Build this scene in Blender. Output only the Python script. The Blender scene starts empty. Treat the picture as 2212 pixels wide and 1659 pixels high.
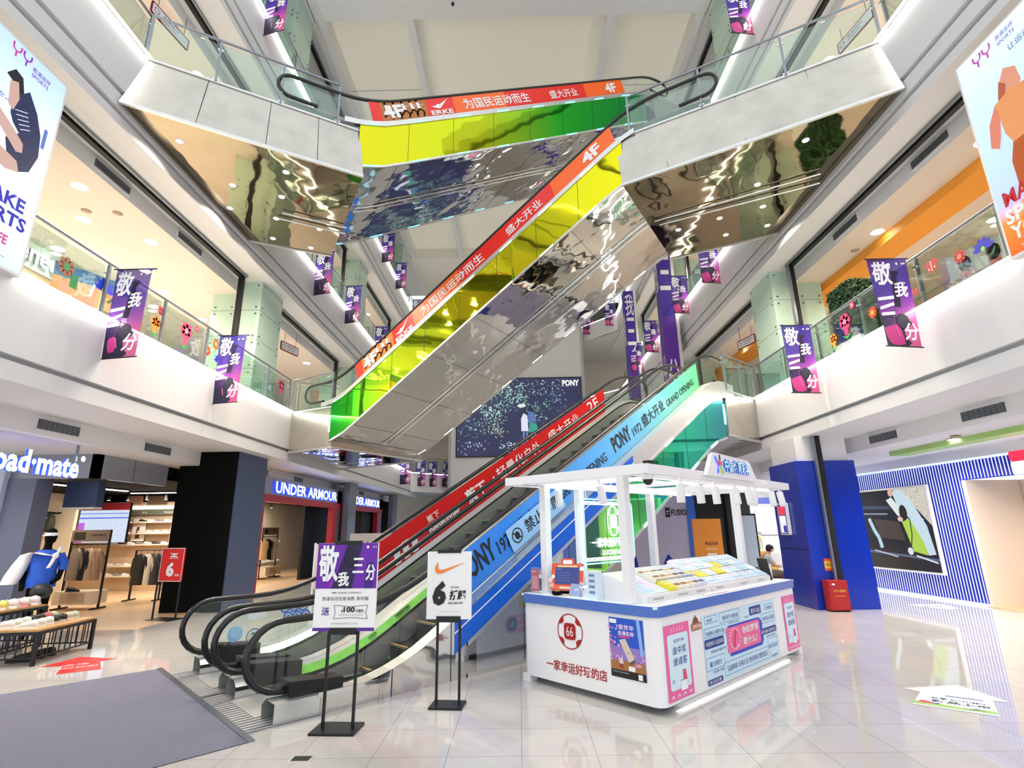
import bpy, math, random
from mathutils import Vector, Matrix
R = math.radians
random.seed(7)
sc = bpy.context.scene
COL = sc.collection

# ---------------------------------------------------------------- camera
cam_d = bpy.data.cameras.new('camera'); cam = bpy.data.objects.new('camera', cam_d); COL.objects.link(cam)
EYE = Vector((0, 0, 1.75))
cam_d.sensor_fit = 'HORIZONTAL'; cam_d.sensor_width = 36.0; cam_d.lens = 36.0*1135.6/2212
cam_d.clip_start = 0.05; cam_d.clip_end = 300
_p, _y, _r = R(15.306), R(-0.5653), R(-0.8806)
_f = Vector((math.sin(_y)*math.cos(_p), math.cos(_y)*math.cos(_p), math.sin(_p)))
_rt = Vector((math.cos(_y), -math.sin(_y), 0)); _up = _rt.cross(_f)
_rt2 = math.cos(_r)*_rt + math.sin(_r)*_up; _up2 = -math.sin(_r)*_rt + math.cos(_r)*_up
cam.matrix_world = Matrix(((_rt2.x, _up2.x, -_f.x, EYE.x), (_rt2.y, _up2.y, -_f.y, EYE.y), (_rt2.z, _up2.z, -_f.z, EYE.z), (0, 0, 0, 1)))
sc.camera = cam

# ---------------------------------------------------------------- light and exposure
sc.view_settings.view_transform = 'Standard'; sc.view_settings.look = 'None'
sc.view_settings.gamma = 1.0; sc.view_settings.use_curve_mapping = False
sc.view_settings.exposure = 0.08
W = bpy.data.worlds.new('daylight'); sc.world = W; W.use_nodes = True
_bg = W.node_tree.nodes['Background']; _bg.inputs['Color'].default_value = (0.90, 0.95, 1.0, 1); _bg.inputs['Strength'].default_value = 1.3
sc.cycles.use_denoising = True
sc.cycles.max_bounces = 8; sc.cycles.diffuse_bounces = 4; sc.cycles.glossy_bounces = 4; sc.cycles.transparent_max_bounces = 16
sc.cycles.caustics_reflective = False; sc.cycles.caustics_refractive = False
sc.cycles.sample_clamp_indirect = 6.0

def area(name, loc, size, power, col=(1, 1, 1), rot=(0, 0, 0)):
    l = bpy.data.lights.new(name, 'AREA'); l.shape = 'RECTANGLE'; l.size, l.size_y = size; l.energy = power; l.color = col
    o = bpy.data.objects.new(name, l); COL.objects.link(o); o.location = loc; o.rotation_euler = rot
    return o

# ---------------------------------------------------------------- materials
MATS = {}
def lin(h):
    if isinstance(h, str):
        h = h.lstrip('#'); c = [int(h[i:i+2], 16)/255 for i in (0, 2, 4)]
        return tuple((v/12.92 if v <= .04045 else ((v+.055)/1.055)**2.4) for v in c)
    return tuple(h)
def new_mat(n):
    m = bpy.data.materials.new(n); m.use_nodes = True; MATS[n] = m
    return m, m.node_tree, m.node_tree.nodes['Principled BSDF']
def pm(n, col, rough=.5, metal=0., emis=None, es=0., spec=.5, noise=None, bump=None, coat=0.):
    m, nt, b = new_mat(n); c = lin(col)
    b.inputs['Base Color'].default_value = (*c, 1); b.inputs['Roughness'].default_value = rough; b.inputs['Metallic'].default_value = metal
    b.inputs['Specular IOR Level'].default_value = spec; b.inputs['Coat Weight'].default_value = coat
    if emis: b.inputs['Emission Color'].default_value = (*lin(emis), 1); b.inputs['Emission Strength'].default_value = es
    if noise or bump:
        tc = nt.nodes.new('ShaderNodeTexCoord')
    if noise:   # (scale, amount): colour variation
        nz = nt.nodes.new('ShaderNodeTexNoise'); nz.inputs['Scale'].default_value = noise[0]; nz.inputs['Detail'].default_value = 4
        nt.links.new(tc.outputs['Object'], nz.inputs['Vector'])
        mx = nt.nodes.new('ShaderNodeMix'); mx.data_type = 'RGBA'
        mx.inputs[6].default_value = (*[max(0, v*(1-noise[1])) for v in c], 1); mx.inputs[7].default_value = (*[min(1, v*(1+noise[1])) for v in c], 1)
        nt.links.new(nz.outputs['Fac'], mx.inputs[0]); nt.links.new(mx.outputs[2], b.inputs['Base Color'])
    if bump:    # (scale, strength, distance)
        nb = nt.nodes.new('ShaderNodeTexNoise'); nb.inputs['Scale'].default_value = bump[0]; nb.inputs['Detail'].default_value = bump[3] if len(bump) > 3 else 2
        nt.links.new(tc.outputs['Object'], nb.inputs['Vector'])
        bp = nt.nodes.new('ShaderNodeBump'); bp.inputs['Strength'].default_value = bump[1]; bp.inputs['Distance'].default_value = bump[2]
        nt.links.new(nb.outputs['Fac'], bp.inputs['Height']); nt.links.new(bp.outputs['Normal'], b.inputs['Normal'])
    return m
def em(n, col, s):
    m, nt, b = new_mat(n); c = lin(col)
    b.inputs['Base Color'].default_value = (*c, 1); b.inputs['Emission Color'].default_value = (*c, 1); b.inputs['Emission Strength'].default_value = s
    return m
def ramp_mat(n, stops, lo, hi, axis='X', rough=.3, metal=0., es=0., bump=None):
    m, nt, b = new_mat(n)
    tc = nt.nodes.new('ShaderNodeTexCoord'); sx = nt.nodes.new('ShaderNodeSeparateXYZ'); mr = nt.nodes.new('ShaderNodeMapRange'); rp = nt.nodes.new('ShaderNodeValToRGB')
    mr.inputs['From Min'].default_value = lo; mr.inputs['From Max'].default_value = hi
    nt.links.new(tc.outputs['Object'], sx.inputs[0]); nt.links.new(sx.outputs[axis], mr.inputs['Value']); nt.links.new(mr.outputs[0], rp.inputs[0])
    el = rp.color_ramp.elements
    while len(el) < len(stops): el.new(.5)
    for e, (p, c) in zip(el, stops): e.position = p; e.color = (*lin(c), 1)
    nt.links.new(rp.outputs[0], b.inputs['Base Color'])
    b.inputs['Roughness'].default_value = rough; b.inputs['Metallic'].default_value = metal
    if es: nt.links.new(rp.outputs[0], b.inputs['Emission Color']); b.inputs['Emission Strength'].default_value = es
    if bump:
        nb = nt.nodes.new('ShaderNodeTexNoise'); nb.inputs['Scale'].default_value = bump[0]; nt.links.new(tc.outputs['Object'], nb.inputs['Vector'])
        bp = nt.nodes.new('ShaderNodeBump'); bp.inputs['Strength'].default_value = bump[1]; bp.inputs['Distance'].default_value = bump[2]
        nt.links.new(nb.outputs['Fac'], bp.inputs['Height']); nt.links.new(bp.outputs['Normal'], b.inputs['Normal'])
    return m
def glass_mat(n, tint, refl=.5):
    m = bpy.data.materials.new(n); m.use_nodes = True; MATS[n] = m; nt = m.node_tree
    for x in list(nt.nodes): nt.nodes.remove(x)
    out = nt.nodes.new('ShaderNodeOutputMaterial'); mx = nt.nodes.new('ShaderNodeMixShader'); tr = nt.nodes.new('ShaderNodeBsdfTransparent'); gl = nt.nodes.new('ShaderNodeBsdfGlossy')
    lw = nt.nodes.new('ShaderNodeLayerWeight'); lw.inputs[0].default_value = .25; mt = nt.nodes.new('ShaderNodeMath'); mt.operation = 'MULTIPLY_ADD'
    mt.inputs[1].default_value = refl; mt.inputs[2].default_value = .04
    tr.inputs[0].default_value = (*tint, 1); gl.inputs[0].default_value = (1, 1, 1, 1); gl.inputs[1].default_value = .02
    nt.links.new(lw.outputs['Fresnel'], mt.inputs[0]); nt.links.new(mt.outputs[0], mx.inputs[0])
    nt.links.new(tr.outputs[0], mx.inputs[1]); nt.links.new(gl.outputs[0], mx.inputs[2]); nt.links.new(mx.outputs[0], out.inputs[0])
    return m
def M(n): return MATS[n] if n in MATS else pm(n, n, .5) if n.startswith('#') else MATS[n]

pm('white_paint', '#E9E9EA', .55); pm('warm_white', '#EFE6DA', .6); pm('gallery_ceiling', '#F0E4D8', .7); pm('roof_white', '#EDEADF', .6)
pm('shadow_gap', '#B9BBBD', .6); pm('black', '#0B0B0C', .5); pm('black_rubber', '#101013', .28, spec=.6); pm('matte_black', '#040505', .8, spec=.15)
pm('mirror_steel', (.72, .71, .68), .045, 1., bump=(1.1, .35, .12)); pm('mirror_bronze', (.30, .25, .17), .05, 1., bump=(.9, .3, .1)); pm('satin_steel', (.54, .51, .45), .24, .8, noise=(2.2, .22)); pm('brushed_steel', (.72, .72, .71), .38, .85, noise=(6, .08))
pm('chrome', (.78, .80, .80), .12, 1.); pm('dark_metal', '#2A2B2E', .4, .6); pm('grey_metal', '#8E949C', .3, .7)
glass_mat('glass', (.86, .95, .91)); glass_mat('clear_glass', (.93, .98, .97), .35)
pm('glass_green', '#BFDCCB', .12, 0, spec=.6, coat=.4); pm('stud', '#6F7774', .3, .8)
em('led', '#FFFBF2', 18.); em('led_cool', '#F2F6FF', 8.); em('downlight', '#FFFDF8', 14.); em('lit_white', '#FFFFFF', 2.6); em('lit_soft', '#FFFFFF', 1.3); em('neon', '#F4FFFF', 3.); em('led_cyan', '#7FE6FF', 2.2)
em('lit_blue', '#2B4BFF', 1.6); em('lit_red', '#FF2038', 1.6)
pm('fila_blue', '#0A2FA8', .22, spec=.6); pm('navy_panel', '#3F4E6E', .4); pm('grey_panel', '#7F838C', .3, .3)
pm('sign_white', '#F4F4F4', .5); pm('sign_black', '#141414', .5); pm('sign_red', '#E02424', .5)
m_ = pm('laylight', '#EFEBDD', .6, emis='#F3EFE2', es=.1); pm('floor_plate', (.42, .42, .43), .55, .3)  # first one: recess ceiling paint with an added glow to brighten the roof
pm('wood', '#C79A66', .45, noise=(9, .15)); pm('wood_floor', '#D9B892', .3, noise=(5, .08)); pm('carpet', '#767788', .95, noise=(40, .25), bump=(160, .6, .01)); 

# floor tiles 0.6 m, glossy cream
def tile_mat(n, c1, c2, grout, size, rough, off=(0, 0)):
    m, nt, b = new_mat(n)
    tc = nt.nodes.new('ShaderNodeTexCoord'); mp = nt.nodes.new('ShaderNodeMapping'); mp.inputs['Location'].default_value = (off[0], off[1], 0)
    br = nt.nodes.new('ShaderNodeTexBrick'); br.offset = 0; br.inputs['Scale'].default_value = 1; br.inputs['Brick Width'].default_value = size; br.inputs['Row Height'].default_value = size
    br.inputs['Mortar Size'].default_value = .003; br.inputs['Mortar Smooth'].default_value = .3
    br.inputs['Color1'].default_value = (*lin(c1), 1); br.inputs['Color2'].default_value = (*lin(c2), 1); br.inputs['Mortar'].default_value = (*lin(grout), 1)
    nz = nt.nodes.new('ShaderNodeTexNoise'); nz.inputs['Scale'].default_value = 1.3; nz.inputs['Detail'].default_value = 5
    mx = nt.nodes.new('ShaderNodeMix'); mx.data_type = 'RGBA'; mx.blend_type = 'MULTIPLY'; mx.inputs[0].default_value = .12
    nt.links.new(tc.outputs['Object'], mp.inputs[0]); nt.links.new(mp.outputs[0], br.inputs['Vector']); nt.links.new(tc.outputs['Object'], nz.inputs['Vector'])
    nt.links.new(br.outputs['Color'], mx.inputs[6]); nt.links.new(nz.outputs['Color'], mx.inputs[7]); nt.links.new(mx.outputs[2], b.inputs['Base Color'])
    b.inputs['Roughness'].default_value = rough; b.inputs['Specular IOR Level'].default_value = .6
    return m
tile_mat('floor_tile', '#D0CDC8', '#CCC9C4', '#98948C', .597, .055, (.015, -.03))

# ---------------------------------------------------------------- mesh builder
_TXT = {}
def text_geo(body, bold=0.):
    k = (body, bold)
    if k not in _TXT:
        c = bpy.data.curves.new('t', 'FONT'); c.body = body; c.resolution_u = 2; c.offset = bold
        o = bpy.data.objects.new('t', c); COL.objects.link(o)
        dg = bpy.context.evaluated_depsgraph_get(); dg.update(); ev = o.evaluated_get(dg); me = ev.to_mesh()
        vs = [v.co.copy() for v in me.vertices]; fs = [tuple(p.vertices) for p in me.polygons]
        ev.to_mesh_clear(); bpy.data.objects.remove(o); bpy.data.curves.remove(c)
        x0 = min(v.x for v in vs); x1 = max(v.x for v in vs); y0 = min(v.y for v in vs); y1 = max(v.y for v in vs)
        _TXT[k] = ([Vector((v.x-x0, v.y-y0)) for v in vs], fs, x1-x0, y1-y0)
    return _TXT[k]

def frame(o, x, y):
    "matrix whose local x, y lie along x, y (z = x cross y) with origin o"
    x = Vector(x).normalized(); y = Vector(y); y = (y - x*y.dot(x)).normalized(); z = x.cross(y); o = Vector(o)
    return Matrix(((x.x, y.x, z.x, o.x), (x.y, y.y, z.y, o.y), (x.z, y.z, z.z, o.z), (0, 0, 0, 1)))
def xf(o=(0, 0, 0), rz=0., s=1.):
    return Matrix.Translation(Vector(o)) @ Matrix.Rotation(R(rz), 4, 'Z') @ Matrix.Scale(s, 4)

class MB:
    def __init__(s, T=None): s.v = []; s.f = []; s.m = []; s.names = []; s.T = T or Matrix(); s.sm = []
    def mi(s, n):
        if n not in s.names: s.names.append(n)
        return s.names.index(n)
    def add(s, vs, fs, m, T=None, smooth=False):
        b = len(s.v); A = s.T @ T if T is not None else s.T
        s.v += [A @ Vector(v) for v in vs]; k = s.mi(m)
        for f in fs: s.f.append(tuple(b+i for i in f)); s.m.append(k); s.sm.append(smooth)
        return s
    def box(s, x0, x1, y0, y1, z0, z1, m, T=None):
        return s.add([(x, y, z) for x in (x0, x1) for y in (y0, y1) for z in (z0, z1)],
                     [(0, 1, 3, 2), (4, 6, 7, 5), (0, 4, 5, 1), (2, 3, 7, 6), (0, 2, 6, 4), (1, 5, 7, 3)], m, T)
    def rbox(s, x0, x1, y0, y1, z0, z1, r, m, T=None, n=4):
        pts = []
        for cx, cy, a in ((x1-r, y1-r, 0), (x0+r, y1-r, 90), (x0+r, y0+r, 180), (x1-r, y0+r, 270)):
            for i in range(n+1): t = R(a+90*i/n); pts.append((cx+r*math.cos(t), cy+r*math.sin(t)))
        return s.prism(pts, z0, z1, m, T)
    def prism(s, pts, z0, z1, m, T=None, smooth=False):
        n = len(pts)
        if sum(pts[i][0]*pts[(i+1) % n][1]-pts[(i+1) % n][0]*pts[i][1] for i in range(n)) < 0: pts = pts[::-1]
        vs = [(*p, z0) for p in pts]+[(*p, z1) for p in pts]
        s.add(vs, [tuple(range(n-1, -1, -1)), tuple(range(n, 2*n))], m, T)
        return s.add(vs, [(i, (i+1) % n, n+(i+1) % n, n+i) for i in range(n)], m, T, smooth)
    def poly(s, pts, m, T=None, z=0.):
        return s.add([(*p, z) if len(p) == 2 else p for p in pts], [tuple(range(len(pts)))], m, T)
    def rect(s, x0, y0, x1, y1, m, T=None, z=0.): return s.poly([(x0, y0), (x1, y0), (x1, y1), (x0, y1)], m, T, z)
    def rrect(s, x0, y0, x1, y1, r, m, T=None, z=0., n=5):
        pts = []
        for cx, cy, a in ((x1-r, y1-r, 0), (x0+r, y1-r, 90), (x0+r, y0+r, 180), (x1-r, y0+r, 270)):
            for i in range(n+1): t = R(a+90*i/n); pts.append((cx+r*math.cos(t), cy+r*math.sin(t)))
        return s.poly(pts, m, T, z)
    def disc(s, cx, cy, r, m, T=None, z=0., n=20, ry=None):
        return s.poly([(cx+r*math.cos(2*math.pi*i/n), cy+(ry or r)*math.sin(2*math.pi*i/n)) for i in range(n)], m, T, z)
    def ring(s, cx, cy, r, w, m, T=None, z=0., n=24, ry=None, a0=0, a1=360):
        ry = ry or r; vs = []
        for i in range(n+1):
            t = R(a0+(a1-a0)*i/n); c, d = math.cos(t), math.sin(t); vs += [(cx+r*c, cy+ry*d, z), (cx+(r-w)*c, cy+(ry-w)*d, z)]
        return s.add(vs, [(2*i, 2*i+2, 2*i+3, 2*i+1) for i in range(n)], m, T)
    def line(s, pts, w, m, T=None, z=0.):
        for (ax, ay), (bx, by) in zip(pts, pts[1:]):
            d = Vector((bx-ax, by-ay)); 
            if d.length < 1e-6: continue
            n = Vector((-d.y, d.x)).normalized()*w/2
            s.poly([(ax-n.x, ay-n.y), (bx-n.x, by-n.y), (bx+n.x, by+n.y), (ax+n.x, ay+n.y)], m, T, z)
        return s
    def text(s, body, x, y, h, m, T=None, z=0., w=None, bold=.012, align='L', shear=0.):
        vs, fs, W0, H0 = text_geo(body, bold); k = h/H0; kx = (w/W0) if w else k
        ox = x - (W0*kx if align == 'R' else W0*kx/2 if align == 'C' else 0)
        return s.add([(ox+v.x*kx+shear*v.y*k, y+v.y*k, z) for v in vs], fs, m, T)
    def text3(s, body, x, y, h, d, m, mside, T=None, z=0., w=None, bold=.02, align='L'):
        "letters with depth d standing off their backing"
        vs, fs, W0, H0 = text_geo(body, bold); k = h/H0; kx = (w/W0) if w else k
        ox = x - (W0*kx if align == 'R' else W0*kx/2 if align == 'C' else 0)
        P = [(ox+v.x*kx, y+v.y*k) for v in vs]
        s.add([(*p, z+d) for p in P], fs, m, T)
        cnt = {}
        for f in fs:
            for a, b in zip(f, f[1:]+f[:1]): cnt[(a, b)] = 1
        ed = [e for e in cnt if (e[1], e[0]) not in cnt]; n = len(P)
        return s.add([(*p, z) for p in P]+[(*p, z+d) for p in P], [(a, b, n+b, n+a) for a, b in ed], mside, T)
    def tube(s, pts, r, m, T=None, n=8, closed=False, smooth=True):
        pts = [Vector(p) for p in pts]; N = len(pts); rs = r if isinstance(r, (list, tuple)) else [r]*N; vs = []
        ref = None
        for i, p in enumerate(pts):
            a = pts[i-1] if i or closed else p; b = pts[(i+1) % N] if i < N-1 or closed else p
            t = (b-a).normalized()
            if ref is None: ref = t.orthogonal().normalized()
            u = (ref - t*ref.dot(t))
            u = u.normalized() if u.length > 1e-5 else t.orthogonal().normalized()
            ref = u; w = t.cross(u)
            vs += [p+(u*math.cos(2*math.pi*k/n)+w*math.sin(2*math.pi*k/n))*rs[i] for k in range(n)]
        fs = [(i*n+k, i*n+(k+1) % n, ((i+1) % N)*n+(k+1) % n, ((i+1) % N)*n+k) for i in range(N if closed else N-1) for k in range(n)]
        s.add(vs, fs, m, T, smooth)
        if not closed: s.add(vs, [tuple(range(n-1, -1, -1)), tuple((N-1)*n+k for k in range(n))], m, T)
        return s
    def bar(s, a, b, w, h, m, T=None):
        "square bar from a to b"
        a, b = Vector(a), Vector(b); t = (b-a).normalized(); u = Vector((0, 0, 1)) if abs(t.z) < .95 else Vector((1, 0, 0))
        x = t.cross(u).normalized(); y = x.cross(t)
        vs = [p+x*(i*w/2)+y*(j*h/2) for p in (a, b) for i, j in ((-1, -1), (1, -1), (1, 1), (-1, 1))]
        return s.add(vs, [(3, 2, 1, 0), (4, 5, 6, 7), (0, 1, 5, 4), (1, 2, 6, 5), (2, 3, 7, 6), (3, 0, 4, 7)], m, T)
    def lathe(s, prof, m, T=None, n=16, smooth=True):
        vs = [(r*math.cos(2*math.pi*k/n), r*math.sin(2*math.pi*k/n), z) for r, z in prof for k in range(n)]
        fs = [(i*n+k, i*n+(k+1) % n, (i+1)*n+(k+1) % n, (i+1)*n+k) for i in range(len(prof)-1) for k in range(n)]
        s.add(vs, fs, m, T, smooth)
        return s.add(vs, [tuple(range(n-1, -1, -1)), tuple((len(prof)-1)*n+k for k in range(n))], m, T)
    def ell(s, c, r, m, T=None, n=12, q=8, smooth=True):
        r = r if isinstance(r, (tuple, list)) else (r, r, r)
        vs = [(c[0]+r[0]*math.sin(math.pi*i/q)*math.cos(2*math.pi*k/n), c[1]+r[1]*math.sin(math.pi*i/q)*math.sin(2*math.pi*k/n), c[2]-r[2]*math.cos(math.pi*i/q)) for i in range(q+1) for k in range(n)]
        return s.add(vs, [(i*n+k, i*n+(k+1) % n, (i+1)*n+(k+1) % n, (i+1)*n+k) for i in range(q) for k in range(n)], m, T, smooth)
    def grid(s, fn, nu, nv, m, T=None, smooth=True):
        vs = [fn(i/nu, j/nv) for j in range(nv+1) for i in range(nu+1)]
        return s.add(vs, [(j*(nu+1)+i, j*(nu+1)+i+1, (j+1)*(nu+1)+i+1, (j+1)*(nu+1)+i) for j in range(nv) for i in range(nu)], m, T, smooth)
    def loft(s, rings, m, T=None, smooth=True, caps=True):
        n = len(rings[0]); vs = [p for r in rings for p in r]
        s.add(vs, [(i*n+k, i*n+(k+1) % n, (i+1)*n+(k+1) % n, (i+1)*n+k) for i in range(len(rings)-1) for k in range(n)], m, T, smooth)
        if caps: s.add(vs, [tuple(range(n-1, -1, -1)), tuple((len(rings)-1)*n+k for k in range(n))], m, T)
        return s
    def build(s, name, parent=None, label=None):
        me = bpy.data.meshes.new(name); me.from_pydata([tuple(v) for v in s.v], [], s.f)
        for n in s.names: me.materials.append(M(n))
        me.polygons.foreach_set('material_index', s.m); me.polygons.foreach_set('use_smooth', s.sm); me.update()
        o = bpy.data.objects.new(name, me); COL.objects.link(o)
        if parent: o.parent = parent
        if label: o['label'] = label
        return o
def thing(name, label, cat, loc=(0, 0, 0), rz=0., group=None, T=None):
    o = bpy.data.objects.new(name, None); COL.objects.link(o); o.empty_display_size = .1
    if T is not None: o.matrix_world = T
    else: o.location = loc; o.rotation_euler = (0, 0, R(rz))
    return tag(o, label, cat, group)
def tag(o, label, cat, group=None):
    o['label'] = label; o['category'] = cat
    if group: o['group'] = group
    return o
def struct(o, label=None):
    o['kind'] = 'structure'
    if label: o['label'] = label
    return o
def dup(o, loc=None, rz=None, label=None, T=None, parent=None):
    c = o.copy(); COL.objects.link(c)
    if parent: c.parent = parent
    if T is not None: c.matrix_world = T
    if loc is not None: c.location = loc
    if rz is not None: c.rotation_euler = (0, 0, R(rz))
    if label: c['label'] = label
    for ch in list(o.children): dup(ch, parent=c)
    return c
# ================================================================ the building
L2, L3, L4, ROOF = 5.0, 9.85, 14.8, 18.55
XF = 6.42
YN, YE = -3.0, 34.0      # near and far end of the hall
b = MB(); b.box(-16, 16, -9, 40, -.3, 0, 'floor_tile'); struct(b.build('floor'))

def slab(side, L, nm):
    d = 1.35 if L == L2 else 1.60
    e = 1.33 if L == L2 else .98
    pr = [(0, 0), (0, -1.03), (.10, -1.03), (.10, -1.10), (.03, -1.10), (.03, -1.35)]
    pr += [(.10, -1.35)] if L == L2 else [(.12, -1.35), (.12, -1.43), (.06, -1.43), (.06, -1.60)]
    pr += [(e, -d), (e, -d-.33), (8, -d-.33), (8, 0)]
    b = MB(); T = frame((side*XF, YN, L), (side, 0, 0), (0, 0, 1))
    dz = -(YE-YN) if side > 0 else (YE-YN)
    T = Matrix(((side, 0, 0, side*XF), (0, 0, 1, YN), (0, 1, 0, L), (0, 0, 0, 1)))
    pts = [(x, z) for x, z in pr]; n = len(pts)
    vs = [(x, z, 0) for x, z in pts]+[(x, z, YE-YN) for x, z in pts]
    for i in range(n):
        j = (i+1) % n
        m = 'white_paint'
        if i == n-3 and L != L2: m = 'gallery_ceiling'
        if i == n-1: m = 'floor_tile'
        if (pts[i][0], pts[j][0]) == (.10, .10) or (pts[i][0], pts[j][0]) == (.12, .12): m = 'shadow_gap'
        b.add(vs, [(i, j, n+j, n+i)], m, T)
    struct(b.build(nm))
    b = MB(); b.box(side*(XF-.045)-.02, side*(XF-.045)+.02, YN, YE-.5, L-.0, L+.03, 'led')
    struct(b.build('trim_%d' % (int(L)*2+(side > 0)), label='glowing strip along the edge of the balcony slab'))
for sd, s in ((-1, 'left'), (1, 'right')):
    for L in (L2, L3, L4): slab(sd, L, 'wall_%s_balcony_fascia' % s)

# roof: solid near soffit, recessed bay with two long ribs, outer soffits
b = MB()
b.box(-6.7, 6.7, 8.5, 14.0, ROOF, ROOF+.7, 'white_paint')
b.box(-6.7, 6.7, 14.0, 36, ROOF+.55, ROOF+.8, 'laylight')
for x in (-3.45, 3.45): b.box(x-.13, x+.13, 14.0, 30.2, ROOF, ROOF+.6, 'white_paint')
for sg in (-1, 1):
    b.box(sg*6.7-.02 if sg > 0 else -15, 15 if sg > 0 else -6.68, 3.5, 36, ROOF, ROOF+.8, 'white_paint')
    b.box(sg*6.45-.1, sg*6.45+.1, 8.5, 36, ROOF-.12, ROOF, 'white_paint')
b.box(-6.7, 6.7, 30.2, 36, ROOF-.1, ROOF+.6, 'roof_white')
for y in (17.5, 21.5, 25.5): 
    b.box(-6.6, -3.6, y, y+.03, ROOF+.535, ROOF+.551, 'shadow_gap'); b.box(3.6, 6.6, y, y+.03, ROOF+.535, ROOF+.551, 'shadow_gap')
struct(b.build('ceiling'))
for x, y, w in ((-1.9, 13.45, 'nearer the blue-kit screen side'), (4.1, 13.3, 'nearer the orange screen side')): b = MB(); b.lathe([(.05, 0), (.05, -.05), (.02, -.11)], 'dark_metal', None); o = tag(b.build('sprinkler_head'), 'tiny dark sprinkler head under the pale roof beam, '+w, 'sprinkler'); o.location = (x, y, ROOF-.002)

# back walls of the galleries, levels 2 to 4
for sd, s in ((-1, 'left'), (1, 'right')):
    b = MB()
    for L, h in ((L2, L3-1.9), (L3, L4-1.9), (L4, ROOF)):
        x = sd*11.6
        b.box(min(x, x+sd*.3), max(x, x+sd*.3), YN, YE+2, L, h, 'warm_white')
    struct(b.build('wall_%s' % s))
# far end wall, with openings beside the tall white screen wall
b = MB()
b.box(-4.35, 4.35, 33.0, 34.5, 3.0, ROOF, 'white_paint'); b.box(-4.4, -4.25, 32.94, 33.0, 3.0, ROOF, 'shadow_gap'); b.box(4.25, 4.4, 32.94, 33.0, 3.0, ROOF, 'shadow_gap')
b.box(-14, 14, 38, 38.3, 0, ROOF, 'warm_white')
struct(b.build('wall_back'))
b = MB()
for L in (L2, L3, L4):
    b.add([(-6.42, 31.6, L), (-4.35, 33.6, L), (-4.35, 33.6, L-1.1), (-6.42, 31.6, L-1.1)], [(0, 1, 2, 3)], 'white_paint')
    b.add([(-6.42, 31.6, L), (-4.35, 33.6, L), (-4.35, 33.6, L+.04), (-6.42, 31.6, L+.04)], [(0, 3, 2, 1)], 'led')
    b.add([(6.42, 31.2, L), (4.35, 33.6, L), (4.35, 33.6, L-1.1), (6.42, 31.2, L-1.1)], [(0, 3, 2, 1)], 'white_paint')
    b.add([(6.42, 31.2, L), (4.35, 33.6, L), (4.35, 33.6, L+.04), (6.42, 31.2, L+.04)], [(0, 1, 2, 3)], 'led')
    for sg in (-1, 1):
        b.add([(sg*6.42, 31.4, L-.02), (sg*4.35, 33.6, L-.02), (sg*4.35, 38, L-.02), (sg*14, 38, L-.02), (sg*14, 34, L-.02)], [(0, 1, 2, 3, 4)], 'floor_tile')
        b.add([(sg*6.42, 31.4, L-1.1), (sg*4.35, 33.6, L-1.1), (sg*4.35, 38, L-1.1), (sg*14, 38, L-1.1), (sg*14, 34, L-1.1)], [(0, 1, 2, 3, 4)], 'white_paint')
struct(b.build('wall_back_balcony_fascia'))

# columns 6.8..8.1 from the axis, every 7.8 m, in pale glass above and shop colours below
COLY = (12.87, 20.7, 28.6)
def glass_col(sd, y0, z0, z1, nm='glass_column'):
    b = MB(); w = 1.25; x0, x1 = (6.8, 8.1)
    X = lambda a: sd*a
    b.box(min(X(6.83), X(8.07)), max(X(6.83), X(8.07)), y0+.03, y0+w-.03, z0, z1, 'white_paint')
    rows = 4; h = (z1-z0)/rows
    for r in range(rows):
        a, c = z1-(r+1)*h+.006, z1-r*h-.006
        b.box(min(X(6.8), X(6.825)), max(X(6.8), X(6.825)), y0+.01, y0+w-.01, a, c, 'glass_green')
        for u0, u1 in ((6.81, 7.44), (7.46, 8.1)):
            b.box(min(X(u0), X(u1)), max(X(u0), X(u1)), y0, y0+.025, a, c, 'glass_green')
            for u in (u0+.1, u1-.1):
                for z in (a+.09, c-.09): b.lathe([(.025, 0), (.02, .02)], 'stud', frame((X(u), y0, z), (1, 0, 0), (0, 0, 1)), n=8)
        for y in (y0+.1, y0+w-.1):
            for z in (a+.09, c-.09): b.lathe([(.025, 0), (.02, .02)], 'stud', frame((X(6.8), y, z), (0, -sd, 0), (0, 0, 1)) , n=8)
    struct(b.build(nm))
for sd in (-1, 1):
    for y in COLY:
        for L, h in ((L2, L3-1.6), (L3, L4-1.6), (L4, ROOF)): glass_col(sd, y, L, h)
# ground floor columns
b = MB(); y0 = 12.87
b.box(-8.2, -6.8, y0-.1, y0+1.35, 0, 3.65, 'navy_panel'); b.box(-8.22, -6.83, y0-.13, y0-.1, 0, 3.65, 'matte_black'); struct(b.build('column_1'))
b = MB()
for y in (21.9, 29.6): b.box(-7.2, -6.95, y, y+1.0, 0, 3.65, 'grey_panel')
struct(b.build('column_2'))
b = MB(); b.box(6.2, 7.5, 11.9, 13.2, 0, 3.1, 'fila_blue'); b.box(6.28, 7.42, 11.98, 13.15, 3.1, 3.65, 'white_paint'); b.box(6.19, 6.2, 11.9, 13.2, 1.2, 1.206, 'matte_black')
struct(b.build('column_3'))
b = MB()
for y in (20.7, 28.6): b.box(6.3, 7.5, y, y+1.25, 0, 3.65, 'white_paint')
struct(b.build('column_4'))
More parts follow.
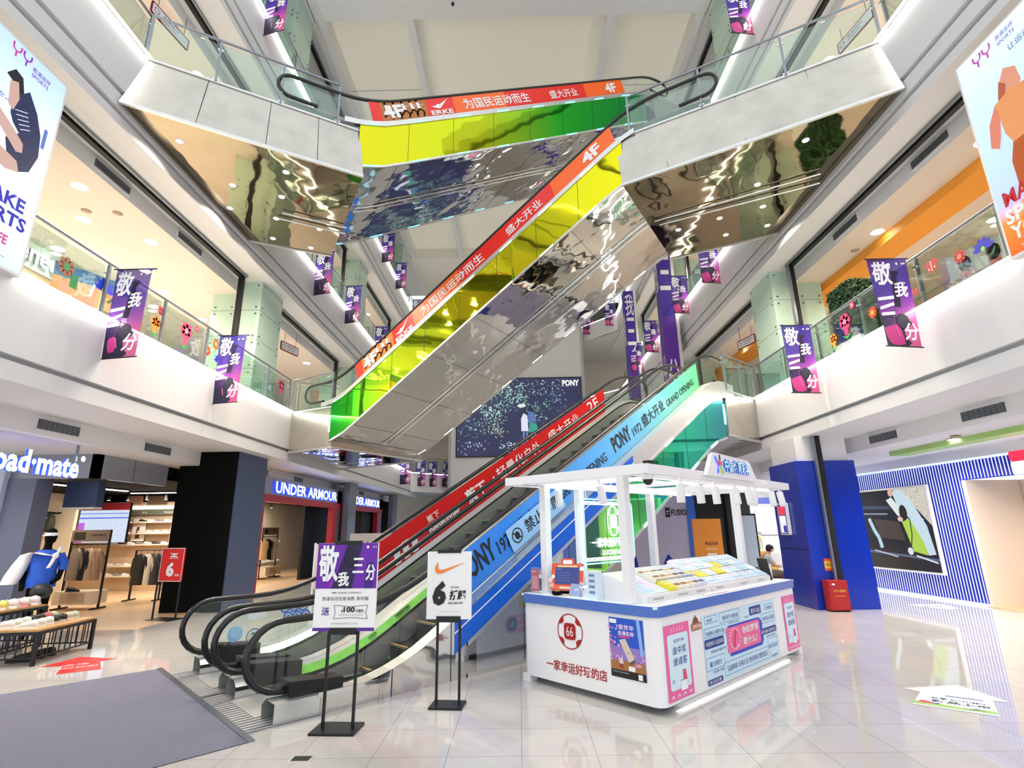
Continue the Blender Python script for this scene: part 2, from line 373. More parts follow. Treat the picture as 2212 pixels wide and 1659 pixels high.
# black shutter guides and head tracks just inside the balcony edge
for sd, s in ((-1, 'left'), (1, 'right')):
    b = MB(); X = sd*7.15
    for L, h in ((L2, L3-1.6), (L3, L4-1.6), (L4, ROOF)):
        for y in (12.42, 19.75, 27.6): b.box(X-.06, X+.06, y, y+.09, L, h, 'black'); b.box(X-.085+sd*-.02, X-.06, y-.02, y+.1, L, h, 'grey_metal')
        for a, c in ((YN, 12.5), (14.3, 19.8), (22, 27.7)):
            b.box(X-.05, X+.05, a, c, h-.1, h-.005, 'black'); b.box(X-.1*sd-.02, X-.1*sd+.02, a, c, h-.06, h-.005, 'grey_metal')
    if sd > 0: b.box(6.66, 6.76, 11.79, 11.88, 0, 3.65, 'black'); b.box(6.6, 6.65, 11.8, 11.88, 0, 3.65, 'grey_metal')
    struct(b.build('trim_%s_shutter_track' % s))

# landing platforms in satin steel, with mirror undersides
def platform(nm, top, bot, zt, zb, mats, seams=(), edge_from=0):
    b = MB(); n = len(top)
    T_ = [(*p, zt) for p in top]; B_ = [(*p, zb) for p in bot]
    for i in range(n):
        j = (i+1) % n
        if mats[i]: b.add([T_[i], T_[j], B_[j], B_[i]], [(0, 3, 2, 1)], mats[i])
    b.add(T_, [tuple(range(n))], 'floor_tile'); b.add(B_, [tuple(range(n-1, -1, -1))], 'mirror_bronze' if zb > 8 and zb < 9 else 'mirror_steel')  # third-floor undersides: steel tinted darker to stand in for dark reflections
    for i, ts in seams:
        j = (i+1) % n
        for t in ts:
            a = Vector(T_[i]).lerp(Vector(T_[j]), t); c = Vector(B_[i]).lerp(Vector(B_[j]), t); b.bar(a, c, .012, .006, 'dark_metal')
    for i in range(n):
        j = (i+1) % n
        if mats[i] == 'satin_steel': b.bar(B_[i], B_[j], .05, .05, 'brushed_steel'); b.bar(T_[i], T_[j], .05, .04, 'brushed_steel')
    return struct(b.build(nm))
S = 'satin_steel'
platform('balcony_platform', [(-6.5, 7.33), (-3.2, 9.23), (-4.95, 12.26), (-6.5, 11.4)], [(-6.42, 6.98), (-3.0, 9.0), (-4.72, 12.1), (-6.45, 11.3)], L3, 8.57, [S, None, S, None], [(0, (.27, .55, .78))])
platform('balcony_platform', [(2.22, 9.66), (6.5, 7.34), (6.5, 11.6), (3.98, 12.7)], [(2.27, 9.5), (6.42, 7.1), (6.5, 11.5), (4.17, 12.67)], L3, 8.6, [S, None, S, None], [(0, (.2, .5, .75))])
platform('balcony_platform', [(-6.46, 14.6), (-5.0, 13.85), (-3.2, 16.9), (-6.46, 18.8)], [(-6.42, 14.55), (-4.95, 13.75), (-3.1, 16.95), (-6.42, 18.85)], L2, 3.87, [S, S, S, None])
platform('balcony_platform', [(5.2, 12.82), (6.47, 13.97), (6.47, 17.0), (3.1, 14.85)], [(5.15, 12.75), (6.42, 13.93), (6.42, 17.1), (3.05, 14.9)], L2, 3.85, [S, None, S, S])
platform('balcony_platform', [(4.4, 13.53), (6.47, 14.72), (6.47, 18.5), (2.65, 16.56)], [(4.4, 13.45), (6.47, 14.65), (6.47, 18.5), (2.65, 16.6)], L4, 13.5, [S, None, S, S])

# ceiling vents in the bulkheads
def vent(sd, x, y, z, w, h, where):
    t = thing('air_vent', where, 'vent', (sd*x, y, z), group=None)
    f = MB(); f.box(-.012, .012, -w/2-.03, w/2+.03, -h/2-.03, h/2+.03, 'white_paint'); f.build('frame', t)
    g = MB(); s_ = -sd
    g.box(min(s_*.012, s_*.02), max(s_*.012, s_*.02), -w/2, w/2, -h/2, h/2, 'black')
    n = 6
    for i in range(n): z0 = -h/2+h*(i+.5)/n; g.box(min(s_*.015, s_*.03), max(s_*.015, s_*.03), -w/2, w/2, z0-.006, z0+.006, 'grey_metal')
    for i in range(1, 8): y0 = -w/2+w*i/8; g.box(min(s_*.015, s_*.026), max(s_*.015, s_*.026), y0-.003, y0+.003, -h/2, h/2, 'grey_metal')
    g.build('grille', t); return t
V = [(-1, 7.74, 8.64, 3.49, .82, .16, 'pale air vent in the bulkhead above the running shoe shop letters'),
     (-1, 7.74, 11.15, 3.49, .82, .16, 'small air vent in the bulkhead beside the black column'),
     (-1, 7.39, 8.24, 8.1, .85, .14, 'upper air vent above the second-floor gallery by the big sports screen with blue kit'),
     (-1, 7.39, 10.6, 8.1, .85, .14, 'air vent above the second-floor gallery nearest the glass column with black post'),
     (-1, 7.74, 15.9, 3.49, .7, .16, 'air vent above the first blue shop letters'), (-1, 7.74, 18.6, 3.49, .7, .16, 'second air vent above the first blue shop letters'),
     (-1, 7.74, 23.3, 3.49, .7, .16, 'air vent above the farther blue shop letters'), (-1, 7.74, 26.2, 3.49, .7, .16, 'farthest air vent above the blue shop letters'),
     (1, 7.74, 8.66, 3.49, .85, .16, 'air vent in the bulkhead above the blue slatted wall, farther from the blue column'),
     (1, 7.74, 11.15, 3.49, .85, .16, 'air vent in the bulkhead just before the blue column'), (1, 7.74, 14.6, 3.49, .8, .16, 'air vent in the bulkhead beyond the blue column'),
     (1, 7.39, 8.0, 8.1, .85, .14, 'upper air vent by the big orange runner screen'), (1, 7.39, 10.5, 8.1, .85, .14, 'air vent under the mirror platform by the orange ceiling beam')]
for a in V: vent(*a)

# downlights
DL0 = None; LAMP = {}; DLW = (20, 24)
def downlight(x, y, z, r, label, grp):
    global DL0
    if DL0 is None:
        DL0 = thing('ceiling_downlight', label, 'ceiling light', (x, y, z), group=grp)
        f = MB(); f.lathe([(1.12, .0), (1.12, -.06), (.95, -.09)], 'sign_white', n=20); f.build('trim_ring', DL0)
        f = MB(); f.disc(0, 0, .96, 'downlight', z=-.1, n=20); f.add([(0, 0, 0)], [], 'downlight'); f.build('lamp', DL0)
        o = DL0
    else:
        o = dup(DL0, (x, y, z), label=label); o['group'] = grp
    o.scale = (r, r, r)
    if z not in LAMP: l = LAMP[z] = bpy.data.lights.new('downlight', 'AREA'); l.shape = 'DISK'; l.size = .2; l.energy = DLW[0] if z < 4 else DLW[1]; l.color = (.93, .97, 1) if z < 4 else (1, .86, .72); l.spread = R(150)
    lo = bpy.data.objects.new('downlight', LAMP[z]); COL.objects.link(lo); lo.parent = o; lo.location = (0, 0, -.14/r); lo.scale = (1/r,)*3
    return o
for k, (x, y) in enumerate([(-7.97, 8.25), (-8.75, 9.3), (-7.98, 10.2), (-9.0, 11.5), (-9.32, 12.7), (-8.0, 16.3), (-9.3, 17.8), (-8.0, 19), (-9.4, 14.6), (-8, 23.5), (-8, 26), (-10.2, 10.4), (-10.2, 13.6)]):
    downlight(x, y, 7.93, .13, 'round downlight in the second-floor gallery ceiling beside the blue-kit sports screen', 'downlights on the blue-screen side, second floor')
for k, (x, y) in enumerate([(7.95, 7.6), (8.6, 9.1), (8.0, 10.4), (9.2, 12), (8.2, 15.2), (8.2, 18), (8.2, 23), (8.2, 26), (10.2, 10), (10.2, 14)]):
    downlight(x, y, 7.93, .13, 'round downlight in the second-floor gallery ceiling beside the orange runner screen', 'downlights on the orange-screen side, second floor')
for x in (-7.9, -9.6, 7.9, 9.6):
    for y in (8, 10.6, 15.5, 18, 23, 26): downlight(x, y, L4-1.93, .13, 'round downlight in the third-floor gallery ceiling', 'downlights of the third floor')
for k, (x, y) in enumerate([(8.6, 8.1), (8.8, 9.3), (8.6, 10.4), (9.0, 11.7), (8.2, 14.6), (8.2, 16.6), (8.6, 19), (8.4, 23), (10, 17)]):
    downlight(x, y, 3.31, .12, 'round downlight in the ground floor ceiling before the blue slatted shop', 'downlights by the blue slatted shop')
for k, (x, y) in enumerate([(-8.0, 7.2), (-9.3, 8.5)]):
    downlight(x, y, 3.31, .12, 'round downlight in the ground floor ceiling above the running shoe shop letters', 'downlights by the running shoe shop')

for k, (x, y, z) in enumerate([(-6.01, 7.91, 8.57), (-5.72, 9.18, 8.57), (-6.19, 9.96, 8.57), (-4.47, 8.82, 8.57), (-4.9, 9.6, 8.57), (-5.37, 10.39, 8.57), (-5.82, 11.22, 8.57), (-4.12, 10.0, 8.57), (-4.56, 10.86, 8.57), (-5.08, 11.69, 8.57)]):
    downlight(x, y, z, .06, 'small round downlight set in the mirror underside of the platform nearer the blue-kit screen', 'downlights in the platform underside, blue-screen side')
for k, (x, y, z) in enumerate([(5.43, 8.28, 8.6), (5.1, 9.57, 8.6), (5.57, 10.37, 8.6), (4.28, 10.02, 8.6), (4.76, 10.8, 8.6), (6.02, 11.15, 8.6), (5.18, 11.53, 8.6), (4.42, 12.07, 8.6), (3.94, 11.26, 8.6)]):
    downlight(x, y, z, .06, 'small round downlight set in the mirror underside of the platform nearer the orange screen', 'downlights in the platform underside, orange-screen side')
for pts, w in ((((3.26, 10.8), (6.2, 9.2)), 'orange'), (((3.41, 10.95), (6.35, 9.5)), 'orange'), (((-5.3, 10.3), (-4.0, 11.0)), 'blue-kit'), (((-5.1, 10.1), (-3.9, 10.75)), 'blue-kit')):
    z = 8.55 if w == 'orange' else 8.52; b = MB(); b.tube([(*pts[0], z), (*pts[1], z)], .022, 'chrome', n=8); tag(b.build('conduit_pipe'), 'thin steel conduit pipe under the mirror platform nearer the %s screen' % w, 'pipe', 'conduit pipes under the platform, %s side' % w)
# balcony railings
def railing(name, label, p0, p1, z, npan, h=.95, closed_end=True, posts=True, tint='glass', lean=0):
    p0, p1 = Vector((*p0, z)), Vector((*p1, z)); L = (p1-p0).length; d = (p1-p0)/L
    t = thing(name, label, 'railing', T=frame(p0, d, (d.cross(Vector((0, 0, 1))) * -1)))
    w = L/npan
    for i in range(npan):
        g = MB(); g.box(i*w+.02, (i+1)*w-.02, -.006, .006, .03, h-.06, tint); g.build('glass_panel', t)
    for i in range(npan+1):
        q = MB(); x = min(max(i*w, .03), L-.03)
        q.box(x-.02, x+.02, -.06, -.02, 0, h-.03, 'grey_metal'); q.box(x-.045, x+.045, -.02, .015, h-.2, h-.17, 'chrome'); q.box(x-.05, x+.05, -.02, .015, .06, .09, 'chrome')
        q.build('post', t)
    q = MB(); q.tube([(0, -.04, h), (L, -.04, h)], .025, 'grey_metal', n=10); q.build('top_rail', t)
    return t
railing('glass_railing', 'second-floor glass railing with flower stickers beside the blue-kit sports screen', (-6.55, 3.4), (-6.55, 14.5), L2, 8)
railing('glass_railing', 'second-floor glass railing beyond the lower mirror escalator landing', (-6.55, 18.9), (-6.55, 31.5), L2, 7)
railing('glass_railing', 'second-floor glass railing with flower stickers beside the orange runner screen', (6.55, 3.4), (6.55, 13.9), L2, 7)
railing('glass_railing', 'second-floor glass railing behind the two purple pillars', (6.55, 17.1), (6.55, 31), L2, 8)
railing('glass_railing', 'third-floor glass railing before the wider steel platform underside', (-6.55, 4.0), (-6.55, 7.4), L3, 2)
railing('glass_railing', 'third-floor glass railing beyond the steel platform, under the roof rib', (-6.55, 11.5), (-6.55, 31.5), L3, 11)
railing('glass_railing', 'third-floor glass railing over the orange runner screen', (6.55, 4.0), (6.55, 7.3), L3, 2)
railing('glass_railing', 'third-floor glass railing beyond the platform, by the tall purple pillar', (6.55, 11.7), (6.55, 31), L3, 11)
railing('glass_railing', 'fourth-floor glass railing on the side of the blue-kit screen', (-6.55, 7.0), (-6.55, 31.5), L4, 13)
railing('glass_railing', 'fourth-floor glass railing on the side of the orange screen', (6.55, 7.0), (6.55, 14.7), L4, 4)
railing('glass_railing', 'fourth-floor glass railing beyond the top escalator landing', (6.55, 18.5), (6.55, 31), L4, 7)
railing('glass_railing', 'glass rail along the edge of the third-floor steel platform where the top escalator starts', (-6.5, 7.36), (-3.6, 9.03), L3, 3)
railing('glass_railing', 'glass rail along the edge of the third-floor steel platform where the middle escalator ends', (2.5, 9.53), (6.5, 7.36), L3, 3)
railing('glass_railing', 'short glass rail on the lower steel landing where the middle escalator starts', (-6.45, 14.62), (-5.0, 13.87), L2, 1, .95)
railing('glass_railing', 'short glass rail on the second-floor landing where the ground escalator ends', (5.2, 12.84), (6.45, 13.97), L2, 2, .95)
railing('glass_railing', 'glass rail on the far corner balcony beside the big leafy screen, second floor', (-6.4, 31.6), (-4.4, 33.55), L2, 1)
railing('glass_railing', 'glass rail on the far corner balcony in front of the red letters', (4.4, 33.55), (6.4, 31.25), L4, 1)
# ================================================================ escalators
ramp_mat('deco_middle', [(0, '#22B83A'), (.10, '#4CCB2B'), (.22, '#A4D020'), (.5, '#BEC924'), (1, '#E6DD18')], -8.4, .1, rough=.03, metal=.88, bump=(.7, .2, .08))
ramp_mat('deco_top', [(0, '#DCD51C'), (.35, '#C2D61F'), (.6, '#37E03A'), (1, '#0FAE5B')], -.1, 8.4, rough=.035, metal=.85, bump=(.7, .2, .08))
ramp_mat('deco_ground', [(0, '#E4EAF2'), (.22, '#DDE6EE'), (.3, '#A8E04A'), (.45, '#5AD86A'), (.7, '#1CC8A0'), (1, '#0C9AAA')], -8.1, -.2, rough=.03, metal=.85, bump=(.8, .12, .04))
ramp_mat('film_blue', [(0, '#1D74E6'), (.35, '#4DA3F7'), (.62, '#6CC6FA'), (.85, '#6FDCC8'), (1, '#63D18B')], -8.6, -1.0, rough=.25)
ramp_mat('film_orange', [(0, '#E8241C'), (.3, '#F2481C'), (.55, '#F03A20'), (.8, '#E8241C'), (1, '#FF6A1F')], 0, 1, rough=.3)
pm('film_red', '#D81616', .3); pm('film_runner', '#B9702C', .4, noise=(7, .35)); pm('film_orange2', '#FF6A1F', .3); pm('film_red2', '#EE2B22', .3)
pm('skirt_green', '#6FC23C', .4, noise=(6, .3)); pm('step_black', '#10140F', .45, .3); pm('step_yellow', '#CDA23E', .5); pm('petal_red', '#D8585C', .5); pm('petal_pink', '#EAA9A6', .5); pm('film_deep', '#1764D8', .25)

def smooth_path(pts, r=.7, n=6):
    out = [pts[0]]
    for a, p, c in zip(pts, pts[1:], pts[2:]):
        a, p, c = Vector(a), Vector(p), Vector(c); u = (a-p).normalized()*min(r, (a-p).length*.49); w = (c-p).normalized()*min(r, (c-p).length*.49)
        for i in range(n+1):
            t = i/n; out.append(tuple((p+u)*(1-t)**2+p*2*t*(1-t)+(p+w)*t*t))
    out.append(pts[-1]); return out
def escalator(name, label, p0, ang, ysh, P):
    """P: zl zh (floors), xa (start of incline), sl (slope), xl xr (handrail ends), band, thick, W, steps, deco, deco0 deco1, bot"""
    T = frame((p0[0], p0[1], 0), (math.cos(R(ang)), math.sin(R(ang)), 0), (-math.sin(R(ang)), math.cos(R(ang)), 0)) @ Matrix.Translation((0, ysh, 0))
    t = thing(name, label, 'escalator', T=T)
    W_ = P['W']; tl, th = P['zl']+.18, P['zh']+.18; xa = P['xa']; xb = xa+(th-tl)/P['sl']; gl, gr = P.get('gl', .2), W_-P.get('gl', .2)
    deck = smooth_path([(P['xl']+.35, tl), (xa, tl), (xb, th), (P['xr']-.35, th)])
    def at(x):
        for (a, za), (c, zc) in zip(deck, deck[1:]):
            if a <= x <= c: return za+(zc-za)*(x-a)/(c-a) if c > a else za
        return tl if x < deck[0][0] else th
    P['at'] = at
    def strip(mb, x0, x1, y, f0, f1, m, n=24):
        xs = [x0+(x1-x0)*i/n for i in range(n+1)]
        vs = [v for x in xs for v in ((x, y, at(x)+f0), (x, y, at(x)+f1))]
        return mb.add(vs, [(2*i, 2*i+2, 2*i+3, 2*i+1) for i in range(n)], m)
    # outer cladding, deck and inner skirt
    b = MB(); bd = P['band']
    for (y0, y1, inner) in ((0, gl, gl), (gr, W_, gr)):
        n = len(deck)
        for k in range(n-1):
            (a, za), (c, zc) = deck[k], deck[k+1]
            if 'gl' in P and (a < P['d0']-.45 or c > P['d1']+.35): continue
            b.add([(a, y0, za), (c, y0, zc), (c, y1, zc), (a, y1, za)], [(0, 1, 2, 3)], 'brushed_steel')
            yo = 0 if y0 == 0 else W_
            b.add([(a, yo, za), (c, yo, zc), (c, yo, zc-bd), (a, yo, za-bd)], [(0, 3, 2, 1) if yo == 0 else (0, 1, 2, 3)], 'brushed_steel')
    b.build('deck_cladding', t)
    b = MB(); 
    for y, sg in ((gl+.02, 1), (gr-.02, -1)):
        n = len(deck)
        for k in range(n-1):
            (a, za), (c, zc) = deck[k], deck[k+1]
            b.add([(a, y, za+.01), (c, y, zc+.01), (c, y+sg*.1, zc-.06), (a, y+sg*.1, za-.06)], [(0, 1, 2, 3)], 'skirt_green' if P.get('green') and a > xa-.6 and sg > 0 or P.get('green') and sg < 0 and a < xa+2.2 and a > xa-1.2 else 'brushed_steel')
            b.add([(a, y+sg*.1, za-.06), (c, y+sg*.1, zc-.06), (c, y+sg*.1, zc-.42), (a, y+sg*.1, za-.42)], [(0, 1, 2, 3)], 'brushed_steel')
            b.add([(a, y+sg*.105, za-.06), (c, y+sg*.105, zc-.06), (c, y+sg*.105, zc-.1), (a, y+sg*.105, za-.1)], [(0, 1, 2, 3)], 'black')
    b.build('inner_skirt', t)
    # glass balustrades
    for y in (gl, gr):
        x0, x1 = P['xl']+.2, P['xr']-.2; k = 7; g = MB()
        for i in range(k):
            strip(g, x0+(x1-x0)*i/k+.008, x0+(x1-x0)*(i+1)/k-.008, y, -.02, P.get('hh', .7)-.04, 'clear_glass', 8)
        if P.get('glass', True): g.build('glass_balustrade', t)
    # handrails
    hr = P.get('hh', .70)
    for y in (gl, gr):
        xs = [P['xl']+.45+(P['xr']-P['xl']-.9)*i/60 for i in range(61)]
        pts = [(x, y, at(x)+hr) for x in xs]
        def loop(cx, top, sg, low):
            r = (top-low)/2; return [(cx+sg*r*1.05*math.sin(R(a)), y, low+r+r*math.cos(R(a))) for a in range(15, 181, 15)]
        A = loop(xs[0], at(xs[0])+hr, -1, at(xs[0])+.06); Bq = loop(xs[-1], at(xs[-1])+hr, 1, at(xs[-1])+.06)
        pts = [(xs[0]+.5, y, at(xs[0])+.05)]+A[::-1]+pts+Bq+[(xs[-1]-.5, y, at(xs[-1])+.05)]
        h = MB(); h.tube(pts, .037, 'black_rubber', n=8); h.build('handrail', t)
        h = MB()
        if P['zl'] == 0: h.add([(xs[0]+.12, y-.12, 0), (xs[0]+.62, y-.12, 0), (xs[0]+.62, y-.12, .28), (xs[0]+.05, y-.12, .33), (xs[0]+.12, y+.12, 0), (xs[0]+.62, y+.12, 0), (xs[0]+.62, y+.12, .28), (xs[0]+.05, y+.12, .33)], [(0, 1, 2, 3), (7, 6, 5, 4), (0, 4, 5, 1), (1, 5, 6, 2), (2, 6, 7, 3), (3, 7, 4, 0)], 'black'); h.build('handrail_inlet', t)
    # steps
    if P['steps']:
        y0, y1 = gl+.14, gr-.14; run = .4; rise = run*P['sl']; n = int((xb-xa)/run)
        for i in range(-2, n+2):
            x = xa+.25+i*run; z = at(x+.2)-.38; 
            z = min(max(z, P['zl']-.0), P['zh'])
            q = MB(); q.box(x, x+run, y0, y1, z-rise, z, 'step_black')
            q.box(x-.006, x+.03, y0, y1, z+.001, z+.004, 'step_yellow'); q.box(x-.012, x-.004, y0, y1, z-.02, z, 'grey_metal')
            q.build('step', t)
        q = MB(); q.box(P['xl']+.3, xa-.3, y0, y1, P['zl'], P['zl']+.012, 'brushed_steel'); q.build('comb_plate', t)
    else:
        q = MB(); n = len(deck)
        for k in range(n-1):
            (a, za), (c, zc) = deck[k], deck[k+1]; q.add([(a, gl+.12, za-.3), (c, gl+.12, zc-.3), (c, gr-.12, zc-.3), (a, gr-.12, za-.3)], [(0, 1, 2, 3)], 'step_black')
        q.build('step_band', t)
    # coloured truss panels, edge lamps, mirror soffit
    d0, d1 = P['d0'], P['d1']; th_ = P['thick']; low = lambda x: max(at(x)-bd-th_, P['bot'](x))
    xs = [d0+(d1-d0)*i/16 for i in range(17)]
    for yo, nm in ((0, 'truss_panel'), (W_, 'truss_panel')):
        if yo and not P.get('farpanel'): continue
        if not yo and P.get('nonear'): continue
        q = MB(); sg = -1 if yo == 0 else 1
        vs = [v for x in xs for v in ((x, yo, at(x)-bd), (x, yo, low(x)))]
        q.add(vs, [(2*i, 2*i+1, 2*i+3, 2*i+2) if yo == 0 else (2*i, 2*i+2, 2*i+3, 2*i+1) for i in range(16)], P['deco'], smooth=True)
        for i in range(2, 16, 2): x = xs[i]; q.box(x-.004, x+.004, yo-.003*(1 if sg < 0 else 0), yo+.003, low(x), at(x)-bd, 'dark_metal')
        q.build(nm, t)
        q = MB()
        for f in (0, 1):
            for i in range(16):
                a, c = xs[i], xs[i+1]; za, zc = (at(a)-bd, at(c)-bd) if f == 0 else (low(a), low(c))
                q.add([(a, yo-.02, za-.025), (c, yo-.02, zc-.025), (c, yo-.02, zc+.025), (a, yo-.02, za+.025), (a, yo+.02, za-.025), (c, yo+.02, zc-.025), (c, yo+.02, zc+.025), (a, yo+.02, za+.025)], [(0, 1, 2, 3), (3, 2, 6, 7), (0, 4, 5, 1)], 'brushed_steel')
        q.build('edge_trim', t)
        for f in (0, 1):
            for i in range(P.get('lamp0', 0), 16, 2):
                a, c = xs[i]+.1, xs[i]+.1+.32; za, zc = (at(a)-bd, at(c)-bd) if f == 0 else (low(a), low(c))
                l = MB(); l.add([(a, yo-.028, za-.014), (c, yo-.028, zc-.014), (c, yo-.028, zc+.018), (a, yo-.028, za+.018), (a, yo, za+.03), (c, yo, zc+.03)], [(0, 1, 2, 3), (3, 2, 5, 4)], P['lamp']); l.build('edge_lamp', t)
    q = MB(); xs = [d0+(d1-d0)*i/40 for i in range(41)]
    vs = [v for x in xs for v in ((x, 0, low(x)), (x, W_, low(x)))]
    q.add(vs, [(2*i, 2*i+1, 2*i+3, 2*i+2) for i in range(40)], 'mirror_steel', smooth=True)
    for x in xs[4::6]: q.box(x-.004, x+.004, 0, W_, low(x)-.004, low(x), 'dark_metal')
    q.build('soffit_panel', t)
    return t, T, at, low
def on_incline(at, x, y, dz=0., facing=-1, sl=.577):
    "frame on the balustrade glass: local x runs up the slope"
    d = Vector((1, 0, sl)).normalized(); u = Vector((-sl, 0, 1)).normalized()
    return frame((x, y, at(x)+dz), d, u)
def film(t, nm, at, y, x0, x1, f0, f1, m, n=20, label=None, slant=0.):
    q = MB(); vs = []
    for i in range(n+1):
        x = x0+(x1-x0)*i/n; xa_ = x+slant*(1 if i in (0, n) else 1)
        vs += [(x, y, at(x)+f0), (x+slant, y, at(x+slant)+f1)]
    q.add(vs, [(2*i, 2*i+2, 2*i+3, 2*i+1) for i in range(n)], m)
    return q

# ---- ground pair: floor to second floor, 44 degrees across the hall
GP = dict(zl=0, zh=5.02, xa=-9.16, sl=.577, xl=-10.75, xr=.9, band=.42, thick=1.0, W=1.45, steps=True, deco='deco_ground', d0=-8.1, d1=-.15, bot=lambda x: .012, lamp='lit_white', lampw=True, green=True, lamp0=8)
E1, T1, at1, low1 = escalator('escalator', 'ground-floor escalator nearest the lottery kiosk, with blue advertising film on its glass', (5.15, 12.75), 44, 0, dict(GP))
GP2 = dict(GP); GP2['nonear'] = True; GP2['farpanel'] = True; GP2['green'] = False
E2, T2, at2, low2 = escalator('escalator', 'ground-floor escalator with red advertising film, beyond the one with blue film', (5.15, 12.75), 44, 1.42, GP2)
# low steel skirt at the foot of the near escalator
q = MB(); at = at1
xs = [-9.95+i*.2 for i in range(11)]
vs = [v for x in xs for v in ((x, -.005, .0), (x, -.005, at(x)-.0))]
q.add(vs, [(2*i, 2*i+2, 2*i+3, 2*i+1) for i in range(10)], 'mirror_steel'); q.box(-9.98, -9.2, -.012, 0, .16, .2, 'chrome')
for x in (-9.15, -8.35): q.box(x-.005, x+.005, -.008, -.004, 0, at(x), 'dark_metal')
q.build('foot_skirt', E1)
# blue film with writing on the near glass and its deck band
y = .2-.012
q = film(E1, 'f', at, y, -8.35, -.9, .01, .62, 'film_blue', 24, slant=-.05)
vs = []
for i in range(11):
    x = -8.3+i*.41; vs += [(x, -.006, at(x)-.40), (x, -.006, at(x)-.03)]
q.add(vs, [(2*i, 2*i+2, 2*i+3, 2*i+1) for i in range(10)], 'film_deep')
vs = []
for i in range(11):
    x = -8.3+i*.41; vs += [(x, -.009, at(x)-.17), (x, -.009, at(x)-.15)]
q.add(vs, [(2*i, 2*i+2, 2*i+3, 2*i+1) for i in range(10)], 'sign_white')
q.build('advertising_film', E1, 'blue to green film with dark letters')
q = MB()
for x, tx, h, w in ((-7.98, 'PONY', .32, .66), (-7.36, '1972', .2, .36), (-6.98, '盛大开业', .25, 1.0), (-6.02, 'GRAND OPENING', .17, 1.5), (-4.47, 'PONY', .3, .68), (-3.81, '1972', .17, .36), (-3.43, '盛大开业', .25, 1.02), (-2.45, 'GRAND OPENING', .15, 1.5)):
    q.text(tx, 0, 0, h, 'sign_black', on_incline(at, x, y-.006, .17), w=w, bold=.03 if tx == 'PONY' else .012)
q.build('lettering', E1, 'dark letters on the blue film')
q = MB()   # no-climbing notice panel and climbing hand
Tn = on_incline(at, -6.75, -.02, .02); q.rrect(0, -.02, 1.15, .3, .03, 'lit_notice' if 'lit_notice' in MATS else 'film_notice', Tn) if False else None
pm('film_notice', '#9FD0FA', .3)
Tn = on_incline(at, -7.1, .16, .1); q.rrect(-.05, -.05, 1.3, .3, .03, 'film_notice', Tn)
q.text('禁止攀爬', .33, .04, .2, 'sign_black', Tn, .004, w=.88); q.ring(.13, .13, .11, .018, 'sign_black', Tn, .004); q.line([(.06, .2), (.2, .06)], .02, 'sign_black', Tn, .004); q.ell((.13, .13, .003), (.05, .06, .002), 'sign_black', Tn)
q.build('warning_panel', E1, 'pale blue no-climbing notice')
# red film on the far glass of the far escalator
at = at2; yr = 1.45-.2-.014
q = film(E2, 'f', at, yr, -8.9, -1.35, -.38, .63, 'film_red', 24)
q.build('advertising_film', E2, 'red film with white writing')
q = MB()
for x, tx, h, w, z in ((-6.9, '蕉下', .13, .3, .36), (-6.84, 'Beneunder', .15, .8, .14), (-5.95, '蕉下', .3, .58, .14), (-5.33, '·', .06, .06, .32), (-5.15, '轻量化户外', .26, 1.52, .2), (-3.55, '盛大开业', .24, 1.3, .24), (-2.02, '2F', .27, .5, .26)):
    q.text(tx, 0, 0, h, 'sign_white', on_incline(at, x, yr-.008, z), w=w, bold=.03 if x in (-5.95, -6.84) else .01)
for k in range(3): q.poly([(-.0+k*.2, -.02), (.12+k*.2, -.02), (.20+k*.2, .26-.03*abs(k-1)), (.06+k*.2, .26-.03*abs(k-1))], 'sign_white', on_incline(at, -7.55, yr-.008, .06))
q.build('lettering', E2, 'white letters on the red film')
q = MB()   # round stickers on the entry glass
for k in range(6):
    x = -9.35+.13*(k % 3)+.05*(k//3); T_ = frame((x, 1.45-.21-.01, .68-.12*(k//3)), (1, 0, 0), (0, 0, 1)); q.disc(0, 0, .07, 'film_deep', T_); q.ring(0, 0, .04, .012, 'sign_white', T_, .003)
q.disc(0, 0, .1, 'sign_white', frame((-9.75, 1.23, .36), (1, 0, 0), (0, 0, 1))); q.ring(0, 0, .1, .01, 'sign_black', frame((-9.75, 1.226, .36), (1, 0, 0), (0, 0, 1)))
q.text('2', 0, 0, .1, 'sign_black', frame((-9.785, 1.22, .31), (1, 0, 0), (0, 0, 1)), bold=.02); q.text('#', 0, 0, .04, 'sign_black', frame((-9.72, 1.22, .39), (1, 0, 0), (0, 0, 1)))
q.disc(0, 0, .1, 'film_notice', frame((-10.0, 1.22, .42), (1, 0, 0), (0, 0, 1)))
q.rect(0, 0, .24, .16, 'sign_white', frame((-9.85, 1.22, .58), (1, 0, 0), (0, 0, 1)))
q.build('sticker', E2, 'blue round safety stickers and the number 2')
# flower stickers on the green skirt
q = MB()
for x, s_, m in ((-8.3, .09, 'petal_red'), (-7.5, .06, 'petal_pink'), (-8.75, .05, 'petal_pink'), (-6.2, .07, 'petal_red')):
    T_ = frame((x, 1.45-.25, at1(x)+.0), (1, 0, .5), (0, -1, .7)); 
    for k in range(6): a = R(60*k); q.disc(s_*.9*math.cos(a), s_*.9*math.sin(a), s_*.5, m, T_, .012, 10)
    q.disc(0, 0, s_*.4, 'film_red', T_, .014, 10)
q.build('flower_sticker', E1, 'red flowers on the green skirt')

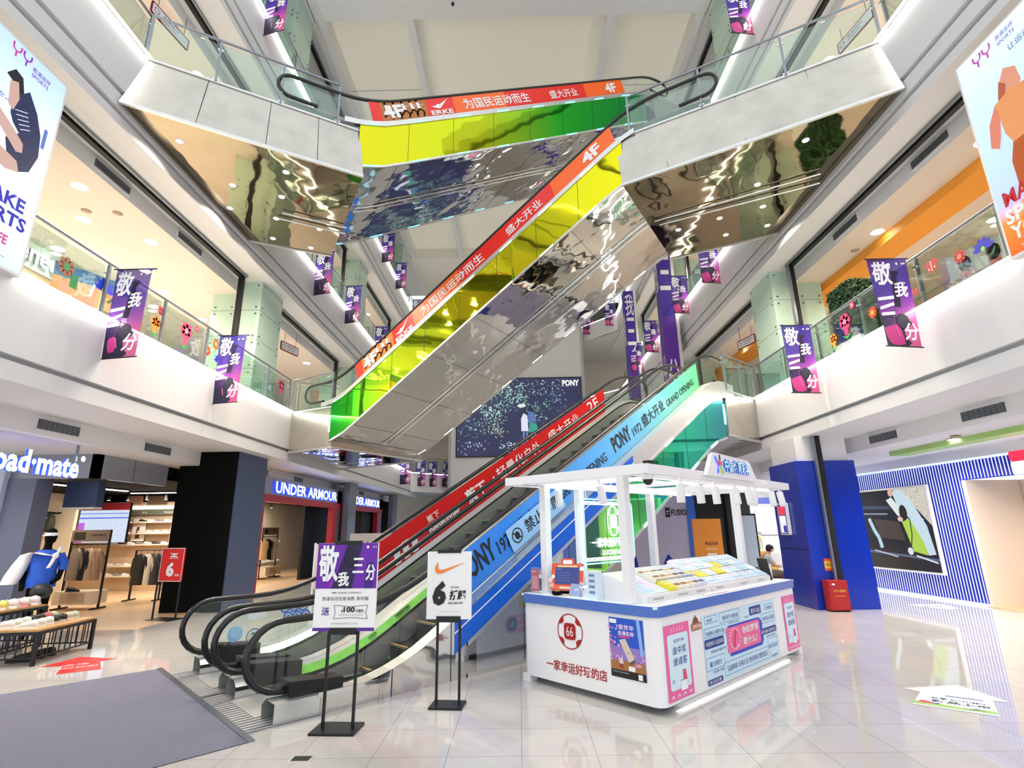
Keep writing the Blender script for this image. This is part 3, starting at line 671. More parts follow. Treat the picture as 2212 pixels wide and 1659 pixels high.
# ---- middle pair: second floor (far side) up to third floor, coming towards the camera
MP = dict(zl=4.97, zh=9.85, xa=-8.25, sl=.566, xl=-9.75, xr=2.3, gl=.06, hh=.56, band=.12, thick=1.04, W=1.74, steps=False, deco='deco_middle', d0=-8.38, d1=.1, bot=lambda x: 3.92, lamp='lit_white', lampw=True)
E3, T3, at3, low3 = escalator('escalator', 'middle escalator with green and yellow side panels, rising over the leafy screen', (2.24, 9.6), -30, 0, dict(MP))
MP2 = dict(MP); MP2['nonear'] = True; MP2['farpanel'] = True
E4, T4, at4, low4 = escalator('escalator', 'twin of the middle escalator hidden behind its green and yellow panels', (2.24, 9.6), -30, 1.74, MP2)
# ---- top pair: third floor up to fourth floor
TP = dict(zl=9.85, zh=14.75, xa=.05, sl=.572, xl=-1.9, xr=9.6, gl=.06, hh=.56, band=.12, thick=1.03, W=1.74, steps=False, deco='deco_top', d0=-.1, d1=8.3, bot=lambda x: 8.66, lamp='led_cyan', lampw=True)
E5, T5, at5, low5 = escalator('escalator', 'uppermost escalator with yellow to green side panels under the roof', (-3.1, 9.2), 30, 0, dict(TP))
TP2 = dict(TP); TP2['nonear'] = True; TP2['farpanel'] = True
E6, T6, at6, low6 = escalator('escalator', 'twin of the uppermost escalator, on its far side under the roof', (-3.1, 9.2), 30, 1.74, TP2)
def sport_film(E, at, x0, x1, sl):
    y = .06-.014; L = x1-x0; kk = .86; f = lambda t: x0+L*t
    q = MB()
    def seg(a, c, m):
        n = 6; vs = []
        for i in range(n+1): x = f(a+(c-a)*i/n); vs += [(x+.05, y, at(x+.05)+.02), (x-.08, y, at(x-.08)+.52)]
        q.add(vs, [(2*i, 2*i+2, 2*i+3, 2*i+1) for i in range(n)], m)
    for a, c, m in ((0, .03, 'film_red2'), (.03, .17, 'film_runner'), (.17, .26, 'film_red2'), (.26, .45, 'film_orange2'), (.45, .6, 'film_red2'), (.6, .8, 'film_red2'), (.8, 1, 'film_orange2')): seg(a, c, m)
    q.build('advertising_film', E, 'red and orange film with white sports lettering')
    q = MB(); I = lambda t, z: on_incline(at, f(t), y-.008, z*kk, sl=sl) @ Matrix.Scale(kk, 4, (0, 1, 0))
    for t in (.06, .085, .11, .135, .155):   # running figures
        T_ = I(t, .1); q.ell((.0, .42, .002), (.03, .035, .002), 'matte_black', T_); q.poly([(-.04, .2), (.05, .2), (.04, .38), (-.03, .38)], 'sign_white', T_)
        q.line([(0, .2), (.09, .1), (.04, -.02)], .035, 'matte_black', T_); q.line([(0, .2), (-.08, .1), (-.14, .06)], .035, 'matte_black', T_); q.line([(.02, .36), (.1, .27), (.15, .33)], .025, 'petal_pink', T_)
    q.build('runners_print', E, 'dark running figures on brown film')
    q = MB()
    q.text('4F', 0, 0, .36, 'sign_white', I(.045, .1), .004, w=.5, bold=.04)
    q.poly([(0, .1), (.16, .02), (.24, .02), (.55, .28), (.26, .13), (.2, .16), (.15, .1)], 'sign_white', I(.185, .24))
    q.text('ERKE', 0, 0, .13, 'sign_white', I(.187, .06), w=.62, bold=.03)
    q.text('为国民运动而生', 0, 0, .32, 'sign_white', I(.30, .12), w=2.15, bold=.018)
    q.text('盛大开业', 0, 0, .28, 'sign_white', I(.64, .14), w=1.08, bold=.012)
    q.text('4F', 0, 0, .34, 'sign_white', I(.91, .12), w=.48, bold=.04)
    q.build('lettering', E, 'white sports lettering')
sport_film(E3, at3, -7.55, -.08, .566)
sport_film(E5, at5, .12, 7.5, .572)
for E, at, lo, a, c, z0 in ((E3, at3, low3, -8.0, .1, 0), (E5, at5, low5, .2, 8.2, 0)):   # twin conduits under the mirror soffit
    q = MB()
    for y in (1.6, 1.78):
        q.tube([(a+(c-a)*i/16, y, lo(a+(c-a)*i/16)-.045) for i in range(17)], .022, 'chrome', n=6)
    q.build('conduit', E, 'pair of thin steel conduits under the mirror soffit')
# end returns of the coloured panels where they meet the landings
q = MB(); q.add([(-8.38, 0, at3(-8.38)-.12), (-8.38, 0, 3.93), (-8.75, .18, 3.93), (-8.75, .18, at3(-8.38)-.12)], [(0, 1, 2, 3)], 'deco_middle'); q.box(-8.44, -8.42, -.0, .03, 4.3, 4.62, 'lit_white'); q.build('end_panel', E3)
q = MB(); q.add([(-.15, 0, 4.75), (-.15, 0, 3.92), (.26, .35, 3.92), (.26, .35, 4.75)], [(0, 1, 2, 3)], 'deco_ground'); q.add([(-.15, -.004, 5.05), (-.15, -.004, 4.75), (.3, .36, 4.75), (.3, .36, 5.1)], [(0, 1, 2, 3)], 'brushed_steel'); q.box(-.16, -.13, -.02, .0, 4.1, 4.6, 'lit_white'); q.build('end_panel', E1)
# landing plate in the floor at the foot of the pair
q = MB(T1); q.box(-10.65, -9.9, -.05, 2.95, 0, .006, 'floor_plate'); 
for i in range(40): yy = -.03+i*.0735; q.box(-10.64, -9.95, yy, yy+.012, .006, .008, 'dark_metal')
q.box(-10.65, -9.9, 1.44, 1.47, .006, .009, 'black')
struct(q.build('trim_20'), 'ribbed steel landing plate before the escalators')
# ================================================================ screens, banners, stands
def M(n):
    if n in MATS: return MATS[n]
    if n[0] == 'L':     # backlit colour
        m, nt, b = new_mat(n); c = lin(n[1:]); b.inputs['Base Color'].default_value = (.02, .02, .02, 1); b.inputs['Roughness'].default_value = .25
        b.inputs['Emission Color'].default_value = (*c, 1); b.inputs['Emission Strength'].default_value = .85; return m
    return pm(n, n, .5)
def yy_logo(q, T, x, y, s, m1, m2):
    for k, (dx, m) in enumerate(((0, m1), (.17*s/.2, m2))):
        q.ring(x+dx+.07*s/.2, y+.08*s/.2, .075*s/.2, .028*s/.2, m, T, .004, 12, a0=180, a1=360); q.rect(x+dx-.006, y+.07*s/.2, x+dx+.024*s/.2, y+.14*s/.2, m, T, .004); q.rect(x+dx+.118*s/.2, y+.07*s/.2, x+dx+.148*s/.2, y+.14*s/.2, m, T, .004)
        q.rect(x+dx+.055*s/.2, y-.08*s/.2, x+dx+.085*s/.2, y+.02*s/.2, m, T, .004)
# big sports screen on the blue-kit side. local x = along +Y from 2.8
t = thing('advertising_screen', 'big lit sports screen with an athlete in dark blue kit, on the balcony', 'screen', T=frame((-6.33, 2.8, 4.93), (0, 1, 0), (0, 0, 1)))
q = MB(); q.box(0, 3.24, 0, 2.98, -.12, 0, 'sign_white'); q.build('case', t)
ramp_mat('screen_sky', [(0, '#B9CDF3'), (.5, '#DCE9FC'), (1, '#A9C4F4')], 0, 2.98, 'Y', es=.85); MATS['screen_sky'].node_tree.nodes['Principled BSDF'].inputs['Base Color'].default_value = (.02,)*3+(1,)
q = MB(); q.rect(.03, .03, 3.21, 2.95, 'screen_sky', z=.002); q.build('display', t)
def P2(l): return [(a-2.8, z-4.93) for a, z in l]
q = MB(); f_ = 'L#1C2A5E'; sk = 'L#E3B9AE'
q.poly(P2([(5.24, 7.36), (5.33, 7.5), (5.44, 7.46), (5.52, 7.2), (5.4, 7.1), (5.36, 7.3)]), 'L#14132A', z=.006)                # hair
q.poly(P2([(5.3, 7.3), (5.4, 7.36), (5.46, 7.15), (5.42, 6.95), (5.34, 7.0)]), sk, z=.008)                                      # face
q.poly(P2([(5.38, 7.12), (5.56, 7.36), (5.72, 7.15), (5.83, 6.9), (5.87, 6.6), (5.80, 6.32), (5.66, 6.22), (5.5, 6.3), (5.42, 6.55), (5.56, 6.72), (5.46, 6.8), (5.4, 6.9)]), f_, z=.007)
q.poly(P2([(4.9, 7.05), (5.2, 6.9), (5.5, 6.72), (5.64, 6.62), (5.66, 6.5), (5.58, 6.46), (5.3, 6.66), (4.9, 6.85)]), sk, z=.009)
q.poly(P2([(4.9, 6.6), (5.3, 6.42), (5.62, 6.35), (5.68, 6.22), (5.5, 6.16), (4.9, 6.32)]), sk, z=.009)
for k in range(5): q.line(P2([(5.44+.03*k, 6.98-.05*k), (5.6+.02*k, 7.06-.05*k)]), .012, 'L#E8ECFA', z=.010)
q.rrect(*P2([(5.86, 6.75)])[0], *P2([(5.91, 7.05)])[0], .02, 'L#6E84D8', z=.008)
q.build('athlete_print', t)
q = MB(); yy_logo(q, None, 5.22-2.8, 7.72-4.93, .17, 'L#D357B4', 'L#9A48C8'); q.text('胜道运动', 2.72, 2.74, .07, 'L#7A3FB0', z=.006, w=.26); q.text('SPORTS', 2.72, 2.66, .055, 'L#7A3FB0', z=.006, w=.25)
q.text('MAKE', 3.07, .8, .19, 'L#2426C8', z=.006, w=.62, bold=.03, align='R'); q.text('SPORTS', 3.14, .56, .19, 'L#2426C8', z=.006, w=.86, bold=.03, align='R'); q.text('YOUR LIFE', 2.96, .3, .13, 'L#E0489A', z=.006, w=.62, bold=.03, align='R')
q.text('运动生活 —', 2.98, .12, .07, 'L#3A3FA8', z=.006, w=.5, align='R'); q.text('热爱运动每一天', 2.1, 2.05, .09, 'L#3C5FC0', z=.006, w=.55)
q.build('lettering', t)
# big runner screen opposite. local x = along -Y from 6.08
t = thing('advertising_screen', 'big lit sports screen with a runner in orange, on the balcony', 'screen', T=frame((6.28, 6.1, 4.93), (0, -1, 0), (0, 0, 1)))
q = MB(); q.box(0, 3.24, 0, 2.98, -.12, 0, 'sign_white'); q.build('case', t)
ramp_mat('screen_dusk', [(0, '#E2551C'), (.16, '#F07A2A'), (.24, '#9FB3EE'), (.6, '#A9C6F6'), (1, '#CDE4FB')], 0, 2.98, 'Y', es=.85)
MATS['screen_dusk'].node_tree.nodes['Principled BSDF'].inputs['Base Color'].default_value = (.02,)*3+(1,)
q = MB(); q.rect(.03, .03, 3.21, 2.95, 'screen_dusk', z=.002)
for k in range(60):
    x = random.uniform(.05, 3.1); y = random.uniform(.05, .62); s = random.uniform(.02, .06); q.poly([(x, y), (x+s*2, y+s*.3), (x+s, y+s)], random.choice(['L#B8401A', 'L#F59A4A', 'L#D8581E', 'L#FFB765']), z=.003)
q.build('display', t)
def P3(l): return [(6.1-a, z-4.93) for a, z in l]
q = MB(); o1, o2, sk = 'L#F7A46A', 'L#C65A1C', 'L#F08C74'
q.poly(P3([(5.62, 7.15), (5.5, 7.32), (5.36, 7.22), (5.34, 7.0), (5.42, 6.9), (5.56, 6.92)]), 'L#F2A58C', z=.006)
q.poly(P3([(5.66, 7.0), (5.6, 7.2), (5.52, 7.1), (5.6, 6.86), (5.7, 6.72)]), 'L#C4654A', z=.007)
q.poly(P3([(5.72, 6.95), (5.5, 7.0), (5.3, 6.95), (5.2, 6.75), (5.25, 6.3), (5.62, 6.28), (5.7, 6.5)]), o1, z=.008)
q.poly(P3([(5.72, 6.95), (5.86, 6.75), (5.92, 6.45), (5.82, 6.36), (5.76, 6.5), (5.7, 6.75)]), sk, z=.009); q.poly(P3([(5.3, 6.95), (5.0, 6.9), (4.9, 6.7), (5.2, 6.74)]), sk, z=.009)
q.poly(P3([(5.64, 6.32), (5.24, 6.32), (5.1, 5.9), (5.3, 5.6), (5.55, 5.4), (5.72, 5.8), (5.72, 6.1)]), o2, z=.009); q.poly(P3([(5.72, 5.8), (5.5, 5.45), (5.52, 5.2), (5.66, 5.3)]), 'L#FFC95A', z=.010)
q.build('athlete_print', t)
q = MB(); yy_logo(q, None, .27, 2.76, .17, 'L#C94FC0', 'L#D357B4'); q.text('胜道运动', .62, 2.8, .07, 'L#8A6FC8', z=.006, w=.24); q.text('SPORTS', .62, 2.71, .055, 'L#8A6FC8', z=.006, w=.24)
q.text('让运动成为习惯', .72, 2.52, .1, 'L#6F8FB8', z=.006, w=.7)
q.text('MAKE', .14, .66, .2, 'L#C8201E', z=.012, w=.62, bold=.03); q.text('SPORTS', .02+.08, .42, .2, 'L#FFFFFF', z=.012, w=.9, bold=.03); q.text('YOUR LIFE', .12, .2, .2, 'L#FFFFFF', z=.012, w=1.1, bold=.03); q.text('— UP', .2, .07, .08, 'L#FFFFFF', z=.012, w=.3)
q.build('lettering', t)
# leafy LED wall at the far end
t = thing('video_wall', 'wide dark leafy video wall with a couple walking, high on the white end wall', 'screen', T=frame((-3.93, 32.97, 6.05), (1, 0, 0), (0, 0, 1)))
q = MB(); q.box(0, 8.1, 0, 5.12, -.02, .06, 'black'); q.build('case', t)
q = MB(); q.rect(.06, .06, 8.04, 5.06, 'L#262A55', z=.065); q.build('display', t)
q = MB(); rnd = random.Random(3)
for cx, cy, rx, ry, n, cs in ((3.4, 3.9, 1.6, .9, 330, ('L#BFEBDD', 'L#6FB89E', 'L#3F7F72', 'L#E6FFFA')), (2.3, 2.9, .9, .7, 150, ('L#BFEBDD', 'L#E6FFFA', 'L#5FA890')), (5.2, 2.9, .8, .7, 110, ('L#9FD8C8', 'L#3F7F72')), (6.4, 3.9, .7, .9, 90, ('L#8FB8C8', 'L#4A5F88')), (1.2, 1.9, .8, .6, 70, ('L#9FD8C8', 'L#5A78A0')), (2.6, 1.7, .6, .6, 70, ('L#8FA090', 'L#C8D8C0')), (1.2, .7, 1.0, .5, 45, ('L#8FA8D0', 'L#C8D8F0')), (3.6, .6, 1.0, .35, 60, ('L#E6F4FF', 'L#A8C4D8')), (4.5, 4.6, 3, .4, 90, ('L#DFF6F0', 'L#6FA8A0'))):
    for _ in range(n):
        x = min(7.9, max(.15, rnd.gauss(cx, rx*.5))); y = min(4.95, max(.15, rnd.gauss(cy, ry*.5))); s = rnd.uniform(.02, .075); a = rnd.uniform(0, 6.3)
        q.poly([(x+s*1.6*math.cos(a), y+s*1.6*math.sin(a)), (x+s*.5*math.cos(a+1.6), y+s*.5*math.sin(a+1.6)), (x-s*1.3*math.cos(a), y-s*1.3*math.sin(a)), (x-s*.5*math.cos(a+1.5), y-s*.5*math.sin(a+1.5))], rnd.choice(cs), z=.067+rnd.uniform(0, .001))
q.build('leaf_print', t)
q = MB()
q.poly([(4.15, 1.6), (4.6, 1.6), (4.55, 2.6), (4.3, 2.75), (4.15, 2.4)], 'L#E8ECFF', z=.072); q.ell((4.35, 3.05, .07), (.16, .2, .003), 'L#2A2440'); q.ell((4.2, 3.25, .072), (.28, .12, .003), 'L#EAF2EE')
q.poly([(4.6, 1.5), (5.25, 1.6), (5.1, 2.1), (4.7, 2.15)], 'L#2FA892', z=.073); q.poly([(4.6, 2.1), (5.15, 2.2), (4.95, 2.8), (4.6, 2.9)], 'L#5A78B8', z=.074); q.ell((4.75, 3.0, .072), (.15, .2, .003), 'L#1A1830')
q.rect(4.25, .75, 4.35, 1.6, 'L#7A8AD0', z=.071); q.rect(4.45, .75, 4.55, 1.6, 'L#7A8AD0', z=.071); q.rect(4.8, .9, 4.88, 1.5, 'L#C8B8A8', z=.071); q.rect(5.0, .9, 5.08, 1.5, 'L#C8B8A8', z=.071)
q.build('couple_print', t)
q = MB(); q.text('PONY', 6.85, 4.5, .42, 'L#FFFFFF', z=.075, w=1.1, bold=.05); q.build('lettering', t)

# ---- hanging banners
m, nt, bs = new_mat('banner_cloth')
tc = nt.nodes.new('ShaderNodeTexCoord'); sx = nt.nodes.new('ShaderNodeSeparateXYZ'); ad = nt.nodes.new('ShaderNodeMath'); ad.operation = 'MULTIPLY_ADD'; ad.inputs[1].default_value = -.35; mr = nt.nodes.new('ShaderNodeMapRange'); rp = nt.nodes.new('ShaderNodeValToRGB')
nt.links.new(tc.outputs['Object'], sx.inputs[0]); nt.links.new(sx.outputs['X'], ad.inputs[0]); nt.links.new(sx.outputs['Y'], ad.inputs[2])
mr.inputs['From Min'].default_value = -1.6; mr.inputs['From Max'].default_value = 0; nt.links.new(ad.outputs[0], mr.inputs['Value']); nt.links.new(mr.outputs[0], rp.inputs[0])
el = rp.color_ramp.elements
while len(el) < 5: el.new(.5)
for e, (p, c) in zip(el, ((0, '#C92A78'), (.28, '#D93A92'), (.45, '#8E2BA6'), (.65, '#4A1FA0'), (1, '#26128F'))): e.position = p; e.color = (*lin(c), 1)
nt.links.new(rp.outputs[0], bs.inputs['Base Color']); bs.inputs['Roughness'].default_value = .6
tr = nt.nodes.new('ShaderNodeBsdfTransparent'); mx = nt.nodes.new('ShaderNodeMixShader'); mx.inputs[0].default_value = .1; out = nt.nodes['Material Output']
nt.links.new(bs.outputs[0], mx.inputs[1]); nt.links.new(tr.outputs[0], mx.inputs[2]); nt.links.new(mx.outputs[0], out.inputs[0])
pm('banner_dark', '#1B0F33', .6); pm('banner_night', '#2A1150', .6); pm('banner_pink', '#F07AC0', .6); pm('banner_white', '#F5F2FA', .55)
BW, BH = .6, 1.5
def bwarp(mb, tw):
    for v in mb.v:
        k = max(0, -v.y/BH); a = tw*k; x = v.x*math.cos(a); z = v.z+v.x*math.sin(a)+.02*math.sin(3*k+v.x*4); v.x, v.z = x, z
    return mb
def make_banner(name, label, grp, tw, T):
    t = thing(name, label, 'banner', T=T, group=grp)
    q = MB(); q.grid(lambda u, v: ((u-.5)*BW, -BH*(1-v), 0), 6, 16, 'banner_cloth'); bwarp(q, tw).build('cloth', t)
    q = MB(); z = .004
    q.poly([(-.3, -1.5), (.06, -1.5), (.14, -1.44), (.06, -1.36), (.03, -1.2), (-.06, -1.02), (-.3, -1.0)], 'banner_dark', z=z); q.poly([(-.29, -.98), (-.05, -.9), (-.05, -1.12), (-.29, -1.2)], 'banner_night', z=z)
    q.ell((.05, -1.09, z+.001), (.115, .135, .002), 'banner_dark', n=18); q.poly([(.13, -1.05), (.2, -1.1), (.17, -1.16), (.1, -1.2)], 'banner_dark', z=z+.002)
    q.poly([(.02, -.3), (.09, -.3), (.1, -.55), (.06, -.85), (-.04, -.85)], 'banner_dark', z=z)
    for a in (-30, -10, 12, 32): q.line([(.07, -.34), (.07+.13*math.sin(R(a)), -.34+.13*math.cos(R(a)))], .028, 'banner_dark', z=z)
    q.line([(.15, -1.0), (.17, -1.08)], .014, 'banner_pink', z=z+.003); q.line([(-.1, -1.18), (-.06, -1.34)], .014, 'banner_pink', z=z+.003); q.line([(-.09, -1.0), (-.12, -1.14)], .01, '#8E2BA6', z=z+.003)
    bwarp(q, tw).build('silhouette_print', t)
    q = MB(); z = .008
    q.text('敬', -.28, -.47, .42, 'banner_white', z=z, w=.30, bold=.022, shear=.06); q.text('我', .0, -.68, .26, 'banner_white', z=z, w=.22, bold=.025, shear=.12); q.text('分', .02, -1.4, .29, 'banner_white', z=z, w=.25, bold=.022, shear=.12)
    for dy, l, s in ((-.74, .26, .03), (-.90, .24, .08), (-1.0, .22, .02)): q.poly([(-.28, dy), (-.28+l, dy+s), (-.28+l, dy+s+.055), (-.28, dy+.055)], 'banner_white', z=z)
    q.ell((.14, -.1, z), (.018, .022, .002), 'banner_white'); q.ell((.22, -.1, z), (.014, .018, .002), 'banner_white'); q.ell((.255, -.1, z), (.014, .018, .002), 'banner_white')
    bwarp(q, tw).build('lettering', t)
    q = MB(); q.tube([(-.34, 0, 0), (.36, 0, 0)], .011, 'dark_metal', n=6); q.build('top_rod', t)
    q = MB(); q.tube([(-.33, -BH, 0), (.33, -BH, 0)], .011, 'dark_metal', n=6); bwarp(q, tw).build('bottom_rod', t)
    return t
G = 'purple hanging banners'
bl = [(-6.12, 7.6, 5.86, 'purple banner on the second-floor railing nearest the blue-kit sports screen', .22), (-6.12, 10.62, 5.86, 'purple banner on the second-floor railing before the black-posted glass column, blue-screen side', .3),
      (6.0, 7.76, 5.86, 'purple banner on the second-floor railing nearest the orange runner screen', -.12), (6.0, 10.65, 5.86, 'purple banner on the second-floor railing beside the pink sticker glass column', -.05)]
def bT(x, y, z, a=0): return frame((x, y, z), (math.cos(a), math.sin(a), 0), (0, 0, 1))
BP = {}
for x, y, z, lb, tw in bl: BP[lb] = make_banner('hanging_banner', lb, G, tw, bT(x, y, z))
src = BP[bl[1][3]]; src2 = BP[bl[3][3]]
for x, y, z, lb in ((-6.12, 15.2, L3+.62, 'purple banner touching the underside of the third-floor steel platform'), (-6.12, 18.2, L3+.86, 'purple banner on the third-floor railing between the steel platform and the long red film'), (-6.12, 22.4, L3+.86, 'purple banner half hidden behind the foot of the long red film, third floor'),
                    (-6.12, 10.6, L4+.86, 'purple banner at the top of the picture before the pale fourth-floor glass column, blue-screen side'), (-6.12, 22.7, L4+.86, 'purple banner just under the mirror soffit of the uppermost escalator, fourth floor'), (-6.12, 25.6, L4+.86, 'purple fourth-floor banner by the cream roof rib, second behind the escalator soffit'), (-6.12, 30.2, L4+.8, 'tiny purple fourth-floor banner just above the long red film, farthest of its row'),
                    (-6.1, 28.5, L2+.6, 'tiny purple banner under the lower mirror landing, nearest of three'), (-5.9, 31.9, L2+.75, 'tiny purple banner under the lower mirror landing, middle of three'), (-5.3, 32.5, L2+.75, 'tiny purple banner under the lower mirror landing, farthest of three'), (-4.6, 33.2, L2+.8, 'narrow purple banner seen edge-on beside the leafy screen wall')):
    c = dup(src, T=bT(x, y, z, 1.3 if 'edge-on' in lb else 0), label=lb); c['group'] = G
for x, y, z, lb in ((6.05, 14.9, L3+.6, 'purple banner touching the corner of the wide steel platform underside, orange-screen side'), (6.05, 17.9, L3+.86, 'purple third-floor banner beside the tall purple pillar'), (6.05, 22.3, L3+.86, 'purple third-floor banner between the two purple pillars'), (6.05, 25.3, L3+.86, 'purple third-floor banner beside the thinner purple pillar'),
                    (6.05, 10.9, L4+.8, 'purple banner at the top of the picture by the fourth-floor glass column, orange-screen side'), (4.75, 32.9, L4+.8, 'small purple banner just before the red sports letters, far corner'), (6.0, 31.4, L4+.8, 'small purple banner just past the red sports letters, far corner'), (6.05, 27.7, L2+2.4, 'purple banner in the far second-floor gallery by the pink display screen')):
    c = dup(src2, T=bT(x, y, z), label=lb); c['group'] = G

# tall purple pillars (lift shafts in printed film) on the orange side
def pillar(y, x, w, label):
    t = thing('banner_pillar', label, 'pillar', (x, y, 0))
    q = MB(); q.box(-w/2, w/2, 0, w, 3.0, 13.6, 'brushed_steel'); q.build('shaft', t)
    q = MB()
    for z0, z1, m in ((3.7, 5.2, '#1B0F33'), (5.2, 7, '#9A2AA8'), (7, 9.5, '#5A20A0'), (9.5, 13.6, '#3A1C9C')): q.box(-w/2-.01, w/2-.12, -.012, w-.1, z0, z1, m)
    q.build('printed_wrap', t)
    q = MB(); T = frame((-w/2+.02, -.02, 0), (1, 0, 0), (0, 0, 1)); q.text('分', .0, 6.2, 1.6, 'sign_white', T, w=w*.72, bold=.01); q.text('三', 0, 10.6, 1.5, 'sign_white', T, w=w*.72, bold=.01); q.text('我', 0, 12.2, 1.2, 'sign_white', T, w=w*.7, bold=.01)
    T = frame((-w/2-.02, w-.1, 0), (0, -1, 0), (0, 0, 1)); q.text('分', .1, 6.4, 1.6, 'sign_white', T, w=w*.72, bold=.01); q.text('敬', .05, 10.6, 1.8, 'sign_white', T, w=w*.7, bold=.01); q.build('lettering', t)
pillar(18.9, 5.95, .62, 'tall purple printed pillar standing before the third-floor balcony'); pillar(25.3, 5.95, .6, 'thinner purple printed pillar, farther along the balcony')

# ---- poster stands on the floor
def stand(label, x, y, rz, w, zb, zt, gap, base):
    t = thing('poster_stand', label, 'poster stand', (x, y, 0), rz)
    q = MB(); q.box(*base, 0, .02, 'dark_metal'); q.build('base', t)
    for s in (-1, 1):
        q = MB(); q.box(s*gap-.012, s*gap+.012, -.012, .012, .02, zb+.05, 'dark_metal'); q.build('post', t)
    q = MB(); q.box(-w/2, w/2, -.02, .015, zb, zt, 'sign_white'); q.build('board', t)
    q = MB(); q.box(-.13, .13, -.03, .02, zb-.03, zb+.03, 'black'); q.box(-.13, .13, -.03, .02, zt-.015, zt+.02, 'black'); q.build('clamp', t)
    return t, frame((-w/2, -.024, zb), (1, 0, 0), (0, 0, 1))
t, T = stand('black-legged poster stand with a purple and white coupon poster in front of the escalator handrails', -1.69, 5.42, -3, .60, .83, 1.63, .14, (-.21, .2, -.15, .15))
q = MB(); q.rect(0, .38, .6, .8, '#6A1FA8', T); q.rect(.0, 0, .6, .03, '#5A2496', T); q.poly([(.16, .38), (.3, .8), (.45, .8), (.4, .6), (.36, .38)], '#24104A', T, .002); q.ell((.34, .66, .003), (.07, .09, .002), '#1A0A35', T); q.poly([(.48, .38), (.5, .62), (.56, .62), (.56, .38)], '#3A1880', T, .002)
q.line([(.16, .45), (.14, .38), (.14, .4)], .02, '#A82AB8', T, .002); q.build('poster_print', t)
q = MB(); q.text('敬', .02, .44, .34, 'sign_white', T, .005, w=.2, bold=.03); q.text('我', .22, .4, .13, 'sign_white', T, .005, w=.11, bold=.03); q.text('三', .36, .52, .14, 'sign_white', T, .005, w=.11, bold=.02); q.text('分', .49, .45, .15, 'sign_white', T, .005, w=.1, bold=.03)
q.text('TIME: 2024.08.17-2024.08.21', .16, .335, .013, 'sign_black', T, .004, w=.3); q.text('胜道会员任意消费, 即可赠', .08, .27, .036, 'sign_black', T, .004, w=.45, bold=0); q.text('送', .08, .14, .075, '#5A2496', T, .004, w=.075, bold=.01)
q.line([(.2, .11), (.36, .12), (.53, .11), (.51, .165), (.53, .23), (.36, .215), (.2, .23), (.215, .165), (.2, .11)], .004, 'sign_black', T, .004)
q.text('¥', .27, .165, .025, 'sign_black', T, .004); q.text('100', .295, .165, .05, 'sign_black', T, .004, w=.11, bold=.03); q.text('优惠券', .415, .165, .028, 'sign_black', T, .004, w=.075); q.text('限购满1000元可用 (单次有效)', .25, .135, .014, '#8A8A8A', T, .004, w=.24, bold=0); q.text('活动详情请咨询店内工作人员', .18, .06, .016, '#8A8A8A', T, .004, w=.26, bold=0)
q.ell((.5, .76, .004), (.014, .014, .002), 'sign_white', T); q.text('H', .555, .752, .016, 'sign_white', T, .004, w=.03); q.build('lettering', t)
t, T = stand('black-legged poster stand with a white sale poster and orange tick, beside the kiosk', -.77, 6.05, -6, .485, .825, 1.51, .12, (-.17, .17, -.13, .13))
q = MB()
tick = [(.10, .55), (.085, .515), (.09, .475), (.115, .455), (.15, .455), (.2, .475), (.43, .575), (.2, .505), (.155, .495), (.13, .5), (.118, .52), (.122, .56), (.115, .572)]
q.poly(tick, '#F58A3C', T, .003); q.build('tick_print', t)
q = MB(); q.text('6', .055, .135, .25, 'sign_black', T, .004, w=.15, bold=.06, shear=.1); q.text('折起', .245, .19, .1, 'sign_black', T, .004, w=.18, bold=.035, shear=.12); q.text('部分商品', .265, .31, .018, 'sign_black', T, .004, w=.09); q.text('SALE 40% OFF', .235, .15, .022, 'sign_black', T, .004, w=.16, bold=.02, shear=.2); q.text('活动时间以门店公告为准', .145, .07, .01, '#8A8A8A', T, .004, w=.22, bold=0); q.build('lettering', t)
t = thing('poster_stand', 'thin stand with a red sale poster before the black column', 'poster stand', (-7.5, 11.85, 0), -14)
q = MB(); q.box(-.3, .3, -.012, .012, .75, 1.44, 'sign_red'); q.build('board', t)
for s in (-1, 1): q = MB(); q.box(s*.3-.012, s*.3+.012, -.03, .0, 0, .76, 'dark_metal'); q.build('post', t)
q = MB(); q.box(-.32, .32, -.2, .2, 0, .014, 'dark_metal'); q.build('base', t)
T = frame((-.3, -.016, .75), (1, 0, 0), (0, 0, 1)); q = MB(); q.line([(0.01, .01), (.59, .01), (.59, .68), (.01, .68), (.01, .01)], .012, 'sign_white', T)
q.text('6', .18, .1, .3, 'sign_white', T, .003, w=.21, bold=.05); q.text('折起', .42, .11, .05, 'sign_white', T, .003, w=.12); q.rect(.22, .47, .46, .478, 'sign_white', T, .003)
for sg in (-1, 1): q.poly([(.24, .55+sg*.05-.012), (.28, .55+sg*.04-.012), (.4, .55+sg*.04-.012), (.44, .55+sg*.05-.012), (.42, .55+sg*.015-.01), (.36, .55+sg*.012-.01), (.32, .55+sg*.012-.01), (.26, .55+sg*.015-.01)], 'sign_white', T, .003)
q.rect(.32, .53, .36, .556, 'sign_white', T, .003); q.build('lettering', t)
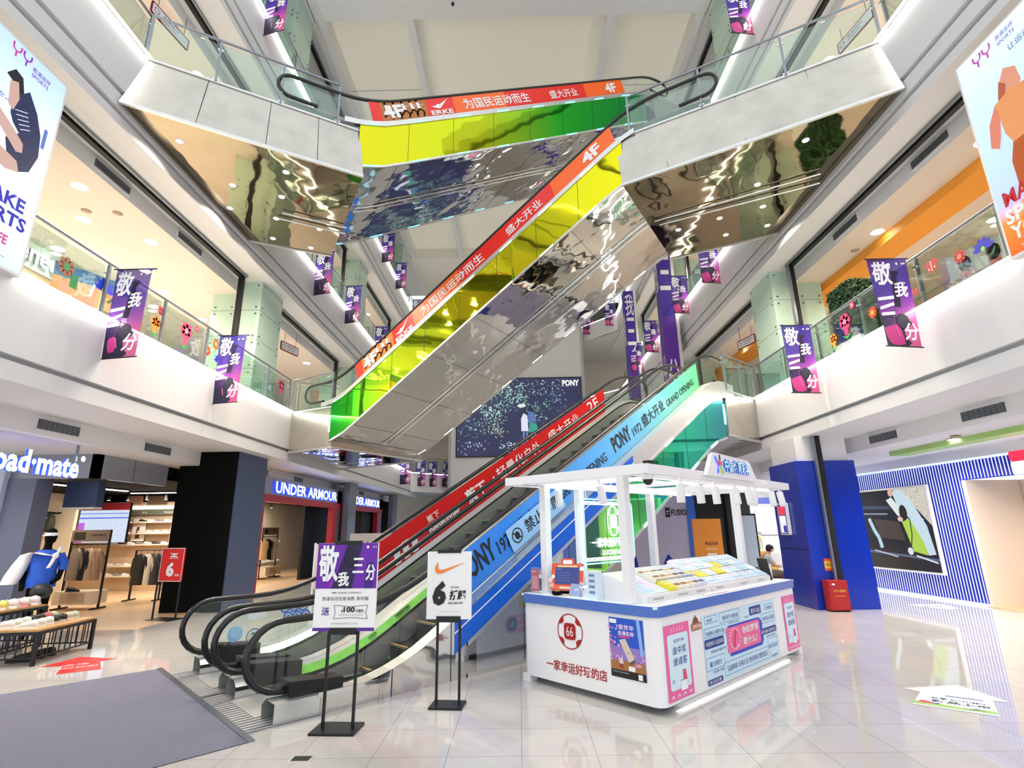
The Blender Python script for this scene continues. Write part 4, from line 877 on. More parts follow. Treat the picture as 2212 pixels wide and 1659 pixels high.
# flower stickers on the second-floor glass
def sticker(label, T, kind, c1, c2, s):
    q = MB(T)
    if kind == 'flower':
        for k in range(8): a = R(45*k); q.disc(.62*s*math.cos(a), .62*s*math.sin(a), .3*s, c1, None, 0, 10)
        q.disc(0, 0, .38*s, c2, None, .003, 12); q.rect(-.05*s, -1.3*s, .05*s, -.6*s, '#2E7A3A', None, -.002)
    elif kind == 'lotus':
        pts = []
        for k in range(13): a = R(-15+210*k/12); r = s*(1.05 if k % 2 else .75); pts.append((r*math.cos(a), r*math.sin(a)*.95))
        q.poly(pts, c1); q.disc(-.05*s, -.05*s, .2*s, c2, None, .003, 10); q.poly([(.4*s, -.9*s), (.95*s, -.3*s), (1.0*s, -.5*s), (.7*s, -.9*s)], '#1E5A34', None, .001)
    elif kind == 'butterfly':
        for sg in (-1, 1): q.disc(sg*.45*s, .25*s, .42*s, c1, None, 0, 12); q.disc(sg*.35*s, -.35*s, .32*s, c1, None, .001, 12); q.disc(sg*.4*s, -.3*s, .12*s, c2, None, .003, 8)
        q.rect(-.06*s, -.6*s, .06*s, .6*s, c2, None, .004)
    elif kind == 'bloom':
        for k in range(6): a = R(60*k); q.disc(.5*s*math.cos(a), .55*s+.5*s*math.sin(a), .42*s, c1, None, 0, 10)
        q.disc(0, .55*s, .3*s, c2, None, .003, 10); q.poly([(-.35*s, .1*s), (.35*s, .1*s), (.3*s, -.9*s), (-.3*s, -.9*s)], c1, None, .001); q.poly([(-.8*s, -.8*s), (0, -1.0*s), (.8*s, -.8*s), (0, -1.35*s)], '#2E8A4A', None, .002)
    else: q.rect(-.5*s, -.8*s, .5*s, .8*s, c1)
    return tag(q.build('glass_sticker'), label, 'sticker', 'flower stickers on the balcony glass')
def sL(y, z): return frame((-6.535, y, z), (0, 1, 0), (0, 0, 1))
def sR(y, z): return frame((6.535, y, z), (0, -1, 0), (0, 0, 1))
for a in (('brown daisy sticker on the glass under the lit blue shop letters', sL(6.85, 5.52), 'flower', '#8A4E32', '#2E7A3A', .16), ('green square sticker on the glass below the brown daisy', sL(7.02, 5.36), 'square', '#1E7A3E', '', .13), ('blue tulip sticker on the glass beside the first purple banner', sL(7.58, 5.5), 'lotus', '#2038C8', '#C8D83A', .2),
          ('orange fan-shaped sticker on the glass between the first two banners', sL(8.82, 5.37), 'bloom', '#D08A2A', '#B84A1E', .14), ('small red butterfly sticker above the orange fan-shaped sticker', sL(8.93, 5.7), 'butterfly', '#C83A4A', '#4A1A1A', .13), ('big pink bloom sticker on the glass between the first two banners', sL(9.69, 5.5), 'bloom', '#D8486A', '#F08AA0', .2),
          ('small red dot flower next to the big pink bloom, blue-screen side', sL(10.0, 5.78), 'flower', '#C83A5A', '#F0A0B0', .07), ('red daisy sticker beside the second purple banner, blue-screen side', sL(10.45, 5.46), 'flower', '#C8402A', '#E8883A', .12), ('tan daisy sticker above the red daisy, blue-screen side', sL(10.72, 5.7), 'flower', '#B87A4A', '#D8B08A', .14), ('deep blue tulip sticker partly behind the second purple banner', sL(10.9, 5.36), 'lotus', '#2038C8', '#C8D83A', .17), ('pink bloom sticker on the glass next to the lower landing', sL(14.0, 5.55), 'bloom', '#D8486A', '#F08AA0', .18),
          ('big deep blue lotus sticker at the foot of the orange runner screen', sR(6.66, 5.42), 'lotus', '#1B1FA8', '#8AC83A', .17), ('red daisy sticker next to the big blue lotus', sR(7.05, 5.5), 'flower', '#C02A2A', '#E07A5A', .11), ('red butterfly sticker beside the first banner on the orange-screen side', sR(7.56, 5.62), 'butterfly', '#B82A38', '#F0D0A0', .14), ('red leaf sticker partly behind the first banner on the orange-screen side', sR(8.0, 5.38), 'butterfly', '#B04A4A', '#6A2A2A', .09),
          ('red daisy sticker between the two banners on the orange-screen side', sR(9.04, 5.46), 'flower', '#C8402A', '#E8A03A', .12), ('big pink bloom sticker before the green hedge block', sR(9.85, 5.5), 'bloom', '#C8386A', '#E878A0', .19), ('orange fan-shaped sticker beside the second banner on the orange-screen side', sR(10.3, 5.33), 'bloom', '#D8882A', '#B84A1E', .13), ('small red dot flower above the big pink bloom, orange-screen side', sR(9.55, 5.83), 'flower', '#C83A5A', '#F0A0B0', .08)): sticker(*a)
# ================================================================ lottery kiosk
K = frame((1.33, 5.62, 0), (math.cos(R(44)), math.sin(R(44)), 0), (-math.sin(R(44)), math.cos(R(44)), 0))
KL, KW = 3.65, 1.9
pm('kiosk_white', '#F3F2F4', .35); pm('kiosk_blue', '#4F74C4', .35); pm('kiosk_top', '#E9F2F8', .25)
kt = thing('sales_kiosk', 'white lottery sales kiosk with blue counter edge, canopy frame and lit base', 'kiosk', T=K)
def shell(q, x0, x1, y0, y1, z0, z1, r, m, n=5):
    pts = []
    for cx, cy, a in ((x1-r, y1-r, 0), (x0+r, y1-r, 90), (x0+r, y0+r, 180), (x1-r, y0+r, 270)):
        for i in range(n+1): t = R(a+90*i/n); pts.append((cx+r*math.cos(t), cy+r*math.sin(t)))
    k = len(pts); vs = [(*p, z0) for p in pts]+[(*p, z1) for p in pts]
    q.add(vs, [(i, (i+1) % k, k+(i+1) % k, k+i) for i in range(k)], m, None, True)
q = MB(); shell(q, 0, KL, 0, KW, .07, .87, .11, 'kiosk_white'); q.rbox(.05, KL-.05, .05, .5, .07, .86, .09, 'kiosk_white'); q.box(.05, .5, .1, KW-.1, .07, .86, 'kiosk_white'); q.box(KL-.5, KL-.05, .1, KW-.1, .07, .86, 'kiosk_white'); q.box(.1, KL-.1, KW-.4, KW-.06, .07, .86, 'kiosk_white'); q.build('counter_body', kt)
q = MB(); shell(q, -.02, KL+.02, -.02, KW+.02, .87, .97, .12, 'kiosk_blue'); q.build('counter_edge', kt)
q = MB()
for a in ((-.0, KL, .0, .55), (.0, .55, .55, KW-.45), (KL-.55, KL, .55, KW-.45), (0, KL, KW-.45, KW)): q.box(*a, .945, .968, 'kiosk_top')
q.build('countertop', kt)
q = MB(); q.box(.15, KL-.15, .12, KW-.12, 0, .07, 'grey_metal'); q.box(.0, .12, KW-.12, KW, 0, .08, 'kiosk_white'); q.box(KL-.12, KL, 0.02, .12, 0, .08, 'kiosk_white'); q.build('plinth', kt)
q = MB(); q.box(.4, KL-.3, .09, .115, .045, .06, 'lit_white'); q.build('base_light', kt)
# posts and canopy
for u, v in ((.3, 1.74), (.1, .36), (3.44, .62), (1.0, 1.74), (2.8, 1.74)):
    q = MB(); q.box(u-.05, u+.05, v-.05, v+.05, .97, 2.28, 'kiosk_white'); q.build('post', kt)
q = MB(); c0, c1, c2, c3 = (-.14, -.1), (4.22, .1), (4.22, 2.02), (-.18, 1.95); z0, z1 = 2.27, 2.37
for a, b_ in ((c0, c1), (c1, c2), (c2, c3), (c3, c0)): q.bar((*a, 2.32), (*b_, 2.32), .06, .1, 'kiosk_white')
for t_ in (.25, .5, .75): q.bar((c0[0]+(c1[0]-c0[0])*t_, c0[1]+.1*t_, 2.33), (c3[0]+(c2[0]-c3[0])*t_, c3[1], 2.33), .05, .06, 'kiosk_white')
q.bar((-.1, .22, 2.31), (4.2, .3, 2.31), .08, .07, 'kiosk_white'); q.bar((-.1, 1.72, 2.31), (4.2, 1.74, 2.31), .08, .07, 'kiosk_white'); q.bar((.12, -.05, 2.31), (.12, 1.9, 2.31), .08, .07, 'kiosk_white'); q.bar((3.42, .1, 2.31), (3.42, 2, 2.31), .08, .07, 'kiosk_white')
q.build('canopy_frame', kt)
q = MB(); q.box(.3, 4.0, .3, .33, 2.245, 2.265, 'lit_white'); q.box(.2, 3.9, 1.6, 1.63, 2.245, 2.265, 'lit_white'); q.box(.2, .23, .4, 1.6, 2.245, 2.265, 'lit_white'); q.build('canopy_light', kt)
# plaque with the lottery emblem
Tp = frame((1.12, -.13, 2.36), (1, .05, 0), (0, 0, 1))
q = MB(); pts = [(0, -.04), (1.62, -.04), (1.42, .2), (1.34, .23), (.28, .25), (.2, .22)]; q.prism(pts, -.05, 0, 'kiosk_white', Tp); q.build('plaque', kt)
q = MB(); q.text3('中国体育彩票', .5, .03, .16, .02, 'L#C8F2FF', 'film_deep', Tp, .004, w=.82, bold=.02)
q.line([(.26, .2), (.36, .09), (.3, .0)], .035, 'lit_blue', Tp, .01); q.line([(.36, .11), (.46, .0)], .03, 'L#35C060', Tp, .012); q.line([(.34, .08), (.38, .0)], .03, 'L#F5D020', Tp, .012); q.rect(.33, .1, .44, .15, 'L#E83048', Tp, .013); q.rect(.38, .16, .41, .23, 'matte_black', Tp, .013); q.build('emblem', kt)
# dome cameras and track lamps
for u, v in ((.02, -.02), (.05, -.06)):
    q = MB()
    if v == -.02: q.lathe([(.06, 2.27), (.06, 2.22)], 'kiosk_white', xf((u, v, 0))); q.ell((u, v, 2.22), (.055, .055, .06), 'black_rubber')
    else: q.box(u-.04, u+.06, v, v+.08, 2.37, 2.42, 'black')
    q.build('dome_camera' if v == -.02 else 'camera_box', kt)
lm = None
for u, v, ax, ay in ((.25, 1.45, -12, 8), (.2, .75, -18, 5), (.75, .02, 0, 2), (1.2, .03, 3, -4), (1.62, .04, 0, -3), (2.2, .05, 10, -10), (2.62, .06, 14, -12), (2.9, .07, 8, 4), (3.5, .09, 12, -10), (3.85, .1, 16, -14)):
    if lm is None:
        lm = MB(); lm.tube([(0, 0, 0), (0, 0, -.06)], .012, 'kiosk_white', n=6); lm.box(-.02, .02, -.02, .02, -.01, .02, 'kiosk_white'); lm.lathe([(.045, -.05), (.048, -.06), (.048, -.26), (.044, -.265)], 'kiosk_white', n=14); lm = lm.build('track_lamp', kt); o = lm
    else: o = lm.copy(); COL.objects.link(o); o.parent = kt
    o.location = (u, v, 2.265); o.rotation_euler = (R(ay), R(ax), 0)
# short face: ball emblem, shop name, phone poster
Ts = K @ frame((-.003, KW, 0), (0, -1, 0), (0, 0, 1))
Ts0 = frame((-.003, KW, 0), (0, -1, 0), (0, 0, 1))
pm('logo_red', '#A81E22', .4)
q = MB(); q.ring(.77, .62, .185, .012, 'logo_red', Ts0, .001, 32)
for sx_, sy_ in ((1, 1), (1, -1), (-1, 1), (-1, -1)):
    pts = [(.77+sx_*.175*math.sin(R(a)), .62+sy_*.175*math.cos(R(a))) for a in (32, 45, 58, 68)]; q.poly(pts+[(.77+sx_*.11, .62+sy_*.075), (.77+sx_*.085, .62+sy_*.1)], 'logo_red', Ts0, .002)
q.rrect(.685, .535, .855, .705, .04, 'logo_red', Ts0, .003); q.text('66', .77, .57, .1, 'sign_white', Ts0, .005, w=.1, bold=.0, align='C'); q.build('ball_emblem', kt)
q = MB(); q.text('一家幸运好玩的店', .4, .19, .11, 'logo_red', Ts0, .002, w=.86, bold=.015); q.build('lettering', kt, 'dark red shop name')
q = MB(); q.rect(1.32, .27, 1.74, .83, '#2456C8', Ts0, .002); q.rect(1.32, .40, 1.74, .56, '#8F7CC8', Ts0, .003); q.rect(1.32, .33, 1.74, .43, '#A8703C', Ts0, .004); q.rect(1.32, .27, 1.74, .34, 'sign_black', Ts0, .005)
q.poly([(1.66, .83), (1.70, .83), (1.73, .5), (1.69, .5)], '#8AB4F0', Ts0, .004)
for k in range(26): q.disc(1.32+abs(random.gauss(0, .05)), random.uniform(.42, .76), random.uniform(.008, .02), random.choice(['#E89AC8', '#C870B8', '#F0C0E0']), Ts0, .005, 6)
for k in range(10): q.disc(random.uniform(1.6, 1.73), random.uniform(.4, .5), random.uniform(.008, .02), '#E89AC8', Ts0, .005, 6)
q.poly([(1.44, .62), (1.52, .64), (1.62, .46), (1.55, .42)], '#D8C8B8', Ts0, .006); q.poly([(1.55, .42), (1.62, .46), (1.62, .435), (1.56, .4)], '#5A5048', Ts0, .006); q.line([(1.535, .5), (1.56, .51)], .005, '#5A5048', Ts0, .007)
q.rrect(1.54, .345, 1.62, .39, .01, '#F0F0F4', Ts0, .007); q.poly([(1.42, .36), (1.48, .36), (1.47, .4), (1.43, .4)], '#9A3A3A', Ts0, .006); q.poly([(1.43, .4), (1.42, .48), (1.45, .44), (1.47, .49), (1.48, .4)], '#E8D0D8', Ts0, .006)
q.rrect(1.33, .775, 1.42, .815, .01, 'sign_white', Ts0, .006); q.rect(1.65, .28, 1.7, .33, 'sign_white', Ts0, .007)
q.text('7里芳华', 1.41, .72, .05, '#F4D8F4', Ts0, .007, w=.22, bold=.02); q.text('浪漫奖券', 1.43, .665, .045, '#F4D8F4', Ts0, .007, w=.2, bold=.02); q.rrect(1.43, .645, 1.58, .66, .007, '#D84A98', Ts0, .007); q.text('活动时间 全国体育彩票', 1.34, .315, .01, '#C8C8C8', Ts0, .007, w=.2)
q.build('phone_poster', kt)
# long face: panels
Tl = frame((0, -.003, 0), (1, 0, 0), (0, 0, 1))
def pink(x0, x1, two):
    q = MB(); w = x1-x0; q.rect(x0, .1, x1, .78, '#F06AA8', Tl, .002); q.rrect(x0+.05, .19, x1-.04, .69, .03, '#D8F0FA', Tl, .003)
    for k in range(5): q.line([(x0+w*(.3+.1*k), .71), (x0+w*(.26+.12*k), .755)], .008, '#FBE6F0', Tl, .003)
    for k in range(4): q.ring(x0+w*(.16+.23*k), .12, .03, .012, '#FBE6F0', Tl, .003, 10, a0=0, a1=180)
    q.ring(x0+w*.22, .27, .02, .006, '#5A78C8', Tl, .005, 12); q.poly([(x0+w*.6, .26), (x0+w*.75, .26), (x0+w*.72, .35), (x0+w*.6, .35)], '#E84A78', Tl, .005); q.rrect(x0+w*.48, .17, x0+w*.75, .26, .01, '#F4FAFF', Tl, .006); q.line([(x0+w*.48, .26), (x0+w*.75, .26), (x0+w*.75, .17)], .005, '#4A60B8', Tl, .007)
    q.build('pink_poster', kt)
    q = MB(); q.text('WELCOME TO WIN', x0+w*.33, .61, .03, '#3A4A9A', Tl, .006, w=w*.4, bold=0)
    for r, s in enumerate(('谁中奖', '谁请客')): q.text(s, x0+w*.26, .50-.1*r, .075, '#3A4A9A', Tl, .006, w=w*.55, bold=0)
    q.build('poster_lettering', kt)
pink(.1, .59, 0); pink(3.11, 3.54, 0)
q = MB(); q.rect(.87, .095, 2.83, .785, '#CFEAF8', Tl, .002); z = .003; n_ = '#24408F'
for a in ((.93, .7, 1.22, .77), (1.28, .67, 1.78, .775), (.9, .56, 1.4, .65), (2.38, .53, 2.8, .64), (.89, .24, 1.3, .36), (1.28, .13, 2.5, .26), (2.52, .68, 2.78, .74), (2.5, .27, 2.8, .34)): q.line([(a[0], a[1]), (a[2], a[1]), (a[2], a[3]), (a[0], a[3]), (a[0], a[1])], .008, '#7FA8D8', Tl, z)
for a in ((2.06, .66, 2.4, .76), (.88, .45, 1.33, .545), (2.3, .40, 2.8, .475), (.88, .1, 1.22, .155)): q.rrect(*a, .02, n_, Tl, z)
q.poly([(1.45, .30), (2.32, .30), (2.38, .35), (2.38, .57), (2.3, .62), (1.45, .62)], '#2B45C8', Tl, .004); q.rrect(1.4, .335, 2.3, .6, .03, '#F26AA0', Tl, .006)
for k in range(16): a = R(22.5*k); q.disc(1.6+.13*math.cos(a), .47+.105*math.sin(a), .012, 'sign_white', Tl, .008, 8)
q.line([(1.56, .38), (1.62, .52)], .035, '#D8284A', Tl, .008); q.disc(1.625, .535, .028, '#E8405A', Tl, .009, 10); q.ring(1.67, .41, .035, .012, 'sign_white', Tl, .008, 10, a0=180, a1=360)
q.build('promotion_panel', kt)
q = MB(); q.text('你的梦想', 1.79, .49, .085, 'sign_white', Tl, .01, w=.46, bold=.02); q.text('是什么?', 1.79, .37, .085, 'sign_white', Tl, .01, w=.4, bold=.02)
for s, x, y, h, w, c in (('更多公益', 2.1, .68, .055, .26, 'sign_white'), ('中国体彩 公益体彩', .91, .475, .045, .4, 'sign_white'), ('快乐购彩 理性投注', 2.33, .415, .04, .44, 'sign_white'), ('责任彩票', .9, .11, .035, .28, 'sign_white'), ('购彩有节 乐善好施', 1.34, .69, .05, .4, n_), ('为国争光 微笑公益', .92, .575, .045, .44, n_), ('你中奖人 我添彩', 2.42, .555, .05, .36, n_), ('量力而行', .95, .27, .05, .28, n_), ('公益体彩 乐善人生 快乐购彩 理性投注', 1.34, .165, .06, 1.1, n_), ('体彩', .97, .715, .03, .14, n_), ('传递爱心', 2.55, .69, .03, .2, n_), ('小小彩票大大公益', 1.45, .635, .025, .3, n_), ('今日好运气', 1.9, .65, .022, .14, n_), ('财富自由 健康平安', 1.0, .4, .028, .36, n_), ('一张彩票一份爱', .98, .2, .028, .28, n_), ('支持体育 奉献爱心', 2.46, .36, .025, .3, n_), ('国家公益彩票', 2.5, .23, .03, .28, n_), ('乐在其中', 2.55, .12, .03, .2, n_)):
    q.text(s, x, y, h, c, Tl, .006, w=w, bold=0)
q.build('promotion_lettering', kt)
q = MB(); q.poly([(.66, .7), (.74, .82), (.82, .7)], '#8A4A34', Tl, .003); q.disc(.74, .74, .06, '#8A4A34', Tl, .004, 14); q.rrect(.64, .67, .85, .74, .01, '#B86A48', Tl, .006); q.text('温馨提醒', .655, .685, .04, '#F4E4D8', Tl, .008, w=.18, bold=.01); q.build('brown_sticker', kt)
# rear face, seen mirrored in the escalator's polished side
Tb = frame((KL, KW+.003, 0), (-1, 0, 0), (0, 0, 1))
q = MB(); q.rect(.2, .14, 3.0, .84, '#E8F4FC', Tb, .001); q.rrect(2.2, .25, 2.9, .5, .12, '#F0B8DC', Tb, .003); q.disc(2.75, .375, .1, '#2038B8', Tb, .005, 20); q.disc(2.75, .375, .05, '#68D8E8', Tb, .007, 12); q.disc(1.85, .6, .18, '#50D0D8', Tb, .003, 20); q.rrect(2.25, .58, 2.6, .82, .03, '#F0D080', Tb, .003); q.rrect(1.1, .3, 1.6, .5, .08, '#A8D8F0', Tb, .003)
for r in range(2): q.text('快乐购彩理', 2.26, .4-.1*r, .06, 'sign_white', Tb, .005, w=.36)
q.build('rear_panel', kt)
# neon board hanging inside
nb = thing('neon_sign', 'clear rounded board with a glowing ball emblem hung inside the kiosk', 'neon sign', T=K @ frame((.18, 1.08, 1.32), (1, 0, 0), (0, 0, 1)))
glass_mat('acrylic', (.80, .97, .97), .4)
q = MB(); q.rrect(0, 0, 1.1, .76, .1, 'acrylic', None, -.01, 8); q.build('acrylic_panel', nb)
q = MB(); 
def loop(r, i): 
    pts = []
    for cx, cy, a in ((1.1-i-r, .76-i-r, 0), (i+r, .76-i-r, 90), (i+r, i+r, 180), (1.1-i-r, i+r, 270)):
        for k in range(5): t = R(a+90*k/4); pts.append((cx+r*math.cos(t), cy+r*math.sin(t), .01))
    return pts
for i, rr, m in ((0., .1, 'led_cyan'), (.035, .07, 'neon'), (.06, .06, 'neon')): q.tube(loop(rr, i), .008, m, n=6, closed=True)
q.build('neon_border', nb)
q = MB(); q.ring(.68, .5, .135, .014, 'neon', None, .01, 24, ry=.19); q.rrect(.61, .41, .75, .58, .04, 'neon', None, .012)
for sx_, sy_ in ((1, 1), (1, -1), (-1, 1), (-1, -1)): q.line([(.68+sx_*.05, .5+sy_*.17), (.68+sx_*.06, .5+sy_*.1), (.68+sx_*.12, .5+sy_*.07)], .014, 'neon', None, .01)
q.text('一家幸运好玩的店', .22, .18, .12, 'neon', None, .012, w=.84, bold=.03); q.text('LUCK&FUN', .42, .09, .06, 'neon', None, .012, w=.42, bold=.03); q.text('66', .68, .45, .09, 'led_cyan', None, .016, w=.08, align='C'); q.build('neon_letters', nb)
for x in (.15, .95): q = MB(); q.tube([(x, 0, .76), (x, 0, .93)], .006, 'chrome', n=6); q.T = None; o = q.build('hanger', nb); o.rotation_euler = (0, 0, 0)
for o in nb.children:
    if o.name.startswith('hanger'): o.matrix_local = Matrix(((1, 0, 0, 0), (0, 0, 1, 0), (0, 1, 0, 0), (0, 0, 0, 1)))
# things on the counter
def kthing(n, l, c, u, v, rz=0, z=.968, g=None): return thing(n, l, c, T=K @ Matrix.Translation((u, v, z)) @ Matrix.Rotation(R(rz), 4, 'Z'), group=g)
t = kthing('card_stand', 'small upright dusty-red card in a clear stand at the kiosk corner', 'sign', .13, 1.78, 0)
Tq = frame((-.0, .08, .0), (0, -1, .0), (0.0, 0, 1)); q = MB(); q.box(-.006, .006, -.08, .08, .0, .3, 'clear_glass'); q.box(-.04, .04, -.08, .08, 0, .008, 'clear_glass'); q.build('holder', t)
q = MB(); q.rect(.01, .02, .15, .28, '#B86A78', Tq, .008); q.rect(.03, .05, .13, .2, '#C88898', Tq, .009); q.text('公告', .03, .24, .02, 'sign_white', Tq, .01, w=.06); 
for k in range(7): q.rect(.03, .19-.02*k, .12, .193-.02*k, '#E8C8D0', Tq, .01)
q.build('card', t)
t = kthing('ticket_terminal', 'tablet terminal in an orange cardboard surround with a blue screen', 'terminal', .30, 1.42, 20)
Tq = frame((-.05, .2, .0), (0, -1, 0), (.28, 0, 1))
q = MB(); q.rrect(0, .04, .42, .36, .02, '#E8583C', Tq, .0); q.rrect(.12, .33, .3, .42, .03, '#E8583C', Tq, .001); q.rrect(.01, .05, .41, .1, .01, '#F07050', Tq, .003); q.build('surround', t)
q = MB(); q.box(0, .42, .04, .36, -.02, -.002, '#E0E4EA', Tq); q.add([(.0, -.2, 0), (.0, .2, 0), (.22, .2, 0), (.22, -.2, 0), (.09, -.18, .32), (.09, .18, .32)], [(0, 1, 2, 3), (3, 2, 5, 4), (0, 3, 4), (1, 5, 2)], '#D8DCE2'); q.build('stand', t)
q = MB(); q.rect(.055, .115, .365, .31, 'L#1F3A8C', Tq, .004); q.rect(.075, .28, .13, .295, 'L#5A78C8', Tq, .005); 
for k in range(4): q.rect(.085, .245-.03*k, .25, .25-.03*k, 'L#5A78C8', Tq, .005)
q.build('screen', t)
q = MB()
for x, y, s, c in ((.02, .1, .03, '#F4B0A0'), (.0, .16, .03, '#F8D0C0'), (.03, .2, .025, '#F8F0F0'), (.4, .06, .035, '#F0F0F4'), (.4, .12, .025, '#F4D0C8'), (.4, .3, .03, '#F4F4F4'), (.37, .35, .02, '#F08060')): q.disc(x, y, s, c, Tq, .006, 10)
q.rrect(.15, .35, .27, .4, .015, '#F8F0EC', Tq, .005); q.rrect(.08, .315, .34, .335, .005, '#F8D8A0', Tq, .005); q.rrect(.12, .06, .3, .085, .005, '#F8E0C8', Tq, .006); q.build('printed_decoration', t)
t = kthing('tape_dispenser', 'yellow and black tape dispenser lying before the orange terminal', 'tape dispenser', .13, 1.42, 60); q = MB(); q.lathe([(.05, 0), (.055, .01), (.055, .035), (.05, .045)], 'matte_black', n=16); q.box(.02, .14, -.025, .025, 0, .03, 'matte_black'); q.build('body', t); q = MB(); q.lathe([(.035, .046), (.035, .05)], '#D8B83A', n=14); q.build('tape_roll', t)
t = kthing('desk_calendar', 'small blue and cream desk calendar on the kiosk counter', 'calendar', .2, 1.2, -10); q = MB(); q.add([(-.02, .1, 0), (-.02, -.1, 0), (.08, -.1, 0), (.08, .1, 0), (.03, .1, .13), (.03, -.1, .13)], [(0, 1, 2, 3), (1, 0, 4, 5), (3, 2, 5, 4), (0, 3, 4), (1, 5, 2)], '#8FA4D0'); q.build('stand', t); q = MB(); q.poly([(.12, -.0, .004), (-.06, .24, .004), (-.13, .16, .004), (.02, -.06, .004)], '#EFE3C4'); q.build('sheet', t)
t = kthing('receipt_printer', 'small white receipt printer on the kiosk counter', 'printer', .3, 1.0, 0); q = MB(); q.rbox(-.1, .1, -.14, .14, 0, .11, .02, '#EEF1F4'); q.build('body', t); q = MB(); q.rect(-.1, .03, .1, .08, '#DDE2E8', frame((-.101, .1, 0), (0, -1, 0), (0, 0, 1)), 0); q.disc(.03, .08, .008, 'matte_black', frame((-.102, .1, 0), (0, -1, 0), (0, 0, 1)), .001, 8); q.disc(.13, .08, .008, 'matte_black', frame((-.102, .1, 0), (0, -1, 0), (0, 0, 1)), .001, 8); q.build('front', t)
t = kthing('acrylic_box', 'tall narrow white acrylic notice box beside the ticket displays', 'notice box', .12, .84, 0); q = MB(); q.box(-.05, .05, -.07, .07, 0, .30, '#DCEBF6'); q.build('case', t); q = MB()
for k in range(4): q.rect(-.04, .06+.06*k, .04, .09+.06*k, '#7890C8', frame((-.051, .0, 0), (0, -1, 0), (0, 0, 1)), .001)
q.build('notice', t)
t = kthing('office_chair', 'dark brown swivel chair inside the kiosk', 'chair', 1.15, 1.0, 30, z=0); q = MB(); q.rbox(-.25, .25, -.25, .25, .46, .55, .08, '#3A322F'); q.build('seat', t); q = MB(); q.loft([[(-.27, y*.24, z), (-.22, y*.24, z), (-.22, -y*.24, z), (-.27, -y*.24, z)] for z, y in ((.55, .8), (.7, 1), (.95, 1), (1.12, .8))], '#3A322F'); q.build('backrest', t); q = MB(); q.tube([(0, 0, .08), (0, 0, .46)], .03, 'dark_metal'); q.build('column', t); q = MB()
for k in range(5): a = R(72*k); q.bar((0, 0, .08), (.3*math.cos(a), .3*math.sin(a), .04), .05, .04, 'dark_metal'); q.ell((.3*math.cos(a), .3*math.sin(a), .03), .03, 'black')
q.build('wheel_base', t)
for sg in (-1, 1): q = MB(); q.tube([(-.2, sg*.28, .5), (-.2, sg*.3, .72), (.12, sg*.3, .72), (.15, sg*.28, .5)], .02, 'black'); q.build('armrest', t)
# sloped display cases and their scratch-card packs
def case(label, u0, u1, hb):
    t = kthing('ticket_display', label, 'display case', u0, .22); w = u1-u0; d = .58
    q = MB(); q.add([(0, 0, 0), (w, 0, 0), (w, d, 0), (0, d, 0), (0, 0, .07), (w, 0, .07), (w, d, hb), (0, d, hb)], [(0, 3, 2, 1), (0, 1, 5, 4), (1, 2, 6, 5), (2, 3, 7, 6), (3, 0, 4, 7), (4, 5, 6, 7)], 'kiosk_white'); q.build('body', t)
    q = MB(); q.box(.0, w, -.012, 0, .0, .06, '#E8E0DC'); q.build('front_lip', t)
    q = MB(); Tn = frame((0, -.014, 0), (1, 0, 0), (0, 0, 1))
    for x in (.1, w*.45, w*.75): q.text('即开型体育彩票', x, .02, .02, '#5A6A9A', Tn, .001, w=.2, bold=0)
    q.build('lettering', t)
    return K @ Matrix.Translation((u0, .22, .968)) @ frame((0, 0, .072), (1, 0, 0), (0, d, hb-.07)), w, math.hypot(d, hb-.07)
def pack(x, y, w, h, T, c, band, label, grp, rise=.03):
    t = thing('scratch_card_pack', label, 'lottery cards', T=T @ Matrix.Translation((x, y, 0)), group=grp)
    q = MB(); q.box(0, w, 0, h, 0, rise, c); q.build('cards', t)
    q = MB(); q.rect(.008, h*.12, w-.008, h*.42, band, None, rise+.001); q.rect(.0, h*.94, w, h, '#6E7488', None, rise+.001); q.rect(0, 0, .006, h, '#A8AEC0', None, rise+.001); q.rect(.01, h*.62, w-.01, h*.68, '#9AA8C8', None, rise+.001); q.rect(.01, h*.78, w*.6, h*.83, '#B8C0D8', None, rise+.001); q.build('print', t)
Td, w, h = case('sloped white display case of lottery cards nearest the kiosk corner', .2, 1.56, .27)
tag(MB(Td).rect(.02, .02, .48, h-.02, '#CFE6F4', None, .002).rect(.05, .05, .25, h*.5, '#A8CCF0', None, .003).rect(.27, .1, .45, h*.7, '#D8C8F0', None, .003).rect(.06, h*.6, .22, h*.9, '#F0E4C8', None, .003).line([(.1, .1), (.2, .3), (.3, .25), (.42, h*.9)], .008, '#E888C0', None, .004).build('map_sheet'), 'pale blue printed map sheet on the sloped display by the kiosk corner', 'sheet')
G1 = 'card packs in the nearer display'
cols1 = ['#F0E428', '#F6F0D8', '#F8F2E2', '#F4EEE0', '#DDE4F4', '#D8DEF2']; band1 = ['#D8CC20', '#8A5A38', '#9A6A3A', '#C8A878', '#6A4A4A', '#4A4A8A']
for r in range(3):
    for c in range(6): pack(.5+c*.142, .02+r*h*.32, .13, h*.3, Td, cols1[c] if r == 0 or c else '#F4EED8', band1[(c+r) % 6] if c or r == 0 else '#8A5A38', 'upright lottery card pack in the slots of the sloped display nearer the kiosk corner', G1, .02+.02*(r+1) % .05)
Td, w, h = case('sloped white display case of lottery cards farther along the kiosk counter', 1.6, 3.36, .33)
G2 = 'card packs in the farther display'
cols2 = ['#F2F6FA', '#DCECFA', '#EAF4FA', '#F4F0F8', '#D8EAF8', '#E4F0FA', '#CFE4F6']
